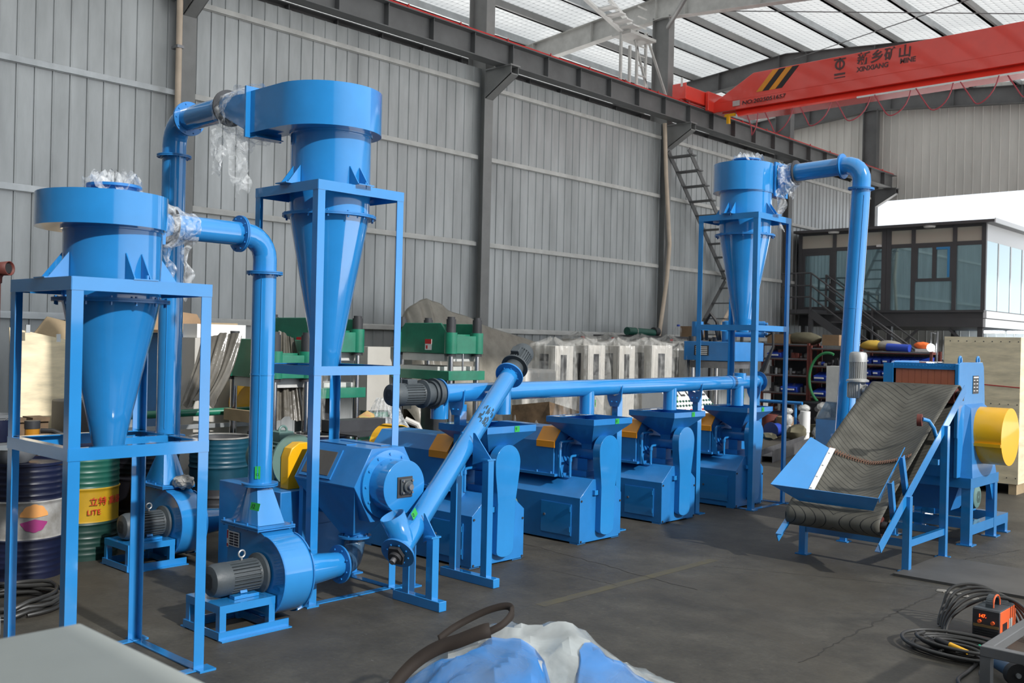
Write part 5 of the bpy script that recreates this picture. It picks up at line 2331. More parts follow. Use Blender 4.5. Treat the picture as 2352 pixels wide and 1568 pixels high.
# tarpaulin covered machine
def cone_cover(label, apex, base, m, wr=.06, name='tarpaulin', cat='tarpaulin', seed=1, power=1.2, apw=.12):
    rnd = random.Random(seed)
    ph = [rnd.uniform(0, 6.28) for _ in range(5)]
    apex = Vector(apex)

    def fn(u, v):
        a = v * len(base)
        i = int(a) % len(base)
        q = Vector(base[i]).lerp(Vector(base[(i + 1) % len(base)]), a - int(a))
        t_ = Vector((apex.x + (q.x - apex.x) * apw, apex.y + (q.y - apex.y) * apw, apex.z))
        f = u ** power
        c = t_.lerp(q, f)
        c.z = apex.z + (q.z - apex.z) * u
        w = wr * (.25 + u) * (math.sin(11 * 2 * PI * v + ph[0] + 2 * u) + .6 * math.sin(23 * 2 * PI * v + ph[1] - 3 * u))
        d_ = Vector((q.x - apex.x, q.y - apex.y, 0))
        d_ = d_.normalized() if d_.length > 0 else d_
        return c + d_ * w
    b = MB()
    b.f([b.v(fn(0, j / 96)) for j in range(96)])
    b.grid(fn, 22, 96)
    bmesh.ops.remove_doubles(b.bm, verts=b.bm.verts, dist=.001)
    return single(b, name, m, label, cat, smooth=180)


ap, al, ar = PX(1003, 684, -11.8), PX(955, 735, -11.8), PX(1300, 800, -11.8)
CR = [(al.y - .12, .9), (al.y, al.z), (al.y + .12, al.z + .22), (ap.y - .05, ap.z - .02), (ap.y + .12, ap.z), (ap.y + .55, ap.z - .16), (ap.y + 1.3, ap.z - .36), (ar.y - .1, ar.z), (ar.y + .1, ar.z - .5)]


def tarpf(u, v):
    s = u * (len(CR) - 1)
    i = min(int(s), len(CR) - 2)
    f = s - i
    y, z = CR[i][0] + (CR[i + 1][0] - CR[i][0]) * f, CR[i][1] + (CR[i + 1][1] - CR[i][1]) * f
    e = 2 * v - 1
    k = abs(e) ** 1.5
    wv = .05 * math.sin(26 * u + 5 * e) * abs(e) + .03 * math.sin(47 * u + 2 * e)
    return Vector((-12.1 + e * (.95 - .5 * u) + wv, y + .12 * e * math.sin(9 * u) * abs(e), max(.02, z * (1 - k * .98) + wv * .3)))


b = MB()
b.grid(tarpf, 70, 44)
single(b, 'tarpaulin', TARP, 'tall grey tarpaulin peaked over a machine against the wall', 'tarpaulin', smooth=180)
# wrapped fittings between presses and screening machine
b = MB()
b.cyl((-8.9, 7.35, .62), (-8.9, 7.35, .92), .11, n=16)
b.ico((-8.9, 7.35, .95), .10, 2, (1, 1, .9), .15)
b.cyl((-8.9, 7.35, .0), (-8.9, 7.35, .62), .05)
b.bm.clear()
cone_cover('clear film bag over a fitting behind the screening machine', (-8.75, 7.32, 1.22), [(-8.55, 7.15, .80), (-8.5, 7.5, .80), (-8.9, 7.55, .80), (-9.0, 7.15, .80)], WRAP, .03, 'film_bag', 'plastic bag', 4, .9, .3)
t = thing('pump_unit', 'dark pump unit on a block behind the screening machine', 'pump', (-8.75, 7.35, 0))
b = MB()
b.box(-9.05, 7.1, 0, -8.5, 7.65, .72)
b.build('block', DARK, t)
b = MB()
b.cyl((-8.75, 7.32, .72), (-8.75, 7.32, 1.0), .09, n=24)
b.build('pump', STEEL, t)
b = MB()
b.tube([(-8.6, 7.5, .98), (-8.5, 7.6, .92), (-8.45, 7.66, .75), (-8.44, 7.7, .5)], .035, 10)
b.build('hose', CREAM, t)
b = MB()
b.box(-8.6, 5.3, .895, -7.7, 5.32, 1.02)
b.bm.clear()
b.box(-8.55, 6.3, .90, -8.35, 7.0, 1.03)
b.box(-8.55, 6.3, .895, -7.95, 7.0, .91)
single(b, 'scrap_plate', DARK, 'bent dark steel plate lying on a drum behind the green motor', 'plate')
b = MB()
b.ico((-8.6, 6.95, 1.0), .11, 2, (1.0, 1.1, .7), .2)
single(b, 'rag_bundle', mat('patterned cloth', (.5, .2, .12), .8, col2=(.45, .40, .12), vscale=14), 'colourful rag bundle behind the tall cyclone stand', 'rag', smooth=25)
# red standpipe, coil, slab behind
t = thing('red_standpipe', 'rust red standpipe with an open elbow at the edge of the view', 'pipe', (-7.2, 2.58, 0))
b = MB()
b.cyl((-7.2, 2.56, 0), (-7.2, 2.56, 2.27), .042, n=24)
b.build('upright', RUST, t)
b = MB()
b.tube([(-7.2, 2.56, 2.22), (-7.19, 2.56, 2.27), (-7.16, 2.58, 2.31), (-7.09, 2.62, 2.315)], .046, 20, cap=False)
b.build('elbow', RUST, t, solid=.006)
b = MB()
b.cyl((-7.16, 2.58, 2.31), (-7.10, 2.614, 2.315), .035, n=16)
b.build('bore', BLACK, t)
b = MB()
P = []
for i in range(140):
    a = 2 * PI * i / 24
    r = .30 + .025 * math.sin(i * .7) + .03 * (i % 24) / 24
    P.append((-7.08 + r * 1.02 * math.cos(a), 2.66 + r * math.sin(a), .022 + .018 * (i // 24) + .006 * math.sin(i)))
b.tube(P, .014, 8)
single(b, 'cable_coil', CABLE, 'coil of black wire rope lying on the floor by the lowest cyclone stand', 'coil')
# ------------------------------------------------------------------ wrapped cabinets along the wall
def wrapped(xc, yc, w, d, h, label, lab2, seed, win=True):
    t = thing('electrical_cabinet', label, 'cabinet', (xc - w / 2, yc + d / 2, 0))
    b = MB()
    b.box(xc - w, yc, .06, xc, yc + d, h)
    b.build('body', CREAM, t, bevel=.006)
    b = MB()
    b.box(xc - w + .02, yc + .02, 0, xc - .02, yc + d - .02, .06)
    b.build('plinth', DARK, t)
    if win:
        b = MB()
        b.box(xc - w * .66, yc - .006, h - .62, xc - w * .28, yc - .001, h - .13)
        b.build('window', DARK, t)
        b = MB()
        b.box(xc + .001, yc + d * .30, h - .64, xc + .006, yc + d * .62, h - .14)
        b.build('window', DARK, t)
        b = MB()
        b.box(xc + .0005, yc + .03, .10, xc + .004, yc + d * .22, h - .05)
        b.build('door_strip', CREAM, t)
        b = MB()
        b.box(xc - w + .03, yc - .003, .10, xc - .03, yc - .0005, h - .04)
        b.build('door', CREAM, t)
    # loose clear cover gathered into a knot on top
    rnd = random.Random(seed)
    ph = [rnd.uniform(0, 6.28) for _ in range(6)]
    cx, cy = xc - w / 2, yc + d / 2

    def fn(u, v):
        a = 2 * PI * v
        q = max(abs(math.cos(a)), abs(math.sin(a)))
        ex, ey = math.cos(a) / q, math.sin(a) / q
        wr = .03 * math.sin(13 * a + ph[0] + 3 * u) + .02 * math.sin(29 * a + ph[1]) + .02 * math.sin(7 * a + 9 * u + ph[2])
        if u < .3:
            f = u / .3
            k = .10 + .95 * f ** .8
            z = h + .03 + .09 * (1 - f) ** 3 + wr * .5
        else:
            f = (u - .3) / .7
            k = 1.05 + .10 * f
            z = h + .03 - f * (h - .12) + wr * .5 * (1 - f)
        return (cx + ex * (w / 2 + .02 + wr) * k, cy + ey * (d / 2 + .02 + wr) * k, z)
    b = MB()
    b.grid(fn, 26, 90)
    bmesh.ops.remove_doubles(b.bm, verts=b.bm.verts, dist=.0005)
    single(b, 'plastic_cover', POLY, lab2, 'plastic cover', smooth=180)
    return t


for i, (px, X, w, d, h) in enumerate(((1276, -10.0, .48, .44, 1.84), (1352, -10.0, .52, .44, 1.86), (1424, -10.1, .50, .44, 1.86), (1498, -9.9, .58, .62, 1.88), (1575, -10.0, .5, .4, 1.80))):
    y = PX(px, 790, X).y
    wrapped(X, y, w, d, h, ('cream electrical cabinet under plastic, beside the tarpaulin cone', 'cream electrical cabinet under plastic, second from the tarpaulin cone', 'cream electrical cabinet under plastic, third from the tarpaulin cone', 'cream electrical cabinet under plastic with a broad white side', 'cream electrical cabinet under plastic beside the blue press')[i],
            ('clear plastic cover on the cabinet beside the tarpaulin cone', 'clear plastic cover on the second cabinet from the tarpaulin cone', 'clear plastic cover on the third cabinet from the tarpaulin cone', 'clear plastic cover on the cabinet with a broad white side', 'clear plastic cover on the cabinet beside the blue press')[i], i + 20)
for i, (px, X) in enumerate(((1340, -11.1), (1410, -11.2), (1480, -11.3), (1545, -11.3))):
    y = PX(px, 790, X).y
    wrapped(X, y, .5, .4, 1.97, ('taller wrapped cabinet in the back row, nearest the tarpaulin cone', 'taller wrapped cabinet in the back row, second from the tarpaulin cone', 'taller wrapped cabinet in the back row, third from the tarpaulin cone', 'taller wrapped cabinet in the back row, nearest the blue press')[i],
            ('hazy plastic cover on the back cabinet nearest the tarpaulin cone', 'hazy plastic cover on the second back cabinet from the tarpaulin cone', 'hazy plastic cover on the third back cabinet from the tarpaulin cone', 'hazy plastic cover on the back cabinet nearest the blue press')[i], i + 40, False)
    b = MB()
    b.cyl((X - .1, y + .1, 1.971), (X - .1, y + .1, 2.01), .03, n=12)
    single(b, 'signal_lamp', REDP, 'red signal lamp on a wrapped back-row cabinet', 'lamp', 'red lamps on the back cabinets')
# things on top behind: green roll, jug
RX = -12.45
pa, pb = PX(1440, 760, RX), PX(1500, 765, RX)
t = thing('rubber_roll', 'green rubber sheet roll tied with string on top of the wrapped cabinets', 'roll', (RX, pa.y, pa.z))
b = MB()
b.cyl((RX, pa.y, pa.z), (RX, pb.y, pb.z), .085, n=24)
b.build('roll', DGREEN, t)
b = MB()
b.ring((RX, (pa.y * .7 + pb.y * .3), pa.z), (0, 1, 0), .084, .092, .012, 24)
b.build('string', CREAM, t)
b = MB()
b.cyl((RX, pb.y + .01, pa.z + .008), (RX, pb.y + .16, pa.z + .008), .095, n=24)
single(b, 'rubber_roll', DARK, 'dark rubber roll beside the green one', 'roll')
b = MB()
b.box(-12.6, pa.y - 1.4, 0, -11.6, pb.y + 1.3, 1.97)
b.bm.clear()
SZ_ = pa.z - .087
b.box(-12.95, pa.y - .5, SZ_ - .04, -11.9, pb.y + 1.6, SZ_)
for x in (-12.9, -11.98):
    for y in (pa.y - .45, pb.y + 1.5):
        b.box(x, y, 0, x + .05, y + .05, SZ_ - .04)
single(b, 'storage_rack', DARK, 'dark steel rack behind the wrapped cabinets', 'rack')
pj = PX(1566, 765, -11.0)
t = thing('water_jug', 'clear water jug with a blue cap behind the wrapped cabinets', 'jug', (-11.9, pj.y + 1.2, 1.90))
c = (-12.3, pb.y + .75)
b = MB()
b.m = Matrix.Translation(Vector((c[0], c[1], SZ_)))
b.lathe([(0, 0), (.08, 0), (.085, .05), (.08, .1), (.085, .15), (.07, .2), (.03, .23), (0, .23)], 24)
b.build('bottle', POLY, t)
b = MB()
b.cyl((c[0], c[1], SZ_ + .23), (c[0], c[1], SZ_ + .27), .035, n=16)
b.build('cap', BINB, t)
b = MB()
b.box(c[0] - .05, c[1] + .15, SZ_, c[0] + .35, c[1] + .62, SZ_ + .24)
single(b, 'cardboard_box', CARD, 'cardboard box beside the clear water jug', 'box')
# crates under film near the first hopper
b = MB()
p = PX(1270, 940, -9.0)
b.hexa([(-9.5, p.y - .3, .0), (-8.7, p.y - .3, .0), (-8.7, p.y + .9, .0), (-9.5, p.y + .9, .0)], [(-9.5, p.y - .3, 1.0), (-8.9, p.y - .2, 1.08), (-8.9, p.y + .9, .82), (-9.5, p.y + .9, .9)])
single(b, 'wooden_crate', PALLET, 'brown tilted crate under film behind the second hopper', 'crate')
cone_cover('crumpled clear film heaped over the brown tilted crate', (-9.1, p.y + .4, 1.28), [(-8.6, p.y - .4, .3), (-8.6, p.y + 1.1, .3), (-9.6, p.y + 1.1, .3), (-9.6, p.y - .4, .3)], POLY, .06, 'film_heap', 'plastic sheet', 9, .7, .3)
p = PX(1225, 860, -9.6)
cone_cover('clear film hood draped behind the inclined conveyor motor', (-9.7, p.y, 1.62), [(-9.3, p.y - .55, .3), (-9.2, p.y + .45, .3), (-10.1, p.y + .5, .3), (-10.1, p.y - .6, .3)], POLY, .05, 'film_hood', 'plastic sheet', 12, .45, .5)
b = MB()
b.box(-10.0, p.y - .4, 0, -9.4, p.y + .3, 1.5)
single(b, 'wrapped_machine', CREAM, 'pale machine under the clear film hood', 'machine', bevel=.05)

# ------------------------------------------------------------------ blue press and desk behind the far cyclone
q0, q1 = PX(1603, 785, -9.5), PX(1690, 785, -9.0)
x0, x1, y0, y1 = -10.0, -8.95, 15.35, 16.35
t = thing('blue_press', 'blue four-column press with hydraulic cylinders behind the tallest stand', 'press', (-9.5, 15.9, 0))
b = MB()
b.box(x0, y0, 1.63, x1, y1, 1.97)
b.build('crosshead', BLUE_D, t, bevel=.008)
for x in (x0 + .12, x1 - .12):
    for y in (y0 + .1, y1 - .1):
        b = MB()
        b.cyl((x, y, .3), (x, y, 1.63), .05, n=24)
        b.build('column', CHROME, t)
        b = MB()
        b.cyl((x, y, 1.97), (x, y, 2.06), .075, n=20)
        b.build('column_nut', DARK, t)
for x in (x0 + .12, x0 + .75):
    b = MB()
    b.cyl((x, y0 + .25, 1.97), (x, y0 + .25, 2.33), .105, n=28)
    b.build('cylinder', BLUE_D, t)
for z in (2.12, 2.3):
    b = MB()
    b.cyl((x0 + .5, y0 + .55, z), (x1 + .15, y0 + .75, z), .055, n=20)
    b.cyl((x1 + .15, y0 + .75, z), (x1 + .2, y0 + .76, z), .03, n=12)
    b.build('side_cylinder', BLUE_D, t)
for k, (xa_, xb_) in enumerate(((x0 + .25, x0 + .6), (x0 + .35, x0 + .62))):
    b = MB()
    b.tube([(xa_, y0 + .2, 2.0), (xa_ + .02, y0 + .12, 2.2 + .12 * k), ((xa_ + xb_) / 2, y0 + .1, 2.27 + .2 * k), (xb_ - .02, y0 + .12, 2.2 + .12 * k), (xb_, y0 + .2, 2.0)], .03, 10)
    b.build('hose', BLACK, t)
for k in range(3):
    b = MB()
    b.tube([(x1 + .2, y0 + .7, 2.28 - .1 * k), (x1 + .33, y0 + .72, 2.15), (x1 + .35, y0 + .7, 1.9), (x1 + .25 - .03 * k, y0 + .6, 1.5), (x1 + .05, y0 + .55, 1.2)], .022, 10)
    b.build('hose', BLACK, t)
b = MB()
b.box(x0 + .22, y0 - .006, 1.72, x0 + .52, y0 - .001, 1.9)
npl = b.build('nameplate', PLATE, t)
b = MB()
for i in range(5):
    b.box(x0 + .25, y0 - .009, 1.735 + .032 * i, x0 + .49, y0 - .005, 1.75 + .032 * i)
b.build('nameplate_print', WHITE, npl)
b = MB()
b.box(x0, y0, 0, x1, y1, .7)
b.build('base', BLUE_D, t, bevel=.01)
b = MB()
b.box(x0 + .1, y0 + .05, 1.50, x1 - .1, y1 - .05, 1.62)
b.build('heating_plate', STEEL, t)
# control desk
pa, pb = PX(1572, 905, -8.0), PX(1665, 905, -8.0)
cy0, cy1 = pa.y, pb.y
t = thing('control_desk', 'white sloping control desk with meters and green buttons behind the third hopper', 'desk', (-8.2, (cy0 + cy1) / 2, 0))
ztop = PX(1620, 890, -8.2).z
b = MB()
b.prism([(-8.75, 0), (-8.75, ztop), (-8.45, ztop), (-8.05, ztop - .42), (-7.85, ztop - .52), (-7.85, 0)], cy0, cy1, 'y')
b.build('desk_body', WHITE, t, bevel=.005)
u_ = Vector((.40, 0, -.42)).normalized()
nn = Vector((.42, 0, .40)).normalized()
base = Vector((-8.45, 0, ztop))
wy = cy1 - cy0
for k in range(6):
    c = base + u_ * .12 + Vector((0, cy0 + wy * (k + .5) / 6, 0))
    b = MB()
    b.m = frame(c, nn, u_)
    b.box(-.06, -.055, 0, .06, .055, .012)
    f_ = b.build('meter', DARK, t)
    b = MB()
    b.m = frame(c, nn, u_)
    b.box(-.045, -.042, .012, .03, .042, .015)
    b.build('meter_face', WHITE, f_)
for r_ in range(2):
    for k in range(14):
        c = base + u_ * (.28 + .085 * r_) + Vector((0, cy0 + wy * (k + .5) / 14, 0))
        b = MB()
        b.m = frame(c, nn, u_)
        b.cyl((0, 0, 0), (0, 0, .018), .018, n=12)
        b.build('push_button', DGREEN, t)
for k in range(7):
    c = base + u_ * .45 + Vector((0, cy0 + wy * (k + .5) / 7, 0))
    b = MB()
    b.m = frame(c, nn, u_)
    b.cyl((0, 0, 0), (0, 0, .018), .016, n=12)
    b.build('red_button', REDP, t)
b = MB()
b.box(-7.6, 11.86, 0, -7.3, 12.0, .74)
single(b, 'cover_sheet', WHITE, 'white narrow panel standing behind the fourth extruder', 'panel')

# ------------------------------------------------------------------ red racks with parts bins
YR = 21.5
def rack(xa_, xb_, zs, top, label, lean=0):
    t = thing('parts_rack', label, 'rack', ((xa_ + xb_) / 2, YR, 0))
    d = .5
    for x in (xa_, xb_):
        for y in (YR - d / 2, YR + d / 2):
            b = MB()
            b.box(x - .025, y - .025, 0, x + .025, y + .025, top)
            b.build('upright', RUST, t)
    for z in zs:
        b = MB()
        b.box(xa_ + .026, YR - d / 2 - .02, z - .05, xb_ - .026, YR + d / 2, z)
        b.build('shelf', RUST, t)
        b = MB()
        b.box(xa_ + .026, YR - d / 2 - .028, z - .03, xb_ - .026, YR - d / 2 - .0205, z)
        b.build('shelf_edge', STEEL, t)
    b = MB()
    b.box(xa_ + .03, YR + d / 2 + .026, .3, xb_ - .03, YR + d / 2 + .03, top - .05)  # dark sheet added to hide the bright wall behind the shelves
    b.build('dark_backdrop', DARK, t)
    return t


JM = [STEEL, DARK, GALV, CARD, BINB, RUST, CREAM, LGREYM, DARK, STEEL]


def binbox(c, w, d, h, m, label, group):
    t = thing('parts_bin', label, 'bin', c, group)
    x, y, z = c
    b = MB()
    b.hexa([(x - w / 2, y - d / 2, z), (x + w / 2, y - d / 2, z), (x + w / 2, y + d / 2, z), (x - w / 2, y + d / 2, z)],
           [(x - w / 2, y - d / 2 - .04, z + h * .55), (x + w / 2, y - d / 2 - .04, z + h * .55), (x + w / 2, y + d / 2, z + h), (x - w / 2, y + d / 2, z + h)])
    b.build('tub', m, t)
    b = MB()
    b.box(x - w / 2 + .02, y - d / 2 - .045, z + h * .25, x + w / 2 - .06, y - d / 2 - .024, z + h * .42)
    b.build('label_card', WHITE, t)
    return t


def junkrow(xa_, xb_, z, label, group, n, hmax=.2, bag=.15):
    n = int(n * 1.6)
    for k in range(n):
        x = xa_ + .1 + (xb_ - xa_ - .2) * (k + .5) / n
        w = (xb_ - xa_ - .2) / n * .42
        h = random.uniform(.05, hmax)
        y = YR - .12 + random.uniform(-.06, .1)
        b = MB()
        r = random.random()
        if r < .3:
            b.box(x - w, y - .09, z, x + w, y + .09, z + h)
            m = random.choice(JM)
        elif r < .6:
            b.cyl((x, y, z), (x, y, z + h), min(w, .09), n=14)
            b.cyl((x, y, z + h * .3), (x, y, z + h * .5), min(w * 1.15, .105), n=14)
            m = random.choice([STEEL, GALV, DARK, LGREYM])
        elif r < .6 + bag:
            b.ico((x, y, z + h * .5), h * .5, 2, (min(1.2, w / h * 1.6), 1, 1), .18)
            m = POLY
        else:
            b.cyl((x - w, y, z + .045), (x + w, y + random.uniform(-.04, .04), z + .045), .045, n=12)
            m = random.choice(JM)
        single(b, 'machine_part', m, label, 'part', group, smooth=35)


R1 = (-11.65, -10.5)
R2 = (-10.44, -9.6)
R3 = (-9.25, -7.75)
rack(R1[0], R1[1], (.42, .86, 1.27, 1.65, 1.98), 2.0, 'dark red parts rack of five shelves behind the far cyclone stand')
rack(R2[0], R2[1], (.42, .80, 1.15, 1.5, 1.9), 1.95, 'dark red parts rack half hidden by the leaning duct')
rack(R3[0], R3[1], (.6, 1.05, 1.32, 1.58, 1.86), 1.88, 'dark red parts rack of small blue bins beside the crusher')
for i, z in enumerate((.42, .86, 1.27, 1.65)):
    nm = ('lowest', 'second', 'third', 'fourth')[i]
    junkrow(R1[0], R1[1], z, 'small metal part on the %s shelf of the far cyclone rack' % nm, 'parts on the %s shelf of the far cyclone rack' % nm, 7, .22)
binbox((-11.35, YR - .1, 1.655), .34, .3, .18, BINB, 'blue bin on the fourth shelf of the far cyclone rack', None)
binbox((-10.95, YR - .12, .865), .4, .3, .2, BINB, 'blue bin on the second shelf of the far cyclone rack', None)
b = MB()
b.ico((-11.2, YR, 1.90), .2, 3, (1.2, 1, .8), .12)
b.bm.clear()
for i, z in enumerate((.80, 1.15, 1.5)):
    nm = ('second', 'third', 'fourth')[i]
    for k in range(2):
        if i < 2:
            binbox((-10.2 + k * .36, YR - .1, z + .005), .3, .3, .2, BINB, 'blue bin on the %s shelf of the half hidden rack' % nm, 'blue bins on the %s shelf of the half hidden rack' % nm)
junkrow(R2[0], R2[1], 1.5, 'round metal part on the fourth shelf of the half hidden rack', 'parts on the fourth shelf of the half hidden rack', 5, .2)
junkrow(R2[0], R2[1], .42, 'dark metal part on the lowest shelf of the half hidden rack', 'parts on the lowest shelf of the half hidden rack', 5, .25)
for i, z in enumerate((1.05, 1.32, 1.58)):
    nm = ('second', 'third', 'fourth')[i]
    for k in range(7):
        binbox((R3[0] + .14 + k * .205, YR - .1, z + .005), .17, .3, .17, BINB, 'small blue bin on the %s shelf of the rack beside the crusher' % nm, 'small blue bins on the %s shelf beside the crusher' % nm)
# things on top of the racks
def lump(c, r, sc, m, name, label, cat, nz=.15, group=None):
    b = MB()
    b.ico(c, r, 3, sc, nz * .4)
    return single(b, name, m, label, cat, group, smooth=40)


OLIVE = mat('olive canvas', (.12, .11, .07), .9, vary=.3)
lump((-10.75, YR - .0, 2.10), .2, (2.2, 1, .8), OLIVE, 'canvas_bundle', 'olive canvas bundle on top of the far cyclone rack', 'bundle')
b = MB()
b.box(-11.55, YR - .24, 1.985, -11.0, YR + .2, 2.2)
single(b, 'cardboard_box', CARD, 'flat cardboard box on top of the far cyclone rack', 'box')
b = MB()
b.box(-10.2, YR - .2, 1.96, -9.8, YR + .2, 2.2)
single(b, 'cardboard_box', CARD, 'square cardboard box on top of the half hidden rack', 'box')
lump((-9.1, YR, 1.98), .13, (2.2, 1.2, .9), mat('yellow cloth', (.5, .33, .05), .8), 'cloth_bundle', 'yellow cloth bundle on the rack beside the leaning duct', 'bundle')
lump((-8.75, YR, 1.98), .15, (2.0, 1.2, .8), TARP, 'cloth_bundle', 'grey brown cloth bundle on the rack of small blue bins', 'bundle')
t = thing('welding_cable_reel', 'blue fabric roll on the rack of small blue bins', 'roll', (-8.45, YR - .2, 1.9))
b = MB()
b.cyl((-8.7, YR - .2, 1.95), (-8.2, YR - .25, 1.93), .085, n=20)
b.build('roll', BINB, t)
lump((-8.0, YR - .1, 2.0), .11, (1.6, 1, .7), mat('orange cloth', (.85, .16, .03), .7), 'orange_bag', 'bright orange bag on the rack beside the crusher', 'bag')
b = MB()
b.box(-8.1, YR - .22, 1.865, -7.8, YR + .1, 1.93)
single(b, 'power_box', PALEST, 'pale power box under the bright orange bag', 'box')
# white duct and blue box behind the leaning duct, green hose
t = thing('dust_duct', 'white square duct rising from a blue box behind the leaning duct', 'duct', (-7.4, 15.0, 0))
p0, p1 = PY(1910, 795, 15.0), PY(1938, 795, 15.0)
cx_ = (p0.x + p1.x) / 2
b = MB()
b.box(cx_ - .13, 14.9, 1.05, cx_ + .13, 15.16, 1.62)
b.build('duct', PALEST, t)
b = MB()
b.hexa([(cx_ - .24, 14.8, .78), (cx_ + .24, 14.8, .78), (cx_ + .24, 15.26, .78), (cx_ - .24, 15.26, .78)], [(cx_ - .13, 14.9, 1.06), (cx_ + .13, 14.9, 1.06), (cx_ + .13, 15.16, 1.06), (cx_ - .13, 15.16, 1.06)])
b.build('transition', HAZY, t)
b = MB()
b.box(cx_ - .24, 14.8, 0, cx_ + .24, 15.26, .78)
b.build('base_box', BLUE_D, t)
g0 = PY(1885, 870, 20.8)
b = MB()
b.tube([(g0.x + .10 + .42 * math.cos(a), 20.9, g0.z + .58 * math.sin(a)) for a in [math.radians(70 + 170 * i / 20) for i in range(21)]], .03, 10)
single(b, 'green_hose', mat('green hose rubber', (.04, .25, .09), .5), 'green hose hanging in a loop on the half hidden rack', 'hose')
# floor clutter: castings, valves, channel
b = MB()
pA, pB = Vector((-8.15, 14.9, 0)), Vector((-8.9, 17.9, 0))
for dx in (0, .2):
    b.bar(pA + Vector((dx, 0, .10)), pB + Vector((dx, 0, .10)), .012, .20)
b.bar(pA + Vector((.1, 0, .10)), pB + Vector((.1, 0, .10)), .2, .012)
single(b, 'steel_beam', STEEL, 'grey steel beam lying on the floor behind the fourth extruder', 'beam')
b = MB()
c = PZ(1848, 1015)
b.cyl((c.x, c.y, .20), (c.x, c.y, .62), .10, n=28)
b.cyl((c.x, c.y, .0), (c.x, c.y, .20), .09, n=20)
single(b, 'white_filter', WHITE, 'white cylinder standing behind the steel beam', 'cylinder')
WRAPC = film('bubble wrap', 'd8d8d4', .55, .95, 12)
for i, (x, y, s) in enumerate(((1846, 985, 1.0), (1890, 995, 1.15), (1808, 985, .9))):
    c = PZ(x, y + 20)
    t = thing('wrapped_valve', ('bubble-wrapped valve behind the white cylinder', 'bubble-wrapped valve nearest the leaning duct', 'bubble-wrapped valve farthest from the leaning duct')[i], 'valve', c)
    b = MB()
    b.ico((c.x, c.y, .16 * s), .17 * s, 3, (1.1, 1, .9), .08)
    b.ico((c.x, c.y, .42 * s), .13 * s, 3, (.9, .9, 1.2), .08)
    b.ico((c.x, c.y, .62 * s), .10 * s, 3, (1.2, 1, .8), .08)
    b.build('wrapping', WRAPC, t, smooth=60)
    b = MB()
    b.cyl((c.x, c.y, 0), (c.x, c.y, .5 * s), .06, n=16)
    b.build('body', DARK, t)
for i, (x, y) in enumerate(((1770, 995), (1822, 985), (1795, 978))):
    c = PZ(x, y + 12)
    t = thing('blue_gearmotor', ('blue flanged gearmotor on the floor nearest the fourth extruder', 'blue flanged gearmotor beside the white cylinder', 'blue flanged gearmotor half hidden behind the stand post')[i], 'motor', c)
    b = MB()
    b.cyl((c.x, c.y, .17), (c.x, c.y + .28, .17), .14, n=24)
    b.build('body', BINB if i != 1 else DARK, t)
    b = MB()
    b.cyl((c.x, c.y - .02, .17), (c.x, c.y, .17), .17, n=28)
    b.build('flange', mat('navy casting', (.03, .06, .22), .4), t)
b = MB()
c = PZ(1765, 1040)
b.cyl((c.x - .2, c.y, .31), (c.x + .12, c.y, .27), .07, .09, 12)
b.bm.clear()
b.ico((c.x, c.y, .30), .11, 2, (1.4, .8, .6), .2)
single(b, 'gasket_bundle', OLIVE, 'olive rubber bundle on the end of the steel beam', 'bundle')
t = thing('pipe_trestle', 'blue pipe trestle standing among the floor clutter', 'stand', PZ(1790, 1000))
c = PZ(1790, 1005)
b = MB()
b.cyl((c.x - .6, c.y, .75), (c.x + .5, c.y, .75), .035, n=14)
b.build('top_rail', BLUE_D, t)
for dx in (-.5, .35):
    b = MB()
    b.cyl((c.x + dx, c.y, 0), (c.x + dx, c.y, .75), .03, n=14)
    b.build('leg', BLUE_D, t)
for k in range(16):
    px, py = random.uniform(1760, 1900), random.uniform(955, 1000)
    c = PZ(px, py + 15)
    b = MB()
    r = random.uniform(.12, .26)
    if k % 3 == 0:
        b.box(c.x - r, c.y - r, 0, c.x + r, c.y + r, r * 1.5)
    elif k % 3 == 1:
        b.cyl((c.x, c.y, 0), (c.x, c.y, r * 1.6), r * .8, n=18)
    else:
        b.ico((c.x, c.y, r * .8), r, 2, (1, 1, .8), .15)
    single(b, 'scrap_part', random.choice([DARK, CARD, STEEL, NAVY, DARK, RUST, OLIVE]), 'dark part lying on the floor in front of the red racks', 'part', 'floor clutter before the red racks', smooth=35)
t = thing('engine_block', 'black perforated engine block in front of the half hidden rack', 'engine', (-9.8, 20.6, 0))
b = MB()
b.box(-10.3, 20.3, 0, -9.5, 20.9, .72)
b.build('block', BLKDRUM, t, bevel=.03)
for k in range(12):
    b = MB()
    x, z = -10.2 + (k % 4) * .2, .14 + (k // 4) * .22
    b.cyl((x, 20.29, z), (x, 20.31, z), .06, n=12)
    b.build('port', STEEL, t)
b = MB()
b.cyl((-11.3, 20.9, .22), (-10.4, 20.9, .22), .22, n=28)
single(b, 'foil_roll', NAVY, 'thick navy roll wrapped in foil below the far cyclone rack', 'roll')

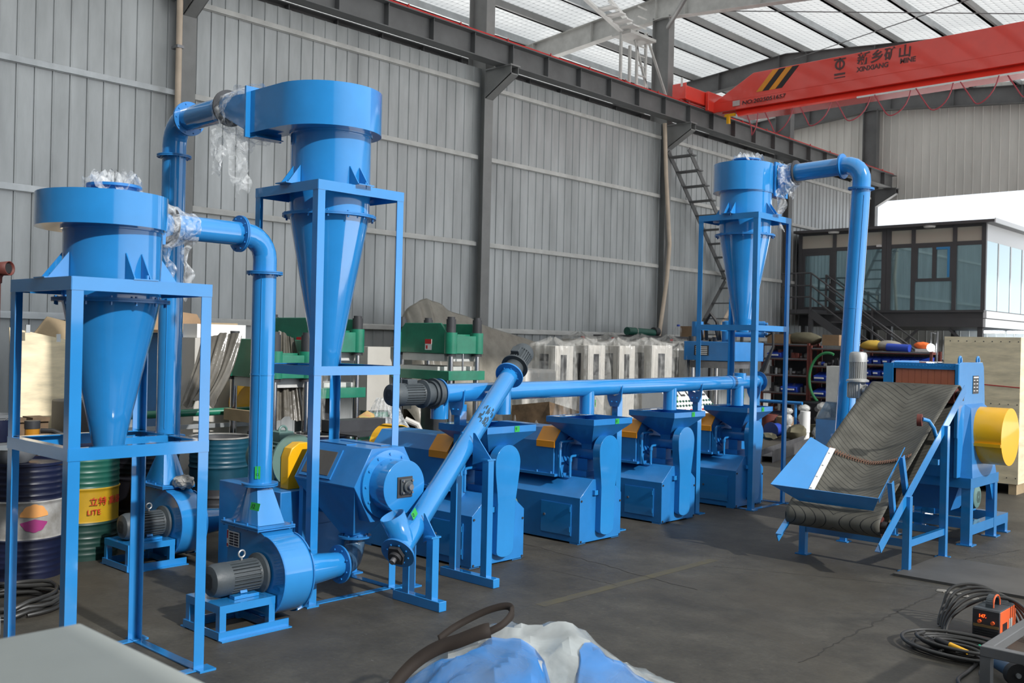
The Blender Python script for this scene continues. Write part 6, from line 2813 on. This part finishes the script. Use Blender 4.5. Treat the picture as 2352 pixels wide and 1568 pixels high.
# ------------------------------------------------------------------ office on legs and its stair
YO = 25.6
XA, XB = -12.95, -8.12
Z0, Z1, ZG, ZT = 2.50, 2.92, 4.56, 5.03
ANTH = mat('anthracite aluminium', (.085, .085, .09), .45, vary=.05)
PCREAM = mat('cream wall panel', (.55, .52, .44), .5)
LITEND = mat('lit end side white', (.72, .74, .76), .4)  # strong daylight on the cabin's end side put into this white
SKYBL = mat('sky blue film', (.06, .30, .62), .4)
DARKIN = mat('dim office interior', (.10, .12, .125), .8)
t = thing('office_cabin', 'glazed anthracite office cabin raised on legs under the bright opening', 'office', (-10.5, 28, 0))
b = MB()
b.box(XA, YO, Z0, XB, 30.6, Z0 + .22)
b.box(XA, YO + .03, Z0 + .22, XB, 30.6, Z1 - .06)
b.box(XA, YO - .02, Z1 - .06, XB + .02, 30.6, Z1)
b.build('floor_slab', ANTH, t)
b = MB()
b.box(XA - .1, YO - .25, ZT + .0, XB + .28, 30.6, ZT + .07)
b.build('roof', ANTH, t)
b = MB()
b.box(XB + .29, YO - .25, ZT - .02, XB + .32, 30.6, ZT + .09)
b.build('roof_edge', LITEND, t)
xs = [XA, -11.62, -10.72 + .9, -9.86 + .55, -8.93 - .0, XB]
f_ = lambda px: PY(px, 640, YO).x
vx = [f_(1838), f_(1916), f_(2030), f_(2041), f_(2097), f_(2192), f_(2259)]
for i, x in enumerate(vx):
    b = MB()
    w = .05 if i not in (2, 3) else .06
    b.box(x - w, YO - .03, Z1, x + w, YO + .06, ZT)
    b.build('mullion', ANTH, t)
b = MB()
b.box(XA, YO - .02, ZG - .04, XB, YO + .05, ZG + .06)
b.box(XA, YO - .02, ZT - .06, XB, YO + .05, ZT)
b.build('transom', ANTH, t)
for i in range(6):
    if i == 2:
        continue
    b = MB()
    b.box(vx[i] + .05, YO + .0, ZG + .06, vx[i + 1] - .05, YO + .03, ZT - .06)
    b.build('cream_panel', PCREAM, t)
    b = MB()
    b.box(vx[i] + .05, YO + .005, Z1, vx[i + 1] - .05, YO + .02, ZG - .04)
    g_ = b.build('glass_pane', GLASSO, t)
# door
b = MB()
x0, x1 = vx[0] + .05, vx[1] - .05
for q in ((x0, Z1, x0 + .09, ZG - .04), (x1 - .09, Z1, x1, ZG - .04), (x0 + .09, ZG - .14, x1 - .09, ZG - .04), (x0 + .09, Z1, x1 - .09, Z1 + .1)):
    b.box(q[0], YO - .015, q[1], q[2], YO + .004, q[3])
dd = b.build('door_frame', ANTH, t)
b = MB()
b.box(x1 - .06, YO - .06, 3.75, x1 - .03, YO - .016, 3.79)
b.cyl((x1 - .045, YO - .05, 3.8), (x1 - .045, YO - .05, 3.65), .012, n=8)
b.build('door_handle', GALV, dd)
# opening window
x0, x1 = vx[4] + .05, vx[5] - .05
zb_, zt_ = 3.72, 4.5
b = MB()
b.box(x0, YO - .03, zb_ - .08, x1, YO + .004, zb_)
b.box(x0, YO - .03, zt_, x1, YO + .004, zt_ + .05)
b.box(x0, YO - .03, zb_, x0 + .06, YO + .004, zt_)
b.box(x1 - .06, YO - .03, zb_, x1, YO + .004, zt_)
xm = x0 + (x1 - x0) * .52
b.box(xm - .05, YO - .03, zb_, xm + .05, YO + .004, zt_)
wf = b.build('window_frame', ANTH, t)
b = MB()
b.box(xm + .05, YO - .035, zt_ - .06, x1 - .06, YO - .005, zt_)
b.box(x1 - .12, YO - .035, zb_ + .02, x1 - .06, YO - .005, zt_ - .06)
b.build('blue_film', SKYBL, wf)
for px in (1915, 2135):
    p = PY(px, 523, YO - .12)
    b = MB()
    b.cyl((p.x, YO - .12, ZT - .001), (p.x, YO - .12, ZT - .04), .15, .13, 24)
    b.build('ceiling_lamp', WHITE, t)
b = MB()
p = PY(2022, 565, YO)
b.box(p.x - .05, YO - .14, p.z - .03, p.x + .05, YO - .031, p.z + .03)
b.build('camera', WHITE, t)
# end wall of the cabin, coloured white to look strongly lit
b = MB()
b.box(XB - .02, YO + .06, ZG + .06, XB + .015, 30.6, ZT)
b.build('end_panel', LITEND, t)
for k in range(5):
    y0_, y1_ = YO + .08 + k * .98, YO + .08 + (k + 1) * .98
    b = MB()
    b.box(XB - .02, y1_ - .08, Z1, XB + .02, y1_, ZG + .06)
    b.build('end_mullion', LITEND, t)
    b = MB()
    b.box(XB, y0_, Z1, XB + .01, y1_ - .08, ZG + .06)
    b.build('end_pane', GLASSO, t)
b = MB()
b.box(XB - .0, YO, Z0, XB + .06, 30.6, Z0 + .2)
b.box(XB - .0, YO, Z0 + .22, XB + .08, 30.6, Z1 - .03)
b.build('end_skirt', LITEND, t)
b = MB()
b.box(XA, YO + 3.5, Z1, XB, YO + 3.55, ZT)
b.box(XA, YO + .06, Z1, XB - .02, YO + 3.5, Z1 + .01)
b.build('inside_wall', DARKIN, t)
for x in (-12.85, -10.45, -8.2):
    for y in (YO + .1, 30.4):
        b = MB()
        b.box(x - .06, y - .06, 0, x + .06, y + .06, Z0)
        lg = b.build('leg', ANTH, t)
        if y < 27 and x > -12:
            b = MB()
            b.bar((x, y, Z0 - .75), (x - .75 if x > -9 else x + .75, y, Z0 - .05), .06, .06)
            b.build('knee_brace', ANTH, lg)
for k, x in enumerate((-9.4, -8.6)):
    b = MB()
    b.box(x - .35, 30.3, 2.44, x + .35, 30.37, 2.4995)
    single(b, 'tube_light', TUBE, ('glowing tube light under the office, over the blue strip', 'glowing tube light under the office corner')[k], 'light')
b = MB()
b.box(-10.8, 30.86, 2.12, -5, 30.9, 2.26)
single(b, 'blue_strip', SKYBL, 'blue strip along the far wall under the office', 'strip')
# stair of the office
t = thing('office_stair', 'dark steel stair with handrails going up to the office door', 'stairs', (-10, 24.8, 0))
YS0, YS1 = 24.55, 25.45
xt, zt0 = PY(1875, 712, 24.9).x, Z1
xb = xt + 3.9
for y in (YS0, YS1):
    b = MB()
    b.bar((xt, y, zt0 - .1), (xb, y, .15), .03, .2)
    b.build('stringer', ANTH, t)
n = 13
for k in range(n):
    f = (k + .5) / n
    x, z = xt + (xb - xt) * f, zt0 - (zt0 - .1) * f
    b = MB()
    b.box(x - .13, YS0 + .02, z - .02, x + .13, YS1 - .02, z)
    b.build('tread', ANTH, t)
b = MB()
b.box(XA, YS0, Z1 - .12, xt + .05, YO - .03, Z1 - .01)
b.build('landing', ANTH, t)
for y in (YS0, YS1):
    for dz in (.95, .62, .32):
        b = MB()
        b.cyl((xt, y, zt0 + dz), (xb, y, .15 + dz), .022, n=10)
        b.build('handrail', ANTH, t)
    for f in (0, .33, .66, 1):
        x, z = xt + (xb - xt) * f, zt0 + (.15 - zt0) * f
        b = MB()
        b.box(x - .022, y - .022, max(0, z - .1), x + .022, y + .022, z + .96)
        b.build('baluster', ANTH, t)
for dz in (.95, .62, .32):
    b = MB()
    b.cyl((XA, YS0, Z1 + dz), (xt, YS0, Z1 + dz), .022, n=10)
    b.build('handrail', ANTH, t)
for x in (XA + .05, (XA + xt) / 2):
    b = MB()
    b.box(x - .022, YS0 - .022, Z1 - .1, x + .022, YS0 + .022, Z1 + .96)
    b.build('baluster', ANTH, t)
for x in (XA + .1, xt):
    b = MB()
    b.box(x - .05, YS0 + .0, 0, x + .05, YS0 + .1, Z1 - .12)
    b.build('landing_post', ANTH, t)
# work lamp
p = PY(2138, 798, 20.0)
t = thing('work_lamp', 'glaring round work lamp on a bracket in front of the stair', 'lamp', (p.x, 20.0, 0))
b = MB()
b.lathe([(0, 0)], 3) if False else b.ico(p, .075, 3)
b.build('bulb', GLOW, t)
b = MB()
b.tube([p + Vector((.10, 0, .28)), p + Vector((.0, 0, .30)), p + Vector((0, 0, .06))], .012, 8)
b.build('bracket', STEEL, t)
b = MB()
b.cyl((p.x + .12, 20.0, 0), (p.x + .12, 20.0, p.z + .32), .018, n=10)
b.build('pole', STEEL, t)
b = MB()
b.cyl((p.x + .12, 20.0, 0), (p.x + .12, 20.0, .03), .18, n=24)
b.build('base', DARK, t)
# white and blue bits on the floor line behind the crusher
TT = PY(2060, 835, 19.0).z - .14
for k in range(7):
    p = PY(2070 + k * 13, 822 + (k % 3) * 4, 19.0)
    b = MB()
    if k % 2:
        b.ico((p.x, 19.0, TT + .09), .10, 2, (1.2, 1, .9), .1)
    else:
        b.box(p.x - .09, 18.9, TT, p.x + .09, 19.1, TT + .2)
    single(b, 'packed_part', [FOAM, CREAM, BINB, POLY, FOAM, CARD, FOAM][k], 'pale packed part on the table behind the crusher', 'part', 'packed parts behind the crusher', smooth=30)
p0, p1 = PY(2060, 835, 19.0), PY(2170, 835, 19.0)
t = thing('packing_table', 'table of packed parts behind the crusher', 'table', ((p0.x + p1.x) / 2, 19, 0))
b = MB()
b.box(p0.x - .1, 18.7, p0.z - .22, p1.x + .1, 19.3, p0.z - .14)
b.build('table_top', CREAM, t)
for x in (p0.x - .05, p1.x + .0):
    b = MB()
    b.box(x, 18.8, 0, x + .06, 18.86, p0.z - .22)
    b.build('leg', STEELD, t)
# plywood shipping crate
CX0, CX1, CY0, CY1, CZ = -5.02, -4.05, 14.3, 16.2, 2.10
t = thing('shipping_crate', 'tall plywood shipping crate behind the crusher', 'crate', ((CX0 + CX1) / 2, 15.2, 0))
b = MB()
b.box(CX0 - .02, CY0, .14, CX1, CY0 + .02, CZ)
b.build('front_panel', PLY, t)
b = MB()
b.box(CX1 - .02, CY0 + .02, .14, CX1, CY1, CZ)
b.build('side_panel', PLY, t)
b = MB()
b.box(CX0 - .02, CY0 + .02, CZ - .02, CX1 - .02, CY1, CZ)
b.box(CX0 - .02, CY0 + .02, .14, CX0, CY1, CZ - .02)
b.box(CX0, CY1 - .02, .14, CX1 - .02, CY1, CZ - .02)
b.build('top_panel', PLY, t)
for x in (CX0, CX1 - .12):
    b = MB()
    b.box(x, CY0 + .02, 0, x + .1, CY1 - .02, .14)
    b.build('skid', PLYB, t)
b = MB()
for k in range(9):
    for z in (.22, CZ - .06, 1.2):
        b.cyl((CX0 + .06 + k * .11, CY0 - .003, z), (CX0 + .06 + k * .11, CY0 + .002, z), .008, n=6)
b.build('nail', DARK, t)
b = MB()
b.bar((CX0 + .4, CY0 - .002, 1.46), (CX1, CY0 - .002, 1.43), .003, .012)
b.build('red_chalk_line', REDP, t)
# ------------------------------------------------------------------ floor plate, welder, table, cabinet and bag near the viewer
b = MB()
pn = [PZ(2052, 1322), PZ(2168, 1283)]
x0, y0, y1 = pn[0].x, pn[0].y, pn[1].y
b.box(x0, y0, 0, x0 + 1.55, y1, .022)
single(b, 'floor_plate', mat('dull steel floor plate', (.075, .072, .066), .6, vary=.2, vscale=2), 'dark steel plate lying on the floor before the conveyor', 'plate')
b = MB()
for k in range(9):
    c = PZ(2180 + k * 18 + random.uniform(-6, 6), 1357 + k * 4.2)
    b.ico((c.x - .02, c.y - .05, .006), .03, 1, (1.4, 1, .3), .3)
tag(b.build('concrete_chip', mat('concrete crumbs', (.2, .19, .17), .9)), 'crumbled concrete along the edge of the steel floor plate', 'rubble', kind='stuff')
# welder: stands square to the hall
a0, a1 = PZ(2238, 1470), PZ(2296, 1480)
WX, WY = -2.215, 6.915
WW, WD, WH = .165, .36, .205
t = thing('welding_machine', 'orange portable welder with a red digital display on the floor', 'welder', (WX + WW / 2, WY + WD / 2, 0))
b = MB()
b.box(WX, WY + .012, .012, WX + WW, WY + WD - .012, WH)
b.build('case', DEVOR, t, bevel=.006)
b = MB()
b.box(WX - .003, WY, .008, WX + WW + .003, WY + .014, WH + .004)
fp = b.build('front_panel', DARK, t, bevel=.005)
b = MB()
b.box(WX - .002, WY + .012, WH, WX + WW + .002, WY + WD, WH + .008)
b.build('top_cover', GREYM, t, bevel=.003)
b = MB()
b.box(WX + .004, WY - .003, .095, WX + WW - .004, WY, .112)
b.build('tan_stripe', mat('tan panel stripe', (.20, .13, .05), .6), fp)
b = MB()
for k in range(5):
    b.box(WX + .006, WY - .004, .018 + k * .014, WX + WW - .006, WY, .026 + k * .014)
b.build('vent', BLACK, fp)
words('147.', .030, (WX + .036, WY - .002, .157), (1, 0, 0), (0, 0, 1), LED, fp, 'digital_display', wide=.95)
for x in (.036, .118):
    b = MB()
    b.cyl((WX + x + .008, WY, .132), (WX + x + .008, WY - .016, .132), .0115, n=16)
    b.build('knob', DEVOR, fp)
b = MB()
P = [(WX + WW / 2, WY + .06 + .0 * i, 0) for i in range(2)]
hp = []
for i in range(17):
    a = PI * i / 16
    hp.append((WX + WW * .5, WY + .13 - .065 * math.cos(a), WH + .005 + .072 * math.sin(a) ** .7))
for i in range(16):
    p0, p1 = Vector(hp[i]), Vector(hp[i + 1])
    b.bar(p0, p1, .042, .016, (1, 0, 0)) if False else b.bar(p0, p1, .046, .014, (0, .001, 1) if abs((p1 - p0).normalized().z) < .8 else (0, 1, 0))
b.build('handle', GREYM, t)
b = MB()
b.tube([(x + .024, y, z + .007) for x, y, z in hp], .006, 6)
b.build('handle_stripe', DEVOR, t)
b = MB()
for k in range(10):
    b.box(WX + WW, WY + .07 + k * .009, .03, WX + WW + .003, WY + .074 + k * .009, .12)
b.build('side_vent', DARK, t)
b = MB()
b.box(WX + WW, WY + .20, .05, WX + WW + .0025, WY + .27, .13)
b.build('side_sticker', CREAM, t)
# welding cables
def loop(pts, r, label, m=CABLE, name='welding_cable'):
    P = [Vector(p) for p in pts]
    out = []
    for i in range(len(P) - 1):
        a, b_, c, d_ = P[max(i - 1, 0)], P[i], P[i + 1], P[min(i + 2, len(P) - 1)]
        for k in range(8):
            s = k / 8
            out.append(.5 * ((2 * b_) + (c - a) * s + (2 * a - 5 * b_ + 4 * c - d_) * s * s + (3 * b_ - a - 3 * c + d_) * s ** 3))
    out.append(P[-1])
    b = MB()
    b.tube(out, r, 10)
    return single(b, name, m, label, 'cable', 'welding cables around the orange welder')


random.seed(11)
for k in range(5):
    x = WX - .02 - .05 * k
    y = WY + .05 + .05 * k
    loop([(x - .13 + .02 * k, y - .10, .013), (x - .135 + .02 * k, y - .07, .06), (x - .11 + .015 * k, y - .02, .13), (x - .03, y + .06, .205 + .008 * k), (x + .08, y + .14, .255 + .005 * k), (x + .20, y + .18, .25), (x + .31, y + .17, .18), (x + .38, y + .14, .09), (x + .41, y + .10, .014)], .011, 'black welding cable arching over the orange welder')
for k in range(7):
    r = .13 + .035 * k
    cx_, cy_ = WX + .02 + .01 * k, WY - .36
    a0 = random.uniform(0, 6)
    loop([(cx_ + r * 1.15 * math.cos(a0 + a * .7), cy_ + r * .8 * math.sin(a0 + a * .7), .013 + .017 * (k % 4) + .006 * math.sin(a)) for a in range(9)], .011, 'black welding cable coiled on the floor by the orange welder')
q = [PZ(2165, 1472), PZ(2150, 1495), PZ(2190, 1515), PZ(2240, 1525), PZ(2225, 1545), PZ(2200, 1568), PZ(2230, 1600)]
loop([(p.x, p.y, .013) for p in q], .011, 'black welding cable trailing off along the floor')
q = [PZ(2155, 1508), PZ(2185, 1500), PZ(2230, 1510), PZ(2262, 1535), PZ(2250, 1560), PZ(2275, 1590)]
loop([(p.x, p.y, .032) for p in q], .008, 'thin black cable lying over the coil')
t = thing('electrode_holder', 'black and yellow electrode holder with a rod on the cable coil', 'holder', (WX - .12, WY - .13, .05))
p = PZ(2150, 1468, .06)
b = MB()
b.cyl(p, p + Vector((.10, -.03, -.01)), .017, .02, 14)
b.build('jaw', BLACK, t)
h0 = PZ(2182, 1480, .06)
b = MB()
b.cyl(h0, h0 + Vector((.12, -.045, -.01)), .016, .014, 14)
b.build('handle', YEL, t)
b = MB()
b.cyl(p, PZ(2103, 1450, .06), .0025, n=6)
b.build('electrode', STEEL, t)
b = MB()
p = PZ(2250, 1484, .02)
b.ico((p.x, p.y, .02), .012, 2)
single(b, 'green_plug', GLED, 'small green plug end among the cables', 'plug')
# low steel table
TX, TY, TZ = -1.66, 5.30, .42
t = thing('steel_table', 'low dark steel frame table at the corner of the floor', 'table', (TX + .5, TY + .4, 0))
w = .052
for q in ((TX, TY, TX + 1.2, TY + w), (TX, TY + w, TX + w, TY + .85), (TX, TY + .85, TX + 1.2, TY + .85 + w), (TX + 1.2, TY, TX + 1.2 + w, TY + .85 + w)):
    b = MB()
    b.box(q[0], q[1], TZ - w, q[2], q[3], TZ)
    b.build('rail', STEELD, t, bevel=.004)
for x in (TX, TX + 1.2):
    for y in (TY, TY + .85):
        b = MB()
        b.box(x + .001, y + .001, 0, x + w - .001, y + w - .001, TZ - w)
        b.build('leg', STEELD, t)
c = PZ(2335, 1545, .08)
t = thing('angle_grinder', 'blue grinder with a black disc under the steel table', 'grinder', (c.x, c.y, 0))
b = MB()
b.cyl((c.x - .16, c.y + .16, .07), (c.x - .02, c.y + .02, .07), .035, .04, 20)
b.build('body', mat('dusty blue plastic', (.03, .07, .13), .5), t)
b = MB()
b.cyl((c.x - .02, c.y + .02, .07), (c.x + .01, c.y - .01, .07), .065, n=28)
b.build('disc', BLACK, t)
b = MB()
b.cyl((c.x + .01, c.y - .01, .07), (c.x + .02, c.y - .02, .07), .014, n=12)
b.build('hub', GALV, t)
# grey cabinet corner next to the viewer
GCAB = mat('matt grey board', (.40, .425, .40), .6, vary=.04)
t = thing('grey_cabinet', 'matt grey cabinet top in the corner next to the viewer', 'cabinet', (-2.1, .7, 0))
b = MB()
b.box(-2.64, .25, .06, -1.35, 1.17, 1.09)
b.build('body', GCAB, t)
b = MB()
b.box(-2.65, .24, 1.09, -1.34, 1.18, 1.12)
b.build('top', GCAB, t, bevel=.008)
b = MB()
p = PZ(0, 1462, 1.12)
b.cyl((p.x - .02, p.y - .025, 1.12), (p.x - .02, p.y - .025, 1.17), .03, n=24)
b.lathe([(0, 0)], 3) if False else None
single(b, 'round_tin', WHITE, 'small white round tin on the edge of the grey cabinet', 'tin', bevel=.006)
# ------------------------------------------------------------------ plastic bag with blue film
from mathutils import noise as _ns


def hump(x, y, c, rx, ry, h, p=2.):
    d = ((x - c[0]) / rx) ** 2 + ((y - c[1]) / ry) ** 2
    return h * max(0, 1 - d) ** (1 / p)


BX, BY = -3.30, 3.52
VT = Vector((.68, .733, 0))     # along the picture's width
VN = Vector((-.733, .68, 0))    # away from the viewer


def bagz(s, n, k=0., rough=1.):
    """s across, n away; height of the heap"""
    a = .60 if s < .04 else .86
    z = .50 * math.exp(-(abs(s - .04) / a) ** 2.4) * math.exp(-(abs(n + .02) / .52) ** 2.2)
    z += .05 * math.exp(-((s - .35) / .14) ** 2 - ((n + .05) / .3) ** 2) - .03 * math.exp(-((s - .18) / .08) ** 2)
    n1 = _ns.noise(Vector((s * 2.4 + n, n * 3.5 - s, k)))
    n2 = _ns.noise(Vector((s * 5 - n * 3, n * 5 + s * 2, 4 + k)))
    n3 = _ns.noise(Vector((s * 9 + n * 5, n * 8 - s * 3, 9 + k)))
    w = .06 * n1 + rough * (.030 * (1 - min(1, abs(n2) * 2)) ** 2 + .012 * (1 - min(1, abs(n3) * 2)) ** 2 - .012)
    return max(.004, z + w * min(1, z * 6))


CLEARB = film('milky packing film', 'bcc2c2', .30, .8, 3, .14, .35)
BLUEB = film('blue packing film', '2b7cc6', .45, .88, 3, .14, .35)
b = MB()
cen = Vector((BX, BY, 0))
def fb(u, v):
    s, n = -1.0 + 2.2 * u, -.75 + 1.35 * v
    p = cen + VT * s + VN * n
    return (p.x, p.y, bagz(s, n))
b.grid(fb, 62, 40)
single(b, 'plastic_sheet_heap', CLEARB, 'heap of milky packing film on the floor near the viewer', 'plastic sheet', smooth=24)
b = MB()
def fb2(u, v):
    s = -.52 + 1.75 * u
    top = -.13 - .36 * max(0, min(1, (s - .16) / .10)) + .36 * max(0, min(1, (s - .27) / .10))
    n = -.76 + (.76 + top) * v
    edge = .02 * math.sin(9 * u) + .02 * math.sin(23 * u + 1)
    n += edge * v
    p = cen + VT * s + VN * n
    return (p.x, p.y, bagz(s, n) + .014 + .012 * abs(_ns.noise(Vector((s * 14, n * 14, 20)))))
b.grid(fb2, 52, 26)
single(b, 'blue_film', BLUEB, 'crumpled blue packing film on the milky heap', 'plastic sheet', smooth=24)
b = MB()
ins = []
def fb3(u, v):
    s, n = -.9 + 2.0 * u, -.65 + 1.15 * v
    p = cen + VT * s + VN * n
    return (p.x, p.y, max(.002, bagz(s, n, 0) * .9 - .03))
b.grid(fb3, 50, 34)
single(b, 'packing_filler', mat('pale filler', (.26, .30, .31), .8, col2=(.16, .24, .30), vscale=3), 'pale packing filler under the milky film', 'filler', smooth=180)
# brown strap looped over the heap
def strap(pts, w, label):
    b = MB()
    P = [Vector(p) for p in pts]
    out = []
    for i in range(len(P) - 1):
        a, b_, c, d_ = P[max(i - 1, 0)], P[i], P[i + 1], P[min(i + 2, len(P) - 1)]
        for k in range(8):
            s = k / 8
            out.append(.5 * ((2 * b_) + (c - a) * s + (2 * a - 5 * b_ + 4 * c - d_) * s * s + (3 * b_ - a - 3 * c + d_) * s ** 3))
    out.append(P[-1])
    last = None
    for i, (s, n, dz) in enumerate(out):
        a = out[min(i + 1, len(out) - 1)] - out[max(i - 1, 0)]
        e = Vector((-a.y, a.x, 0))
        e = e.normalized() if e.length > 0 else Vector((0, 1, 0))
        row = []
        for q in (-1, 1):
            ss, nn_ = s + e.x * w * q * .5, n + e.y * w * q * .5
            p = cen + VT * ss + VN * nn_
            row.append(b.v((p.x, p.y, bagz(s, n, 0, 0) + .03 + dz + w * .85 * (1 + q * (1 if e.y > 0 else -1)))))
        if last:
            b.f([last[0], last[1], row[1], row[0]])
        last = row
    return single(b, 'strap', BROWN, label, 'strap', smooth=180, solid=.008)


strap([(-.60, -.30, .0), (-.52, -.20, .01), (-.42, -.12, .015), (-.30, -.10, .02), (-.20, -.12, .025), (-.10, -.13, .03), (-.06, -.12, .02)], .036, 'wide brown strap lying over the blue film heap')
strap([(-.30, .02, .02), (-.20, .08, .035), (-.08, .09, .05), (.03, .05, .05), (.05, -.02, .04), (.0, -.09, .03), (-.08, -.11, .02)], .018, 'narrow brown strap looped on top of the film heap')
